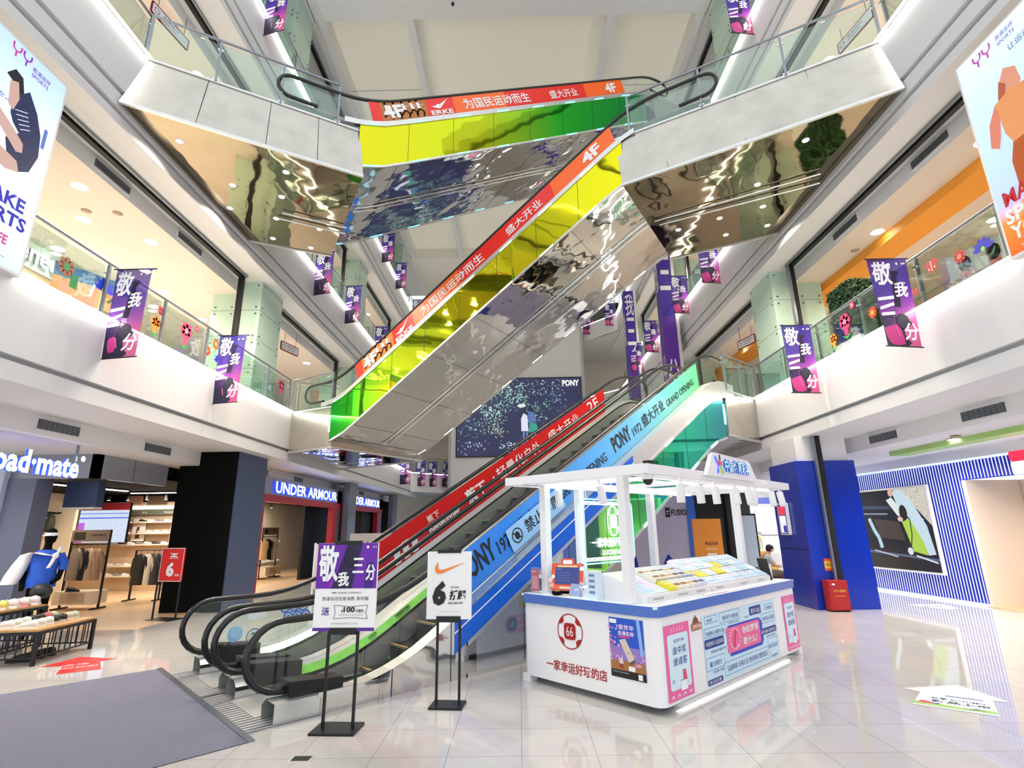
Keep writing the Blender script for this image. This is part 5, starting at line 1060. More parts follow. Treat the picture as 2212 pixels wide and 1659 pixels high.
for r in range(4):
    for c in range(7):
        y = (r == 1 and c in (0, 2)) or (r == 2 and c == 3)
        pack(.03+c*.243, .015+r*h*.245, .225, h*.235, Td, '#EEDC30' if y else cols2[(c+r) % 7], '#E0C820' if y else ('#9CC8EC', '#C8DCF0', '#B8D8F4')[(c+r) % 3], 'small lottery card pack in the display farther along the kiosk counter', G2, .018+.008*((c*r) % 3))
t = kthing('leaflet', 'white leaflet sheets spread on the kiosk counter before the farther display', 'leaflet', 1.5, .06, 0); q = MB(); q.poly([(-.35, -.0, .002), (1.0, -.0, .002), (1.0, .09, .002), (-.25, .09, .002)], '#F6F2F4'); q.poly([(-.35, .0, .003), (.2, .0, .003), (.2, .02, .003), (-.33, .02, .003)], '#F0A0C0'); q.build('sheet', t)
t = kthing('tablet_poster', 'dark iridescent tablet poster standing at the end of the display cases', 'poster', 3.5, .32, 0); Tq = frame((-.08, -.12, 0), (.25, .5, 0), (-.2, .05, 1)); q = MB(); q.box(0, .2, 0, .3, -.01, 0, 'sign_black', Tq); q.rect(.01, .01, .19, .29, '#1F3050', Tq, .001); q.poly([(.02, .2), (.18, .28), (.18, .2), (.05, .12)], '#8A4AB8', Tq, .002); q.poly([(.02, .02), (.18, .02), (.18, .12), (.02, .08)], '#2FA8A0', Tq, .002); q.build('board', t); q = MB(); q.box(.02, .1, -.05, .05, 0, .2, 'kiosk_white'); q.build('easel', t)
# ================================================================ shops on the blue-screen side, ground floor
pm('shop_cream', '#EFE2C8', .6); pm('shop_grey', '#9A9C9E', .4); pm('shop_tan', '#CDB496', .6); pm('shop_dark', '#121414', .6); pm('metal_fascia', '#9A9EA8', .18, .15); pm('slate_panel', '#6E7488', .35); pm('frame_red', '#B8243A', .35)
# room surfaces of the two shops
b = MB(); b.box(-14.5, -7.3, 10.7, 31, .0, .006, 'wood_floor'); struct(b.build('floor_2'), 'pale wooden shop floor')
b = MB()
b.box(-14.6, -14.4, 8, 31, 0, 3.3, 'shop_cream'); b.box(-14.4, -10.3, 17.6, 17.75, 0, 2.75, 'shop_tan'); b.box(-14.4, -10.3, 17.58, 17.75, 2.75, 3.3, 'matte_black'); b.box(-14.4, -12.85, 15.5, 15.6, 0, 2.68, 'shop_cream')
b.box(-11.6, -11.4, 20, 31, 0, 3.3, 'shop_cream'); b.box(-11.4, -7.4, 30.8, 31, 0, 3.3, 'shop_dark')
struct(b.build('wall_left_shop'))
b = MB(); b.box(-14.4, -8.6, 10.75, 17.6, 3.0, 3.28, 'matte_black'); b.box(-14.4, -7.5, 17.8, 31, 3.0, 3.28, 'matte_black'); struct(b.build('ceiling_shop'))
b = MB(); b.box(-8.62, -8.5, 10.54, 12.75, 2.84, 3.32, 'metal_fascia'); b.box(-12.5, -8.5, 10.54, 10.7, 2.84, 3.32, 'metal_fascia'); b.box(-8.505, -8.495, 11.6, 11.61, 2.84, 3.32, 'dark_metal')
b.box(-12.6, -9.62, 10.5, 10.9, 0, 2.84, 'slate_panel'); b.box(-12.5, -10.2, 10.4, 10.53, .0, 3.32, '#C9D6E6'); b.box(-9.6, -8.9, 11.2, 11.4, 2.3, 2.84, 'navy_panel'); b.box(-9.6, -8.9, 11.15, 11.4, 2.26, 2.3, 'warm_white')
struct(b.build('wall_left_shopfront'))
# hanging letters
t = thing('shop_sign', 'glowing white rounded letters hung from the ceiling at the picture edge', 'sign', T=frame((-8.0, 7.62, 2.72), (0, 1, 0), (0, 0, 1)))
q = MB(); q.text3('Road·mate', 0, 0, .38, .05, 'neon', 'lit_blue', None, 0, w=1.85, bold=.03); q.disc(1.9, .36, .05, 'neon', None, .05); q.build('lettering', t)
q = MB(); q.box(-.05, 1.9, .12, .16, -.04, -.01, 'grey_metal'); q.bar((1.83, .14, -.03), (1.83, .6, -.03), .04, .03, 'grey_metal'); q.bar((.3, .14, -.03), (.3, .6, -.03), .04, .03, 'grey_metal'); q.build('bracket', t)
# blue-lit shop names and red portal frames
def ua(y0, y1, lb):
    b = MB(); b.box(-7.42, -7.3, y0, y1, 2.8, 3.32, 'metal_fascia'); b.box(-7.5, -7.28, y0, y1, 2.6, 2.8, 'frame_red'); b.box(-7.5, -7.28, y0, y0+.12, 0, 2.6, 'frame_red'); b.box(-7.5, -7.28, y1-.9, y1-.5, 0, 2.6, 'frame_red'); b.box(-7.48, -7.3, y1-.5, y1, 0, 3.3, 'grey_panel')
    struct(b.build('wall_left_shop_portal'))
    t = thing('shop_sign', lb, 'sign', T=frame((-7.27, y0+.6, 2.86), (0, 1, 0), (0, 0, 1)))
    q = MB(); q.text3('UNDER ARMOUR', 0, 0, .34, .05, 'neon', 'lit_blue', None, 0, w=y1-y0-1.4, bold=.015); q.build('lettering', t)
    q = MB(); q.text('UNDER ARMOUR', .0, -.01, .36, 'lit_blue', None, -.0, w=y1-y0-1.38, bold=.05); q.build('halo', t)
ua(15.2, 22.0, 'nearer row of white and blue lit capital letters over the red shop portal'); ua(22.2, 28.6, 'farther row of white and blue lit capital letters, beyond the grey column')
b = MB(); b.box(-8.3, -8.2, 20.6, 24.6, 0, 2.95, 'shop_dark'); b.box(-8.0, -7.6, 26.0, 28.5, 0, 2.9, 'shop_dark'); struct(b.build('wall_left_dark_panel'))
# warm shop lighting
for x, y, w_, l_ in ((-11.4, 13.8, .12, 3.2), (-10.6, 16.3, 2.6, .1), (-9.6, 18.6, .12, 2.2), (-10.4, 22, .12, 3)):
    t = thing('linear_light', {13.8: 'long linear lamp under the black ceiling behind the grey metal fascia', 16.3: 'linear lamp across the black ceiling before the shoe wall', 18.6: 'linear lamp just inside the red portal', 22: 'linear lamp deep inside the red portal shop'}[y], 'ceiling light', (x, y, 2.98))
    q = MB(); q.box(-w_/2-.02, w_/2+.02, -l_/2-.02, l_/2+.02, -.03, .02, 'dark_metal'); q.build('housing', t); q = MB(); q.box(-w_/2, w_/2, -l_/2, l_/2, -.045, -.03, 'downlight'); q.build('diffuser', t); lo = area('lamp', (0, 0, -.06), (w_, l_), 90, (1, .84, .66)); lo.parent = t
sp = None
for k, (x, y) in enumerate([(-12.8, 16.6), (-12.2, 16.6), (-11.6, 16.6), (-11.0, 16.6), (-13.2, 14.5), (-10.9, 20.6), (-10.9, 21.6), (-10.9, 22.6), (-10.9, 23.6)]):
    if sp is None:
        sp = thing('track_spotlight', 'small black track spotlight under the black shop ceiling', 'spotlight', (x, y, 2.98), group='track spotlights in the dark ceilings'); q = MB(); q.tube([(0, 0, .02), (0, 0, -.1)], .015, 'black', n=6); q.build('stem', sp); q = MB(); q.lathe([(.04, -.08), (.05, -.1), (.05, -.22)], 'black', n=12); q.build('body', sp); q = MB(); q.disc(0, 0, .042, 'downlight', None, -.222, 12); q.build('lamp', sp)
    else: dup(sp, (x, y, 2.98))
# lit video board and posters in the shop
t = thing('video_board', 'blue and white lit video board under a dark red band, left of the shoe wall', 'screen', T=frame((-13.85, 16.9, 1.5), (1, 0, 0), (0, 0, 1)))
q = MB(); q.box(0, 1.55, 0, 1.2, -.1, 0, 'matte_black'); q.build('case', t); q = MB(); q.rect(.0, .98, 1.55, 1.2, '#8A1420', None, .003); q.rect(0, .0, 1.55, .98, 'L#DCE8FF', None, .002); q.rect(.0, .72, 1.55, .76, 'L#5A78E8', None, .004); q.rect(0, .86, 1.55, .89, 'L#7A9AF0', None, .004); q.rect(0, 0, .2, .6, 'L#C86AE8', None, .004)
for k in range(120): x, y = random.uniform(.25, 1.5), random.uniform(.05, .68); q.rect(x, y, x+.03, y+.012, random.choice(['L#A8D8F0', 'L#8AB8F0', 'L#F4FAFF']), None, .004)
q.build('display', t)
# shelves of shoes on the tan wall
shelf = None; SH = {}
def shoe(label, grp, x, y, z, rz, s, c1, c2, src=[]):
    key = (c1, c2)
    if key in SH:
        o = dup(SH[key], (x, y, z), rz, label)
        o['group'] = grp; o.scale = (s, s, s); return o
    t = thing('sports_shoe', label, 'shoe', (x, y, z), rz, group=grp); SH[key] = t
    q = MB(); rings = []
    for u, w, h0, h1 in ((-.14, .02, .03, .06), (-.13, .035, .02, .10), (-.08, .04, .02, .115), (-.03, .04, .02, .10), (.03, .042, .02, .075), (.09, .045, .02, .055), (.13, .035, .02, .045), (.15, .012, .022, .035)):
        rings.append([(u, w*math.cos(R(a)), h0+(h1-h0)*(.5+.5*math.sin(R(a)))) for a in range(0, 360, 45)])
    q.loft(rings, c1); q.build('upper', t)
    q = MB(); q.prism([(-.145, -.03), (-.1, -.042), (.08, -.046), (.14, -.03), (.16, 0), (.14, .03), (.08, .046), (-.1, .042), (-.145, .03)], 0, .028, c2); q.build('sole', t)
    q = MB(); 
    for k in range(3): q.tube([(.0+.03*k, -.028, .088-.011*k), (.0+.03*k, 0, .1-.011*k), (.0+.03*k, .028, .088-.011*k)], .005, c2, n=5)
    q.build('laces', t); t.scale = (s, s, s); return t
cols = [('#F2F0EC', '#FFFFFF'), ('#2A2A2C', '#E8E4DC'), ('#D8D2C4', '#F8F4EC'), ('#8A8C90', '#F0F0F0')]
for r, z in enumerate((2.1, 1.75, 1.4, .75, .45)):
    q = MB()
    for k in range(7):
        x = -13.0+.27*k
        if r > 2 and k > 3: continue
        if (r < 2 and k == 2): continue
        c = cols[(k*3+r) % 4 if k % 2 else 0]
        shoe('sports shoe on the tan wall of shoes, shelf %s' % ('topmost', 'second from the top', 'third from the top', 'fourth from the top', 'lowest')[r], 'shoes on wall shelf %d' % (r+1), x, 17.46, z, 8+7*(k % 3), .95, *c)
    n = 7 if r < 3 else 4
    t = tag(MB().box(-13.15, -13.15+.27*n, 17.36, 17.58, z-.025, z-.001, 'clear_glass' if False else 'shop_tan').build('wall_shelf'), 'narrow tan shoe shelf, %s on the tan wall' % ('topmost', 'second', 'third', 'fourth', 'lowest')[r], 'shelf')
def wposter(lb, x, y, z, w, h, c, c2, T=None):
    t = thing('framed_poster', lb, 'poster', T=T or frame((x, y, z), (1, 0, 0), (0, 0, 1))); q = MB(); q.box(0, w, 0, h, -.03, 0, 'sign_white'); q.build('frame', t); q = MB(); q.rect(.03, .03, w-.03, h-.03, c, None, .003); q.poly([(w*.3, h*.1), (w*.65, h*.12), (w*.55, h*.65), (w*.35, h*.6)], c2, None, .005); q.rect(w*.15, h*.8, w*.6, h*.84, '#7A6A5A', None, .005); q.build('print', t)
wposter('white framed poster with a dark figure between the shoes', -12.55, 17.5, 1.52, .42, .7, '#EFE6DC', '#5A3A30'); wposter('white framed poster with pink stripes at the end of the shoe wall', -11.3, 17.5, 1.45, .34, .8, '#F4E4EC', '#C8487A')
q = MB(); q.box(-13.2, -11.0, 17.5, 17.57, 2.33, 2.5, '#6E7264'); q.text('SPORTSTYLE', -13.1, 2.38, .06, 'sign_white', frame((0, 17.495, 0), (1, 0, 0), (0, 0, 1)), w=.42); q.text('RUN', -12.3, 2.38, .06, 'sign_white', frame((0, 17.495, 0), (1, 0, 0), (0, 0, 1)), w=.15); q.text('TRAINING', -11.6, 2.38, .06, 'sign_white', frame((0, 17.495, 0), (1, 0, 0), (0, 0, 1)), w=.4); tag(q.build('category_board'), 'grey-green header board with small white words over the shoe wall', 'sign')
q = MB(); q.box(-13.2, -11.0, 17.45, 17.58, 2.52, 2.62, 'lit_soft'); q.box(-12.9, -12.4, 17.5, 17.58, 2.66, 2.95, '#C89A7A'); q.box(-12.2, -11.6, 17.5, 17.58, 2.66, 2.95, '#7A6450'); tag(q.build('light_shelf'), 'lit cream shelf with boxes above the shoe wall', 'shelf')
# clothes rails
gm = [0]
def garment(label, grp, T, c, kind='jacket', w=.5, h=.75):
    t = thing('hanging_garment', label, 'clothes', T=T, group=grp)
    q = MB(); rings = []
    for z, wx, wy in ((0, .05, .03), (-.05, .16, .05), (-.12, w*.45, .07), (-.35, w*.42, .08), (-h, w*.47, .10)):
        rings.append([(wy*math.cos(R(a))*(1+.25*math.cos(R(3*a))), wx*math.sin(R(a)), z) for a in range(0, 360, 30)])
    q.loft(rings, c); q.build('body', t)
    for s in (-1, 1):
        q = MB(); q.tube([(0, s*w*.36, -.1), (.02, s*w*.5, -.3), (.02, s*w*.52, -.58)], [.06, .055, .04], c, n=7); q.build('sleeve', t)
    q = MB(); q.tube([(0, -w*.36, -.1), (0, 0, .01), (0, w*.36, -.1)], .008, 'dark_metal', n=5); q.tube([(0, 0, .01), (0, 0, .06), (0, .025, .08), (0, .02, .1)], .006, 'dark_metal', n=5); q.build('hanger', t)
    return t
def rail(label, T, L, h, header=None):
    t = thing('clothes_rail', label, 'clothes rail', T=T)
    for s in (-L/2, L/2): q = MB(); q.bar((s, -.25, .02), (s, .25, .02), .04, .03, 'dark_metal'); q.bar((s, 0, .02), (s, 0, h), .04, .04, 'dark_metal'); q.build('upright', t)
    q = MB(); q.tube([(-L/2, 0, h-.35 if header else h), (L/2, 0, h-.35 if header else h)], .015, 'dark_metal'); q.build('hanging_bar', t)
    if header: q = MB(); q.box(-L/2, L/2, -.03, .03, h-.28, h, '#8A7A6A'); q.rect(-L/2+.05, h-.24, -L/2+.35, h-.05, '#3A322A', frame((0, -.032, 0), (1, 0, 0), (0, 0, 1))); q.text('UNDER ARMOUR', .0, h-.15, .05, 'sign_black', frame((0, -.033, 0), (1, 0, 0), (0, 0, 1)), w=.38); q.build('header', t); q = MB(); q.box(-L/2, L/2, -.25, .25, .12, .42, 'shop_cream'); q.rect(-.3, .16, .3, .38, 'shop_tan', frame((0, -.252, 0), (1, 0, 0), (0, 0, 1))); q.build('plinth', t)
T0 = xf((-10.75, 13.6, .006), 0); rail('clothes display rail with a printed header and plinth in front of the video board', T0, .95, 1.85, True)
for k, (x, c, lb) in enumerate(((-.3, '#8C7C6C', 'grey-brown jacket, first on the display rail before the video board'), (-.15, '#15151A', 'black top, second on the display rail before the video board'), (.02, '#C8A88C', 'light tan shirt, third on the display rail before the video board'), (.2, '#B08C70', 'darker tan jacket, last on the display rail before the video board'))):
    garment(lb, 'clothes on the header rail', T0 @ Matrix.Translation((x, 0, 1.41)) @ Matrix.Rotation(R(70), 4, 'Z'), c)
t = shoe('dark sports shoe on the plinth of the header rail', 'single plinth shoe', -10.75, 13.32, .43, 10, 1.0, '#1C2026', '#2A2A2C')
T0 = xf((-10.2, 15.1, .006), 0); rail('second clothes rail before the shoe wall', T0, .8, 1.3)
for k, (x, c, lb) in enumerate(((-.25, '#101012', 'black coat, first on the rail before the shoe wall'), (-.08, '#E6DCC8', 'cream coat, second on the rail before the shoe wall'), (.1, '#3A3A3E', 'charcoal jacket, third on the rail before the shoe wall'), (.25, '#1C1C20', 'dark jacket, last on the rail before the shoe wall'))): garment(lb, 'clothes on the low rail', T0 @ Matrix.Translation((x, 0, 1.2)) @ Matrix.Rotation(R(75), 4, 'Z'), c, h=.8)
T0 = xf((-9.9, 21.6, .006), 90); rail('clothes rail with printed header inside the red portal', T0, 1.3, 1.9, True)
for k, c in enumerate(('#E8C890', '#16161A', '#1A1A1E', '#B8A898', '#F0E4DC', '#D8C8C0', '#F4ECE4')): garment(('yellow top', 'black top nearest the yellow one', 'second black top', 'grey-brown top', 'cream top', 'pale pink top', 'white top at the end')[k]+' on the rail inside the red portal', 'clothes inside the red portal', T0 @ Matrix.Translation((-.52+.17*k, 0, 1.46)) @ Matrix.Rotation(R(75), 4, 'Z'), c)
for r in range(2):
    tag(MB().box(-11.4, -11.05, 23.2, 25.4, .45+.4*r, .49+.4*r, 'sign_white').build('wall_shelf'), ('lower' if r == 0 else 'upper')+' white shelf of boots deep inside the red portal', 'shelf')
    for k in range(5): shoe('pale boot on the %s white shelf deep inside the red portal' % ('lower', 'upper')[r], 'boots on white shelf %d' % r, -11.2, 23.4+.42*k, .49+.4*r, 20, 1.15, *cols[0 if (k+r) % 3 else 1])
wposter('white framed poster with a tan picture on the wall inside the red portal', -11.39, 21.2, 1.75, 1.0, .6, '#D8C8A8', '#8A7A5A', frame((-11.38, 22.2, 1.75), (0, 1, 0), (0, 0, 1)))
# mannequin torso with blue top and white shirt tied over the shoulder
t = thing('mannequin', 'black mannequin in a blue top with a white visor and white shirt over the shoulder', 'mannequin', (-8.35, 9.62, 0), 22)
def ring(cx, cy, z, rx, ry, n=16): return [(cx+rx*math.cos(2*math.pi*k/n), cy+ry*math.sin(2*math.pi*k/n), z) for k in range(n)]
q = MB(); q.loft([ring(0, 0, z, a, c) for z, a, c in ((.82, .16, .12), (.95, .17, .125), (1.1, .15, .11), (1.3, .18, .12), (1.42, .2, .115), (1.48, .12, .08), (1.52, .06, .06), (1.6, .055, .06))]+[ring(.02, -.01, z, a, c) for z, a, c in ((1.63, .07, .08), (1.7, .085, .105), (1.78, .085, .105), (1.84, .06, .08), (1.865, .02, .03))], 'matte_black')
for s, pts in ((-1, [(-.2, 0, 1.4), (-.26, .03, 1.2), (-.24, -.05, 1.0), (-.2, -.14, .85)]), (1, [(.2, 0, 1.4), (.26, .02, 1.2), (.26, -.08, 1.02), (.2, -.16, .95)])): q.tube(pts, [.055, .048, .042, .035], 'matte_black')
for s in (-1, 1): q.tube([(s*.09, 0, .86), (s*.1, -.02, .5), (s*.1, .02, .12), (s*.1, -.03, .05)], [.09, .065, .045, .04], 'matte_black')
q.build('body', t)
pm('top_blue', '#2158C8', .7, noise=(14, .3))
q = MB(); q.loft([ring(0, 0, z, a, c) for z, a, c in ((.88, .22, .16), (1.0, .215, .16), (1.15, .19, .14), (1.32, .215, .145), (1.43, .225, .13), (1.5, .1, .09))], 'top_blue')
for s in (-1, 1): q.tube([(s*.19, 0, 1.42), (s*.27, .02, 1.28), (s*.27, .0, 1.15)], [.075, .075, .07], 'top_blue')
q.build('blue_top', t)
q = MB(); q.loft([[(x+dx, y+dy, z) for dx, dy in ((-w, .0), (-w*.5, -w*.6), (w*.5, -w*.6), (w, 0), (w*.5, w*.6), (-w*.5, w*.6))] for x, y, z, w in ((.18, -.17, 1.4, .05), (.05, -.18, 1.42, .06), (-.12, -.14, 1.46, .08), (-.24, -.07, 1.42, .1), (-.31, -.08, 1.25, .12), (-.36, -.11, 1.08, .13), (-.4, -.12, .95, .12))], 'sign_white')
q.ell((.19, -.17, 1.4), (.05, .04, .05), 'sign_white'); q.loft([[(x+dx, y+dy, z) for dx, dy in ((-.03, 0), (0, -.02), (.03, 0), (0, .02))] for x, y, z in ((.19, -.18, 1.4), (.17, -.2, 1.3), (.13, -.2, 1.2))], 'sign_white'); q.loft([[(x+dx, y+dy, z) for dx, dy in ((-.03, 0), (0, -.02), (.03, 0), (0, .02))] for x, y, z in ((.19, -.18, 1.4), (.24, -.18, 1.48), (.25, -.18, 1.54))], 'sign_white'); q.build('white_shirt', t)
q = MB(); q.loft([ring(.02, -.01, z, a, c) for z, a, c in ((1.74, .093, .112), (1.79, .094, .113))], 'sign_white'); q.prism([(-.06, -.1), (.1, -.1), (.14, -.2), (.06, -.25), (-.04, -.22)], 1.735, 1.748, 'sign_white'); q.build('visor', t)
q = MB(); q.ell((.12, -.25, .83), (.16, .13, .13), '#2A2C30'); q.prism([(.02, -.36), (.24, -.36), (.3, -.48), (-.02, -.48)], .74, .755, '#2A2C30'); q.build('cap', t)
t = thing('backpack', 'dark olive backpack hung on the cream shop wall behind the mannequin', 'backpack', (-13.45, 15.3, 1.83), 10)
q = MB(); q.loft([[(a*math.cos(R(k*30)), c*math.sin(R(k*30)), z) for k in range(12)] for z, a, c in ((0, .14, .08), (.03, .19, .11), (.25, .2, .12), (.42, .17, .1), (.52, .1, .06))], '#3A3A2C'); q.build('body', t); q = MB(); q.loft([[(.15*a*math.cos(R(k*30)), -.09+.05*a*math.sin(R(k*30)), z) for k in range(12)] for z, a in ((.04, .8), (.06, 1), (.2, 1), (.24, .8))], '#33332A'); q.text('H', -.04, .36, .05, 'sign_white', frame((0, -.115, 0), (1, 0, 0), (0, 0, 1)), w=.08); q.build('front_pocket', t); q = MB(); q.tube([(-.03, 0, .5), (0, 0, .58), (.03, 0, .5)], .012, '#2A2A22', n=6); q.build('handle', t)
tag(MB().box(-.2, .2, -.0, .02, -.02, .02, 'dark_metal', xf((-13.45, 15.46, 2.36))).box(-.01, .01, -.2, 0, -.01, .01, 'dark_metal', xf((-13.45, 15.46, 2.38))).build('wall_hook'), 'black hook bar holding the olive backpack', 'hook')
# shoe tables with barred metal sides
def shoe_table(label, c, z, hgt):
    t = thing('display_table', label, 'display table')
    A, B, C, D = [Vector((*p, 0)) for p in c]
    q = MB(); q.prism([tuple(p.xy) for p in (A, B, C, D)], z, z+.03, 'wood'); q.build('table_top', t)
    for p in (A, B, C, D): q = MB(); q.box(p.x-.022, p.x+.022, p.y-.022, p.y+.022, 0, z, 'dark_metal'); q.build('leg', t)
    q = MB()
    for a, e in ((A, B), (B, C), (C, D), (D, A)):
        q.bar((a.x, a.y, z-.02), (e.x, e.y, z-.02), .03, .04, 'dark_metal'); q.bar((a.x, a.y, .1), (e.x, e.y, .1), .02, .02, 'dark_metal'); n = int((e-a).length/.11)
        for k in range(1, n): p = a.lerp(e, k/n); q.box(p.x-.006, p.x+.006, p.y-.006, p.y+.006, .1, z-.02, 'dark_metal')
    q.build('bar_side', t)
shoe_table('low barred shoe table nearest the red floor arrow', ((-7.5, 7.85), (-6.78, 7.95), (-6.85, 9.05), (-7.65, 8.95)), .44, .44)
shoe_table('taller barred shoe table behind the low one, next to the mannequin', ((-9.1, 8.3), (-7.85, 8.3), (-7.85, 9.25), (-9.1, 9.25)), .62, .62)
sc_ = [('#EFEBE2', '#F8F8F4'), ('#E4E8DC', '#F4F4EE'), ('#2A2622', '#D8D0C4'), ('#D8C8B0', '#F0E8DC'), ('#C86A6A', '#F4F0EC'), ('#B8C8A8', '#F0F0E8')]
for k in range(7):
    for r in range(2): shoe('sports shoe on the low barred table by the floor arrow', 'shoes on the low barred table', -7.06-.34*r-.02*k, 8.05+.145*k, .47, 190+12*(k % 3), 1.0, *sc_[(0, 1, 1, 2, 2, 3, 5)[k] if not (r and k == 5) else 4])
for k, c in enumerate((('#E87A3A', '#F4C8A0'), ('#F4E87A', '#F8F4E8'), ('#F4ECEC', '#F8F8F8'), ('#F8F0F0', '#E8A0A8'), ('#F4E4E8', '#F8F8F8'))): shoe(('orange', 'yellow and cream', 'white chunky', 'white shoe with pink sole', 'pale pink')[k]+' sports shoe on the taller barred table' if k != 3 else 'white sports shoe with pink sole on the taller barred table', 'shoes on the taller barred table', -8.1, 8.4+.19*k, .65, 190, 1.25, *c)
for k in range(3): shoe('dark shoe under the low barred table', 'dark shoes under the low table', -7.2, 8.2+.2*k, .0, 190, 1.1, '#1C1C1E', '#111112')
tag(MB().box(-7.74, -7.66, 7.6, 7.85, 0, .52, 'sign_red').build('red_post'), 'red panel cut by the picture edge before the low shoe table', 'panel')
# far ground floor: lit blue shopfronts under the white end wall, white easel frames
b = MB(); b.box(-6.4, -.5, 34.6, 34.8, 0, 3.0, '#BFE4F4'); struct(b.build('wall_back_shopfront'))
t = thing('shop_window_display', 'small blue lit shop window far behind the red film', 'window display', T=frame((-6.0, 34.55, .6), (1, 0, 0), (0, 0, 1))); q = MB(); q.box(0, 4.6, 0, 1.9, -.03, 0, 'sign_white'); q.build('frame', t); q = MB(); q.rect(.1, .1, 2.2, 1.8, 'L#2A78E0', None, .004); q.rect(2.3, .1, 4.5, 1.8, 'L#BDE8FA', None, .004); q.build('display', t)
t = thing('easel_board', 'white framed grey board standing behind the coupon poster', 'board', T=xf((-4.9, 13.9, 0), -12)); q = MB()
for x in (-.32, .32): q.bar((x, 0, 0), (x, 0, 1.45), .05, .04, '#DCE4F0')
q.build('frame', t); q = MB(); q.box(-.3, .3, -.015, .015, .35, 1.42, '#CFC9BC'); q.line([(-.2, .9), (-.05, 1.05), (.1, .98), (.22, 1.1)], .012, '#A8A296', frame((0, -.017, 0), (1, 0, 0), (0, 0, 1))); q.build('board', t)
t = thing('brochure_board', 'grey board with dark red lettering behind the red escalator film', 'board', T=xf((-4.6, 17.5, -.1), -10)); q = MB(); q.box(-.9, .9, -.02, .02, .1, 1.75, '#DAD8D4'); q.build('board', t); q = MB(); q.text('1807', -.3, 1.2, .3, '#6A1A20', frame((0, -.023, 0), (1, 0, 0), (0, 0, 1)), w=.7, bold=.02); q.build('lettering', t)
# ================================================================ shops on the orange-screen side, ground floor
em('fin_white', '#C9D5FF', .9); pm('fin_blue', '#1622A8', .4); pm('beige_wall', '#F2E4D4', .5); pm('lilac_wall', '#D4D0EA', .45)
BT = frame((9.67, 15.2, 0), (.065, -.998, 0), (0, 0, 1))     # x along the slatted wall towards the camera, z out of the wall
b = MB()
b.rect(-3, 0, 3.2, 3.05, 'fin_blue', BT); b.rect(3.2, 2.62, 5.2, 3.05, 'fin_blue', BT); b.rect(5.2, 0, 12, 3.05, 'fin_blue', BT)
x = -2.95
while x < 5.2:
    z0 = .06 if x < 3.15 else 2.64
    if not (x < 2.33 and x > -2.4):
        b.box(x-.0085, x+.0085, z0, 3.03, .0, .008, 'fin_white', BT)
    else:
        b.box(x-.0085, x+.0085, .06, .55, .0, .008, 'fin_white', BT); b.box(x-.0085, x+.0085, 2.63, 3.03, .0, .008, 'fin_white', BT)
    x += .08
b.box(-3, 3.2, 0, .05, 0, .07, 'fin_white', BT); b.box(-3, 12, 3.03, 3.07, 0, .08, 'fin_white', BT)
struct(b.build('wall_right_slatted'))
b = MB(); b.box(3.2, 3.3, 0, 2.62, -1.2, .03, 'beige_wall', BT); b.rect(3.2, 0, 8, 2.62, 'beige_wall', BT, -1.25); b.box(4.3, 4.36, 0, 2.62, -1.2, -.4, 'beige_wall', BT); b.box(4.36, 8, 0, 2.62, -.45, -.4, 'beige_wall', BT); b.rect(3.2, 0, 8, .001, 'beige_wall', BT)
b.box(3.2, 8, 0, .015, -1.2, .1, 'wood_floor', BT); struct(b.build('wall_right_doorway'))
# car poster
t = thing('framed_poster', 'big framed picture of a person leaning from a black car on the blue slatted wall', 'poster', T=BT @ Matrix.Translation((0, .55, .06)))
q = MB(); q.box(-2.4, 2.3, 0, 2.06, -.03, .04, 'sign_white'); q.build('frame', t)
q = MB(); z = .045; q.rect(-2.35, .05, 2.25, 2.01, 'L#0E1220', None, z); q.poly([(1.2, 2.01), (2.25, 2.01), (2.25, 1.1), (1.9, 1.5)], 'L#D8D2C4', None, z+.002)
for k in range(60): a = random.uniform(1.3, 2.2); c = random.uniform(1.2, 1.98); q.disc(a, c, .02, random.choice(['L#F4F0E8', 'L#A89C88']), None, z+.003, 5)
q.poly([(-2.35, 1.75), (1.0, 1.6), (1.05, 1.52), (-2.35, 1.62)], 'L#3A4A68', None, z+.002); q.poly([(-2.35, 1.5), (.9, 1.42), (.92, 1.39), (-2.35, 1.46)], 'L#9FB0C8', None, z+.003); q.poly([(.35, 1.3), (1.25, 1.2), (1.35, .75), (.5, .8)], 'L#4A3A38', None, z+.003)
q.poly([(-2.35, .62), (2.25, .35), (2.25, .3), (-2.35, .56)], 'L#5A6C90', None, z+.003); q.poly([(1.6, .42), (2.2, .28), (2.2, .24), (1.6, .38)], 'L#E8F0FA', None, z+.004); q.poly([(.2, .5), (1.0, .36), (1.0, .33), (.2, .47)], 'L#C8D4E8', None, z+.004)
q.build('car_print', t)
q = MB(); z = .052; q.poly([(1.35, 1.2), (1.62, 1.28), (2.0, .6), (1.95, .42), (1.55, .5)], 'L#B6DC50', None, z); q.poly([(1.2, 1.95), (1.45, 2.0), (1.75, 1.75), (2.1, 1.1), (2.2, .45), (1.98, .42), (1.9, .75), (1.6, 1.3), (1.3, 1.6)], 'L#CFE6F4', None, z+.001)
q.poly([(.95, 1.75), (1.15, 1.82), (1.4, 1.5), (1.45, 1.32), (1.25, 1.35)], 'L#E6F2F0', None, z+.002); q.ell((1.45, 1.42, z+.004), (.13, .2, .003), 'L#14141C'); q.ell((1.15, 1.93, z+.004), (.09, .1, .003), 'L#E8B8A4'); q.ell((1.32, 1.27, z+.005), (.09, .06, .003), 'L#E8C8B8'); q.line([(1.62, 1.28), (1.6, .9), (1.5, .6)], .03, 'L#22262E', None, z+.004); q.disc(1.45, .5, .09, 'L#E8ECF4', None, z+.004, 12)
q.line([(.2, 1.3), (.32, 1.0), (.45, .8), (.5, .55)], .12, 'L#BFE0EC', None, z); q.build('figure_print', t)
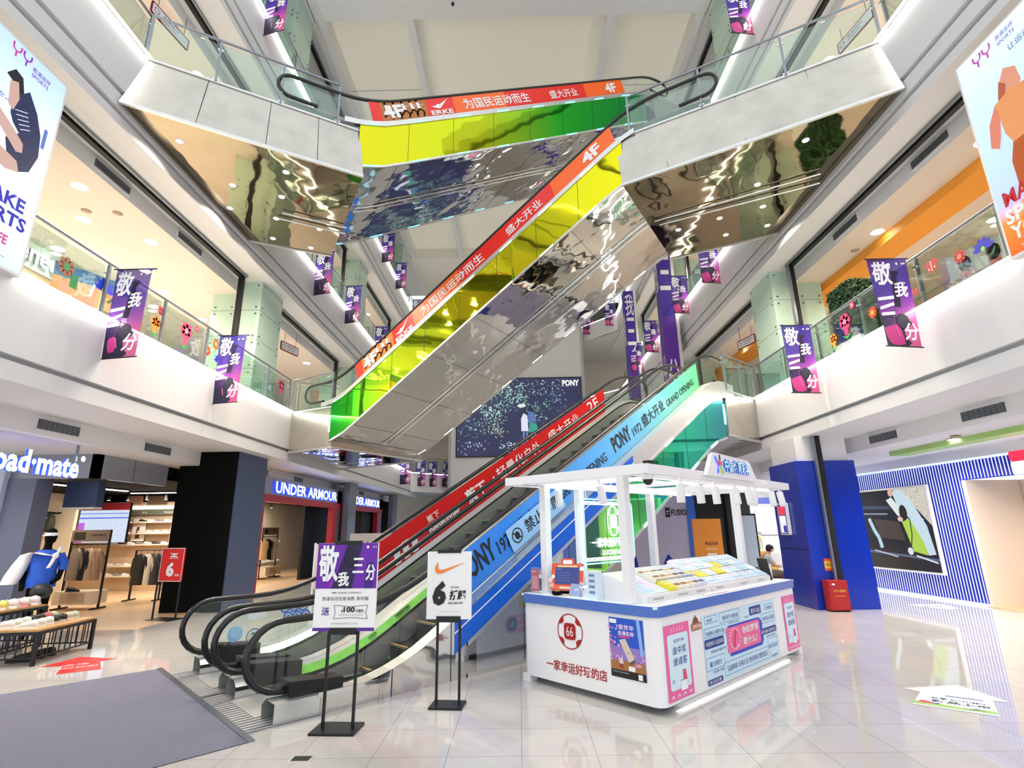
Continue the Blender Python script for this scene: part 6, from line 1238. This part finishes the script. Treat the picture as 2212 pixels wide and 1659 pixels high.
# shop emblem at the door and on the blue column
def fila(label, T, s, deep):
    t = thing('shop_sign', label, 'sign', T=T); q = MB(); q.rbox(0, .42*s, 0, .75*s, -deep, 0, .03*s, 'sign_white'); q.build('light_box', t); q = MB(); q.rrect(.03*s, .03*s, .39*s, .72*s, .02, 'L#2438A0', None, .002); q.rrect(.05*s, .47*s, .37*s, .68*s, .05*s, 'L#FF3A50', None, .004); q.rect(.06*s, .3*s, .36*s, .45*s, 'L#FFFFFF', None, .004); q.rrect(.06*s, .05*s, .36*s, .44*s, .04*s, 'L#FFFFFF', None, .004); q.rrect(.2*s, .06*s, .36*s, .22*s, .03*s, 'L#2438A0', None, .006); q.rect(.14*s, .24*s, .34*s, .27*s, 'L#E8F0FF', None, .006); q.build('emblem', t)
t = fila('white lit box with a red and white emblem on the side of the blue column', frame((6.12, 12.9, 1.5), (0, -1, 0), (0, 0, 1)) @ Matrix.Translation((0, 0, 0)), .95, .07)
t = thing('shop_sign', 'red and white lit emblem above the beige doorway at the picture edge', 'sign', T=BT @ Matrix.Translation((4.5, 2.62, .1))); q = MB(); q.rrect(0, .26, 1.0, .46, .05, 'lit_red', None, .02); q.rrect(0, 0, 1.0, .25, .05, 'lit_white', None, .02); q.build('emblem', t); q = MB(); q.box(.05, .95, .05, .42, -.04, .01, 'grey_metal'); q.build('backing', t)
# red cabinet and notice at the foot of the blue column
t = thing('extinguisher_cabinet', 'low red metal cabinet standing against the blue column', 'cabinet', (6.53, 11.74, 0)); q = MB(); q.rbox(-.2, .2, -.12, .12, .03, .6, .02, '#B01E1E'); q.build('body', t); q = MB(); q.box(-.185, .185, -.128, -.12, .05, .58, '#A81A1A'); q.ell((-.1, -.13, .53), (.035, .006, .018), 'sign_white'); q.build('door', t); q = MB(); q.text('灭火器箱', -.11, .38, .05, '#D8A03A', frame((0, -.13, 0), (1, 0, 0), (0, 0, 1)), w=.24); q.rect(-.1, .3, .12, .31, '#D8A03A', frame((0, -.13, 0), (1, 0, 0), (0, 0, 1))); q.build('lettering', t)
for s in (-1, 1): q = MB(); q.box(s*.17-.02, s*.17+.02, -.1, .1, 0, .03, 'black'); q.build('foot', t)
t = thing('notice', 'small yellow and red notice stuck on the blue column above the red cabinet', 'notice', T=frame((6.47, 11.893, .77), (1, 0, 0), (0, 0, 1))); q = MB(); q.rect(0, 0, .18, .25, '#E04A2A'); q.rect(.0, .05, .18, .2, '#E8B838', None, .001); q.text('消防', .03, .1, .05, '#7A2A10', None, .002, w=.12); q.build('sheet', t)
# printed lilac wall of the next shop, dark doorway, orange board, bench and seated person
b = MB(); b.box(3.4, 5.3, 17.2, 17.35, 0, 2.95, 'lilac_wall'); b.poly([(4.05, 0), (5.25, 0), (4.6, .9)], '#1B2FB4', frame((0, 17.195, 0), (1, 0, 0), (0, 0, 1))) ; b.poly([(3.4, 0), (3.75, 0), (3.6, .85), (3.4, .5)], '#1B2FB4', frame((0, 17.195, 0), (1, 0, 0), (0, 0, 1)))
b.box(5.3, 5.55, 17.15, 17.3, 0, 2.95, '#3A78E0'); b.box(5.55, 7.3, 17.2, 17.3, 0, 2.95, 'shop_dark'); b.box(6.5, 6.54, 17.1, 17.2, 0, 2.95, 'dark_metal'); b.box(3.4, 9.9, 17.1, 17.4, 2.95, 3.65, 'white_paint')
b.box(7.3, 12, 22.6, 22.8, 0, 3.3, 'sign_white'); b.box(11.9, 12, 15.5, 22.8, 0, 3.3, 'sign_white')
struct(b.build('wall_right_shop'))
t = thing('shop_sign', 'dark emblem and word on the lilac printed wall beyond the kiosk', 'sign', T=frame((4.62, 17.18, 2.0), (1, 0, 0), (0, 0, 1))); q = MB(); q.rect(0, 0, .14, .3, 'sign_black'); q.rect(.03, .17, .11, .2, 'sign_white', None, .002); q.rect(.03, .1, .09, .13, 'sign_white', None, .002); q.text('FUSION', .18, .05, .19, 'sign_black', None, 0, w=.62, bold=.02); q.build('lettering', t)
t = thing('ball_emblem', 'orange ball emblem on the blue triangle of the lilac wall', 'emblem', T=frame((4.62, 17.175, .45), (1, 0, 0), (0, 0, 1))); q = MB(); q.ring(0, 0, .26, .02, '#8A6AE0'); q.disc(0, 0, .16, '#F0A04A', None, .001, 18)
for a in (20, 75, 130): q.line([(.16*math.cos(R(a)), .16*math.sin(R(a))), (-.16*math.cos(R(a)), -.16*math.sin(R(a)))], .02, '#2A2A8A', None, .003)
q.build('print', t)
t = thing('standing_board', 'orange free-standing board beside the dark doorway', 'board', (4.78, 14.0, 0)); q = MB(); q.box(-.36, .36, -.03, .03, .0, 1.9, '#F0962E'); q.build('panel', t); q = MB(); Tq = frame((0, -.033, 0), (1, 0, 0), (0, 0, 1)); q.text('幸运足彩', -.1, 1.25, .09, '#5A1A10', Tq, w=.34, bold=.02); q.text('扫码购彩', -.08, 1.13, .06, '#F8DCA8', Tq, w=.28); q.rrect(-.06, .84, .18, 1.06, .02, 'sign_white', Tq); q.build('lettering', t); q = MB(); q.box(.36, .44, -.02, .02, .1, 1.9, 'dark_metal'); q.build('support', t)
t = thing('bench', 'low brown bench carrying the seated person', 'bench', (6.6, 14.85, 0)); q = MB(); q.box(-.55, .55, -.2, .2, .36, .41, '#6A4030'); q.build('seat', t)
for x in (-.45, .45):
    for y in (-.15, .15): q = MB(); q.box(x-.03, x+.03, y-.03, y+.03, 0, .36, '#4A2A20'); q.build('leg', t)
# seated person
t = thing('person', 'person in a pale T-shirt and brown trousers sitting bent forward on the brown bench', 'person', (6.42, 14.78, .41), 0)
def skin_body(name, nodes, edges, m, parent, root=0, sub=2):
    me = bpy.data.meshes.new(name); me.from_pydata([n[0] for n in nodes], edges, []); o = bpy.data.objects.new(name, me); COL.objects.link(o); o.parent = parent
    md = o.modifiers.new('skin', 'SKIN'); md.use_smooth_shade = True
    for v, n in zip(me.skin_vertices[0].data, nodes): v.radius = (n[1], n[1]) if not isinstance(n[1], tuple) else n[1]
    me.skin_vertices[0].data[root].use_root = True
    s = o.modifiers.new('sub', 'SUBSURF'); s.levels = s.render_levels = sub
    me.materials.append(M(m)); return o
pm('skin', '#D8A88C', .5); pm('hair', '#1E1712', .6); pm('tee', '#C8D4D0', .8); pm('trousers', '#7A6A5E', .8, noise=(12, .15))
N = [((0, 0, .09), (.13, .14)), ((.03, 0, .28), (.12, .14)), ((.09, 0, .46), (.11, .15)), ((.15, 0, .56), .07), ((.2, 0, .62), .05), ((.26, 0, .68), .085), ((.30, 0, .70), .08),
     ((.12, -.19, .5), .055), ((.2, -.22, .3), .045), ((.4, -.14, .26), .035), ((.12, .19, .5), .055), ((.2, .22, .3), .045), ((.4, .14, .26), .035),
     ((.1, -.1, .08), .085), ((.45, -.12, .1), .07), ((.5, -.12, -.2), .05), ((.48, -.12, -.35), .04), ((.1, .1, .08), .085), ((.45, .12, .1), .07), ((.5, .12, -.2), .05), ((.48, .12, -.35), .04), ((.6, -.12, -.37), .032), ((.6, .12, -.37), .032)]
Ed = [(0, 1), (1, 2), (2, 3), (3, 4), (4, 5), (5, 6), (2, 7), (7, 8), (8, 9), (2, 10), (10, 11), (11, 12), (0, 13), (13, 14), (14, 15), (15, 16), (0, 17), (17, 18), (18, 19), (19, 20), (16, 21), (20, 22)]
skin_body('body', N, Ed, 'skin', t)
skin_body('t_shirt', [((0, 0, .08), (.145, .155)), ((.03, 0, .28), (.135, .155)), ((.09, 0, .46), (.125, .165)), ((.14, 0, .54), .08), ((.12, -.2, .5), .068), ((.18, -.22, .36), .062), ((.12, .2, .5), .068), ((.18, .22, .36), .062)], [(0, 1), (1, 2), (2, 3), (2, 4), (4, 5), (2, 6), (6, 7)], 'tee', t)
skin_body('trousers', [((0, 0, .09), (.15, .16)), ((.1, -.1, .09), .1), ((.46, -.12, .11), .085), ((.5, -.12, -.1), .07), ((.49, -.12, -.3), .065), ((.1, .1, .09), .1), ((.46, .12, .11), .085), ((.5, .12, -.1), .07), ((.49, .12, -.3), .065)], [(0, 1), (1, 2), (2, 3), (3, 4), (0, 5), (5, 6), (6, 7), (7, 8)], 'trousers', t)
q = MB(); q.ell((.24, 0, .73), (.1, .095, .09), 'hair'); q.ell((.2, 0, .69), (.06, .085, .08), 'hair'); q.build('hair', t)
for s in (-1, 1):
    for k in range(5):
        a = [((.41, s*.13, .255), .012), ((.44+.004*k, s*(.11+.012*k), .25), .009), ((.47-.006*abs(k-2), s*(.105+.014*k), .235), .008)] if k < 4 else [((.41, s*.12, .255), .012), ((.43, s*.1, .26), .01), ((.45, s*.085, .255), .009)]
        skin_body('finger', a, [(0, 1), (1, 2)], 'skin', t, 0, 1)
q = MB(); q.ell((.335, -.03, .70), (.012, .012, .008), 'hair'); q.ell((.335, .03, .70), (.012, .012, .008), 'hair'); q.ell((.355, 0, .675), (.018, .012, .018), 'skin'); q.ell((.34, 0, .645), (.012, .022, .006), 'petal_red')
for s in (-1, 1): q.ell((.26, s*.085, .68), (.02, .012, .03), 'skin')
q.build('face', t)
q = MB(); q.box(.42, .5, -.05, .05, .27, .28, 'black'); tag(q.build('phone'), 'small dark phone held by the seated person', 'phone'); bpy.data.objects['phone'].location = (6.42, 14.78, .41)
# white shop behind: rails of pale clothes, mannequin, green crate, yellow panel
T0 = xf((9.3, 20.5, 0), 0); rail('clothes rail with white clothes in the bright shop behind the kiosk', T0, 1.5, 1.35)
for k in range(7): garment('white shirt on the rail in the bright shop behind the kiosk', 'white shirts in the bright shop', T0 @ Matrix.Translation((-.6+.2*k, 0, 1.25)) @ Matrix.Rotation(R(70), 4, 'Z'), '#F2F2F4')
for k in range(3): garment('pale top hanging high on the bright shop wall', 'pale tops on the bright wall', T=xf((8.6+.55*k, 22.4, 2.2), 90), c='#F0EEF0')
t = thing('lit_board', 'tall pale blue framed board in the bright shop beside the kiosk post', 'board', T=xf((6.75, 16.2, .5), -20)); q = MB(); q.box(-.24, .24, -.03, .03, 0, 1.55, 'dark_metal'); q.build('frame', t); q = MB(); q.rect(-.2, .05, .2, 1.5, '#C8D8E8', frame((0, -.033, 0), (1, 0, 0), (0, 0, 1))); q.build('panel', t); q = MB(); q.box(-.2, .2, -.15, .15, -.5, -.47, 'dark_metal'); q.box(-.02, .02, -.02, .02, -.47, 0, 'dark_metal'); q.build('stand', t)
t = thing('mannequin', 'pale mannequin in a yellow-green top inside the bright shop', 'mannequin', (7.75, 18.2, 0)); q = MB(); q.loft([ring(0, 0, z, a, c) for z, a, c in ((.9, .15, .11), (1.1, .13, .1), (1.35, .19, .12), (1.45, .12, .08), (1.52, .05, .05), (1.6, .07, .08), (1.72, .08, .09), (1.78, .03, .04))], '#F0E8DC'); 
for s in (-1, 1): q.tube([(s*.08, 0, .92), (s*.09, 0, .45), (s*.09, .02, .04)], [.08, .06, .04], '#F0E8DC'); q.tube([(s*.19, 0, 1.38), (s*.24, 0, 1.15), (s*.2, -.1, .95)], [.05, .045, .035], '#F0E8DC')
q.build('body', t); q = MB(); q.loft([ring(0, 0, z, a, c) for z, a, c in ((.95, .18, .13), (1.15, .16, .12), (1.36, .205, .13), (1.46, .1, .08))], '#C8C47A'); q.build('top', t)
t = thing('crate', 'green box standing beside the seated person', 'box', (6.0, 15.6, 0)); q = MB(); q.rbox(-.2, .2, -.2, .2, 0, .75, .02, '#2A8A2E'); q.build('body', t); q = MB(); q.rbox(-.21, .21, -.21, .21, .75, .8, .02, '#23762A'); q.build('lid', t)
t = thing('floor_graphic_panel', 'yellow and orange slanted printed panel behind the seated person', 'panel', (7.3, 17.0, 0)); q = MB(); q.add([(-.45, 0, 0), (.75, 0, 0), (.35, .05, .95), (-.35, .05, .95)], [(0, 1, 2, 3)], '#F4B84A'); q.poly([(-.2, -.01, .1), (.4, -.01, .1), (.2, .03, .8), (.0, .03, .8)], '#F4DCA0'); q.build('print', t); q = MB(); q.box(-.4, .7, .05, .09, 0, .9, 'sign_white'); q.build('support', t)
tag(MB().rect(0, 0, .9, .22, 'L#2A48D8', frame((7.35, 19.5, 2.45), (1, 0, 0), (0, 0, 1))).rect(.1, .02, .45, .2, 'L#FFFFFF', frame((7.35, 19.5, 2.45), (1, 0, 0), (0, 0, 1)), .004).rect(1.0, 0, 1.9, .22, 'L#2A48D8', frame((7.35, 19.5, 2.45), (1, 0, 0), (0, 0, 1))).build('shop_header'), 'blue and white lit header over the bright shop behind the kiosk', 'sign')
for x, y in ((8.3, 18.6), (9.6, 19.6)):
    t = thing('linear_light', 'bright ceiling lamp in the white shop behind the kiosk, %s' % ('by the pale mannequin' if x < 9 else 'over the rail of white shirts'), 'ceiling light', (x, y, 3.29)); q = MB(); q.box(-.6, .6, -.15, .15, -.03, .02, 'sign_white'); q.build('housing', t); q = MB(); q.box(-.55, .55, -.12, .12, -.045, -.03, 'downlight'); q.build('diffuser', t); lo = area('lamp', (0, 0, -.06), (1.1, .24), 130, (1, .97, .94)); lo.parent = t

# ---- second-floor galleries
t = thing('shop_sign', 'white lit shop letters on the pale second-floor shopfront behind the flower stickers', 'sign', T=frame((-11.55, 9.7, 8.25-.6), (0, 1, 0), (0, 0, 1)))

q = MB(); q.text3('Beneunder', 0, 0, .42, .05, 'neon', 'grey_metal', None, 0, w=2.3, bold=.015); q.build('lettering', t)
b = MB(); b.box(-11.6, -11.55, 5, 16.5, 7.95+.0, 9, 'white_paint') if False else None
b.box(-10.55, -10.5, 4, 12.2, L2, 7.3, 'shop_cream'); b.box(-10.48, -10.44, 4, 12.4, 7.3, 7.93, '#CFE0DA'); struct(b.build('wall_left_gallery_shopfront'))
bpy.data.objects[t.name].location = (-10.435, 9.45, 7.42)
t = thing('planter_hedge', 'dark green clipped artificial hedge block behind the second-floor glass', 'hedge', (7.72, 11.25, L2+.001)); q = MB(); q.box(-.3, .3, -.45, .45, 0, .7, 'sign_white'); q.build('planter', t)
q = MB(); rnd = random.Random(5); q.box(-.28, .28, -.43, .43, .7, 2.0, '#16301A')
for _ in range(1500):
    f = rnd.choice((0, 0, 1, 1, 2)); a, c = rnd.uniform(-1, 1), rnd.uniform(0, 1)
    p = Vector((-.3, a*.45, .7+1.32*c)) if f == 0 else Vector((a*.3, -.45, .7+1.32*c)) if f == 1 else Vector((a*.3, rnd.uniform(-.45, .45), 2.02))
    d = Vector((rnd.uniform(-1, 1), rnd.uniform(-1, 1), rnd.uniform(-1, 1))).normalized()*.045; e_ = d.orthogonal().normalized()*.02
    q.add([p-d, p+e_, p+d, p-e_], [(0, 1, 2, 3)], rnd.choice(['#1E4A22', '#2A5E2C', '#173A1C']))
o = q.build('leaves', t)
b = MB(); b.box(8.2, 8.9, 4, 26, 7.72, 7.93, '#F0A030'); struct(b.build('trim_30'), 'orange ceiling beam along the second-floor gallery')
b = MB(); b.box(8.6, 9.0, 4, 12.3, 3.22, 3.32, '#A8D07A'); struct(b.build('trim_31'), 'pale green ceiling band before the blue slatted shop')
b = MB(); b.box(11.5, 11.6, 4, 18, L2, 7.9, 'shop_tan'); b.box(11.45, 11.5, 5, 14, 5.3, 7.0, '#B8925A'); struct(b.build('wall_right_gallery_shopfront'))
t = thing('hanging_banner_poster', 'sports poster board hung in the second-floor gallery behind the first orange-side banner', 'poster', T=frame((8.6, 9.6, 6.3), (.3, -1, 0), (0, 0, 1))); q = MB(); q.box(0, 1.4, 0, .5, -.02, 0, 'shop_grey'); q.build('board', t); q = MB()
for k in range(2): q.ell((.3+.5*k, .25, .002), (.12, .16, .002), 'matte_black'); q.rect(.2+.5*k, .0, .4+.5*k, .15, '#8A2A2A', None, .002)
q.build('print', t)
t = thing('wall_poster', 'beach picture board in the second-floor gallery above the blue tulip sticker', 'poster', T=frame((-9.6, 9.8, 6.55), (.45, .9, 0), (0, 0, 1))); q = MB(); q.box(0, 1.5, 0, .75, -.02, 0, 'sign_white'); q.build('board', t); q = MB(); q.rect(.0, .45, 1.5, .75, '#2A6AA0', None, .002); q.rect(0, .0, 1.5, .45, '#D89A6A', None, .002); q.line([(.7, .2), (.75, .5), (.85, .6)], .05, 'sign_white', None, .004); q.build('print', t)
# hanging direction signs
def hsign(label, x, y, z, a, w=.85):
    t = thing('hanging_sign', label, 'sign', T=frame((x, y, z), (math.cos(R(a)), math.sin(R(a)), 0), (0, 0, 1))); q = MB(); q.rrect(0, 0, w, .3, .04, '#8A1A2A', None, -.012); q.rrect(.0, .0, w, .3, .04, '#8A1A2A', None, .012); q.box(.02, w-.02, .02, .28, -.012, .012, '#8A1A2A'); q.build('frame', t); q = MB(); q.rrect(.03, .03, w-.03, .27, .03, '#EDEBF2', None, .014); q.ring(.14, .15, .07, .015, '#5A5A6A', None, .016); q.text('安全出口', .3, .16, .07, '#5A5A6A', None, .016, w=.4); q.text('SAFE EXIT', .3, .08, .04, '#5A5A6A', None, .016, w=.36); q.build('face', t)
    for x_ in (.15, w-.15): q = MB(); q.tube([(x_, .3, 0), (x_, .75, 0)], .006, 'dark_metal', n=5); q.build('hanging_wire', t)
hsign('hanging red-framed sign in the second-floor gallery by the lower mirror landing', -7.45, 15.6, 7.3, 75); hsign('hanging red-framed sign in the second-floor gallery by the two purple pillars', 7.35, 16.6, 7.3, -75)
hsign('hanging red-framed sign above the third-floor steel platform, blue-screen side', -7.5, 8.4, 12.25, 80, 1.0); hsign('hanging red-framed sign above the third-floor steel platform, orange-screen side', 7.65, 9.9, 12.25, -80, 1.0)
# far corner: red letters, pink display
t = thing('shop_sign', 'red lit sports letters on the dark far shopfront high up', 'sign', T=frame((4.7, 34.9, L4+.45), (1, -.35, 0), (0, 0, 1))); q = MB(); yy_logo(q, None, 0, .2, .5, 'L#FF4058', 'L#FF4058'); q.text('sports', 1.05, .08, .35, 'L#FF4058', None, .01, w=1.0, bold=.02); q.build('lettering', t); q = MB(); q.box(-.5, 2.6, -.4, 1.6, -.1, -.02, 'shop_dark'); q.build('backing', t)
t = thing('window_display', 'bright pink and white display screen in the far second-floor corner', 'screen', T=frame((4.6, 34.6, L2+1.2), (1, -.3, 0), (0, 0, 1))); q = MB(); q.box(0, 2.6, 0, 3.2, -.05, 0, 'sign_white'); q.build('case', t); q = MB(); q.rect(.05, .05, 2.55, 3.15, 'L#E8F8FF', None, .003); q.poly([(.8, .6), (1.6, .6), (1.9, 2.6), (1.2, 2.9)], 'L#F080B0', None, .005); q.poly([(1.5, .8), (2.2, 1.0), (2.3, 2.0), (1.7, 2.4)], 'L#F8B8C8', None, .006); q.rect(.1, .1, 2.5, .5, 'L#70D8E8', None, .006); q.build('display', t)
# ---- things on the floor
CM = frame((-2.42, 5.2, 0), (-.685, .7286, 0), (0, 0, 1))
b = MB(); A_, B_ = Vector((-2.35, 5.16, 0)), Vector((-4.85, 7.72, 0)); d_ = Vector((-.7, -.69, 0))
b.add([A_, B_, B_+d_*4, A_+d_*4], [(0, 1, 2, 3)], 'carpet')
o = tag(b.build('entrance_mat'), 'large blue-grey ribbed mat before the foot of the ground escalators', 'mat'); o.location.z = .006
b = MB(); b.bar(A_, B_, .06, .012, 'grey_metal'); o2 = b.build('edge_strip', o); o2.location.z = .002
E_ = lambda n, l, c: tag(n, l, c)
q = MB(); z = .003; q.poly([(-6.62, 7.9, z), (-6.55, 8.5, z), (-5.9, 8.35, z), (-6.02, 8.2, z), (-5.66, 7.75, z), (-6.06, 7.5, z), (-6.34, 7.95, z)], '#D82A30'); Tq = frame((-6.2, 7.72, .004), (.86, .5, 0), (-.5, .86, 0)); q.text('限时折扣', -.1, .0, .12, '#F4C8C0', Tq, w=.5); q.text('全场', -.02, .2, .12, '#F4C8C0', Tq, w=.3); E_(q.build('floor_sticker'), 'red arrow sticker on the floor by the low shoe table', 'floor sticker')
q = MB(); q.poly([(4.15, 6.46, z), (4.81, 6.55, z), (4.85, 5.94, z), (4.72, 6.0, z), (4.4, 5.55, z), (3.88, 5.94, z), (4.24, 6.33, z)], '#F4F2F6'); Tq = frame((4.0, 5.98, .0045), (.82, -.58, 0), (.58, .82, 0))
q.text('秋季 AUTUMN', .08, .2, .08, '#2A5A8A', Tq, w=.42); q.text('新品上市', .08, .09, .09, '#1A4A5A', Tq, w=.46, bold=.03); q.line([(.2, .38), (.5, .38)], .03, '#3A5AA8', Tq); q.poly([(-.08, -.06), (.57, -.06), (.57, .03), (.3, .0), (.1, .05), (-.06, .05)], '#9AC85A', Tq, .0002); q.poly([(-.04, -.0), (.06, .0), (.1, .06), (.0, .1)], '#D83A6A', Tq, .0006); q.poly([(.06, .02), (.14, .0), (.14, .06)], '#5A3AA8', Tq, .0008); q.poly([(.35, -.03), (.5, -.02), (.42, .03)], '#1A7A5A', Tq, .0008); E_(q.build('floor_sticker'), 'white arrow sticker with green and pink print on the floor near the kiosk', 'floor sticker')
q = MB(); q.poly([(8.47, 12.54, z), (9.22, 12.46, z), (9.1, 11.85, z), (8.8, 11.74, z), (8.5, 12.1, z)], '#DDE4E8'); q.text('新品', 0, 0, .2, '#8A98A0', frame((8.55, 12.1, .0045), (1, -.1, 0), (.1, 1, 0)), w=.45); E_(q.build('floor_sticker'), 'pale sticker on the floor before the blue slatted wall', 'floor sticker')
q = MB(); q.box(-1.86, -1.68, 4.74, 4.86, 0, .004, 'brushed_steel'); q.box(-1.84, -1.7, 4.755, 4.845, .004, .006, 'dark_metal'); E_(q.build('floor_socket_cover'), 'small square metal cover in the floor tiles before the coupon poster', 'floor cover')
# speakers and detectors on ceilings
for x, y, z_, lb in ((-8.45, 9.0, 7.95, 'beside the blue-kit screen'), (-7.9, 9.1, 7.95, 'just below the first vent'), (8.9, 8.5, 7.95, 'by the orange beam'), (8.0, 11.2, 7.95, 'by the hedge block'), (9.0, 9.0, 3.32, 'before the green ceiling band'), (8.3, 10.0, 3.32, 'near the blue column')):
    q = MB(); q.lathe([(.09, 0), (.09, -.015), (.05, -.03)], '#A8947C', n=14); o = E_(q.build('ceiling_speaker'), 'small round brown ceiling fitting '+lb, 'ceiling fitting'); o.location = (x, y, z_-.02)
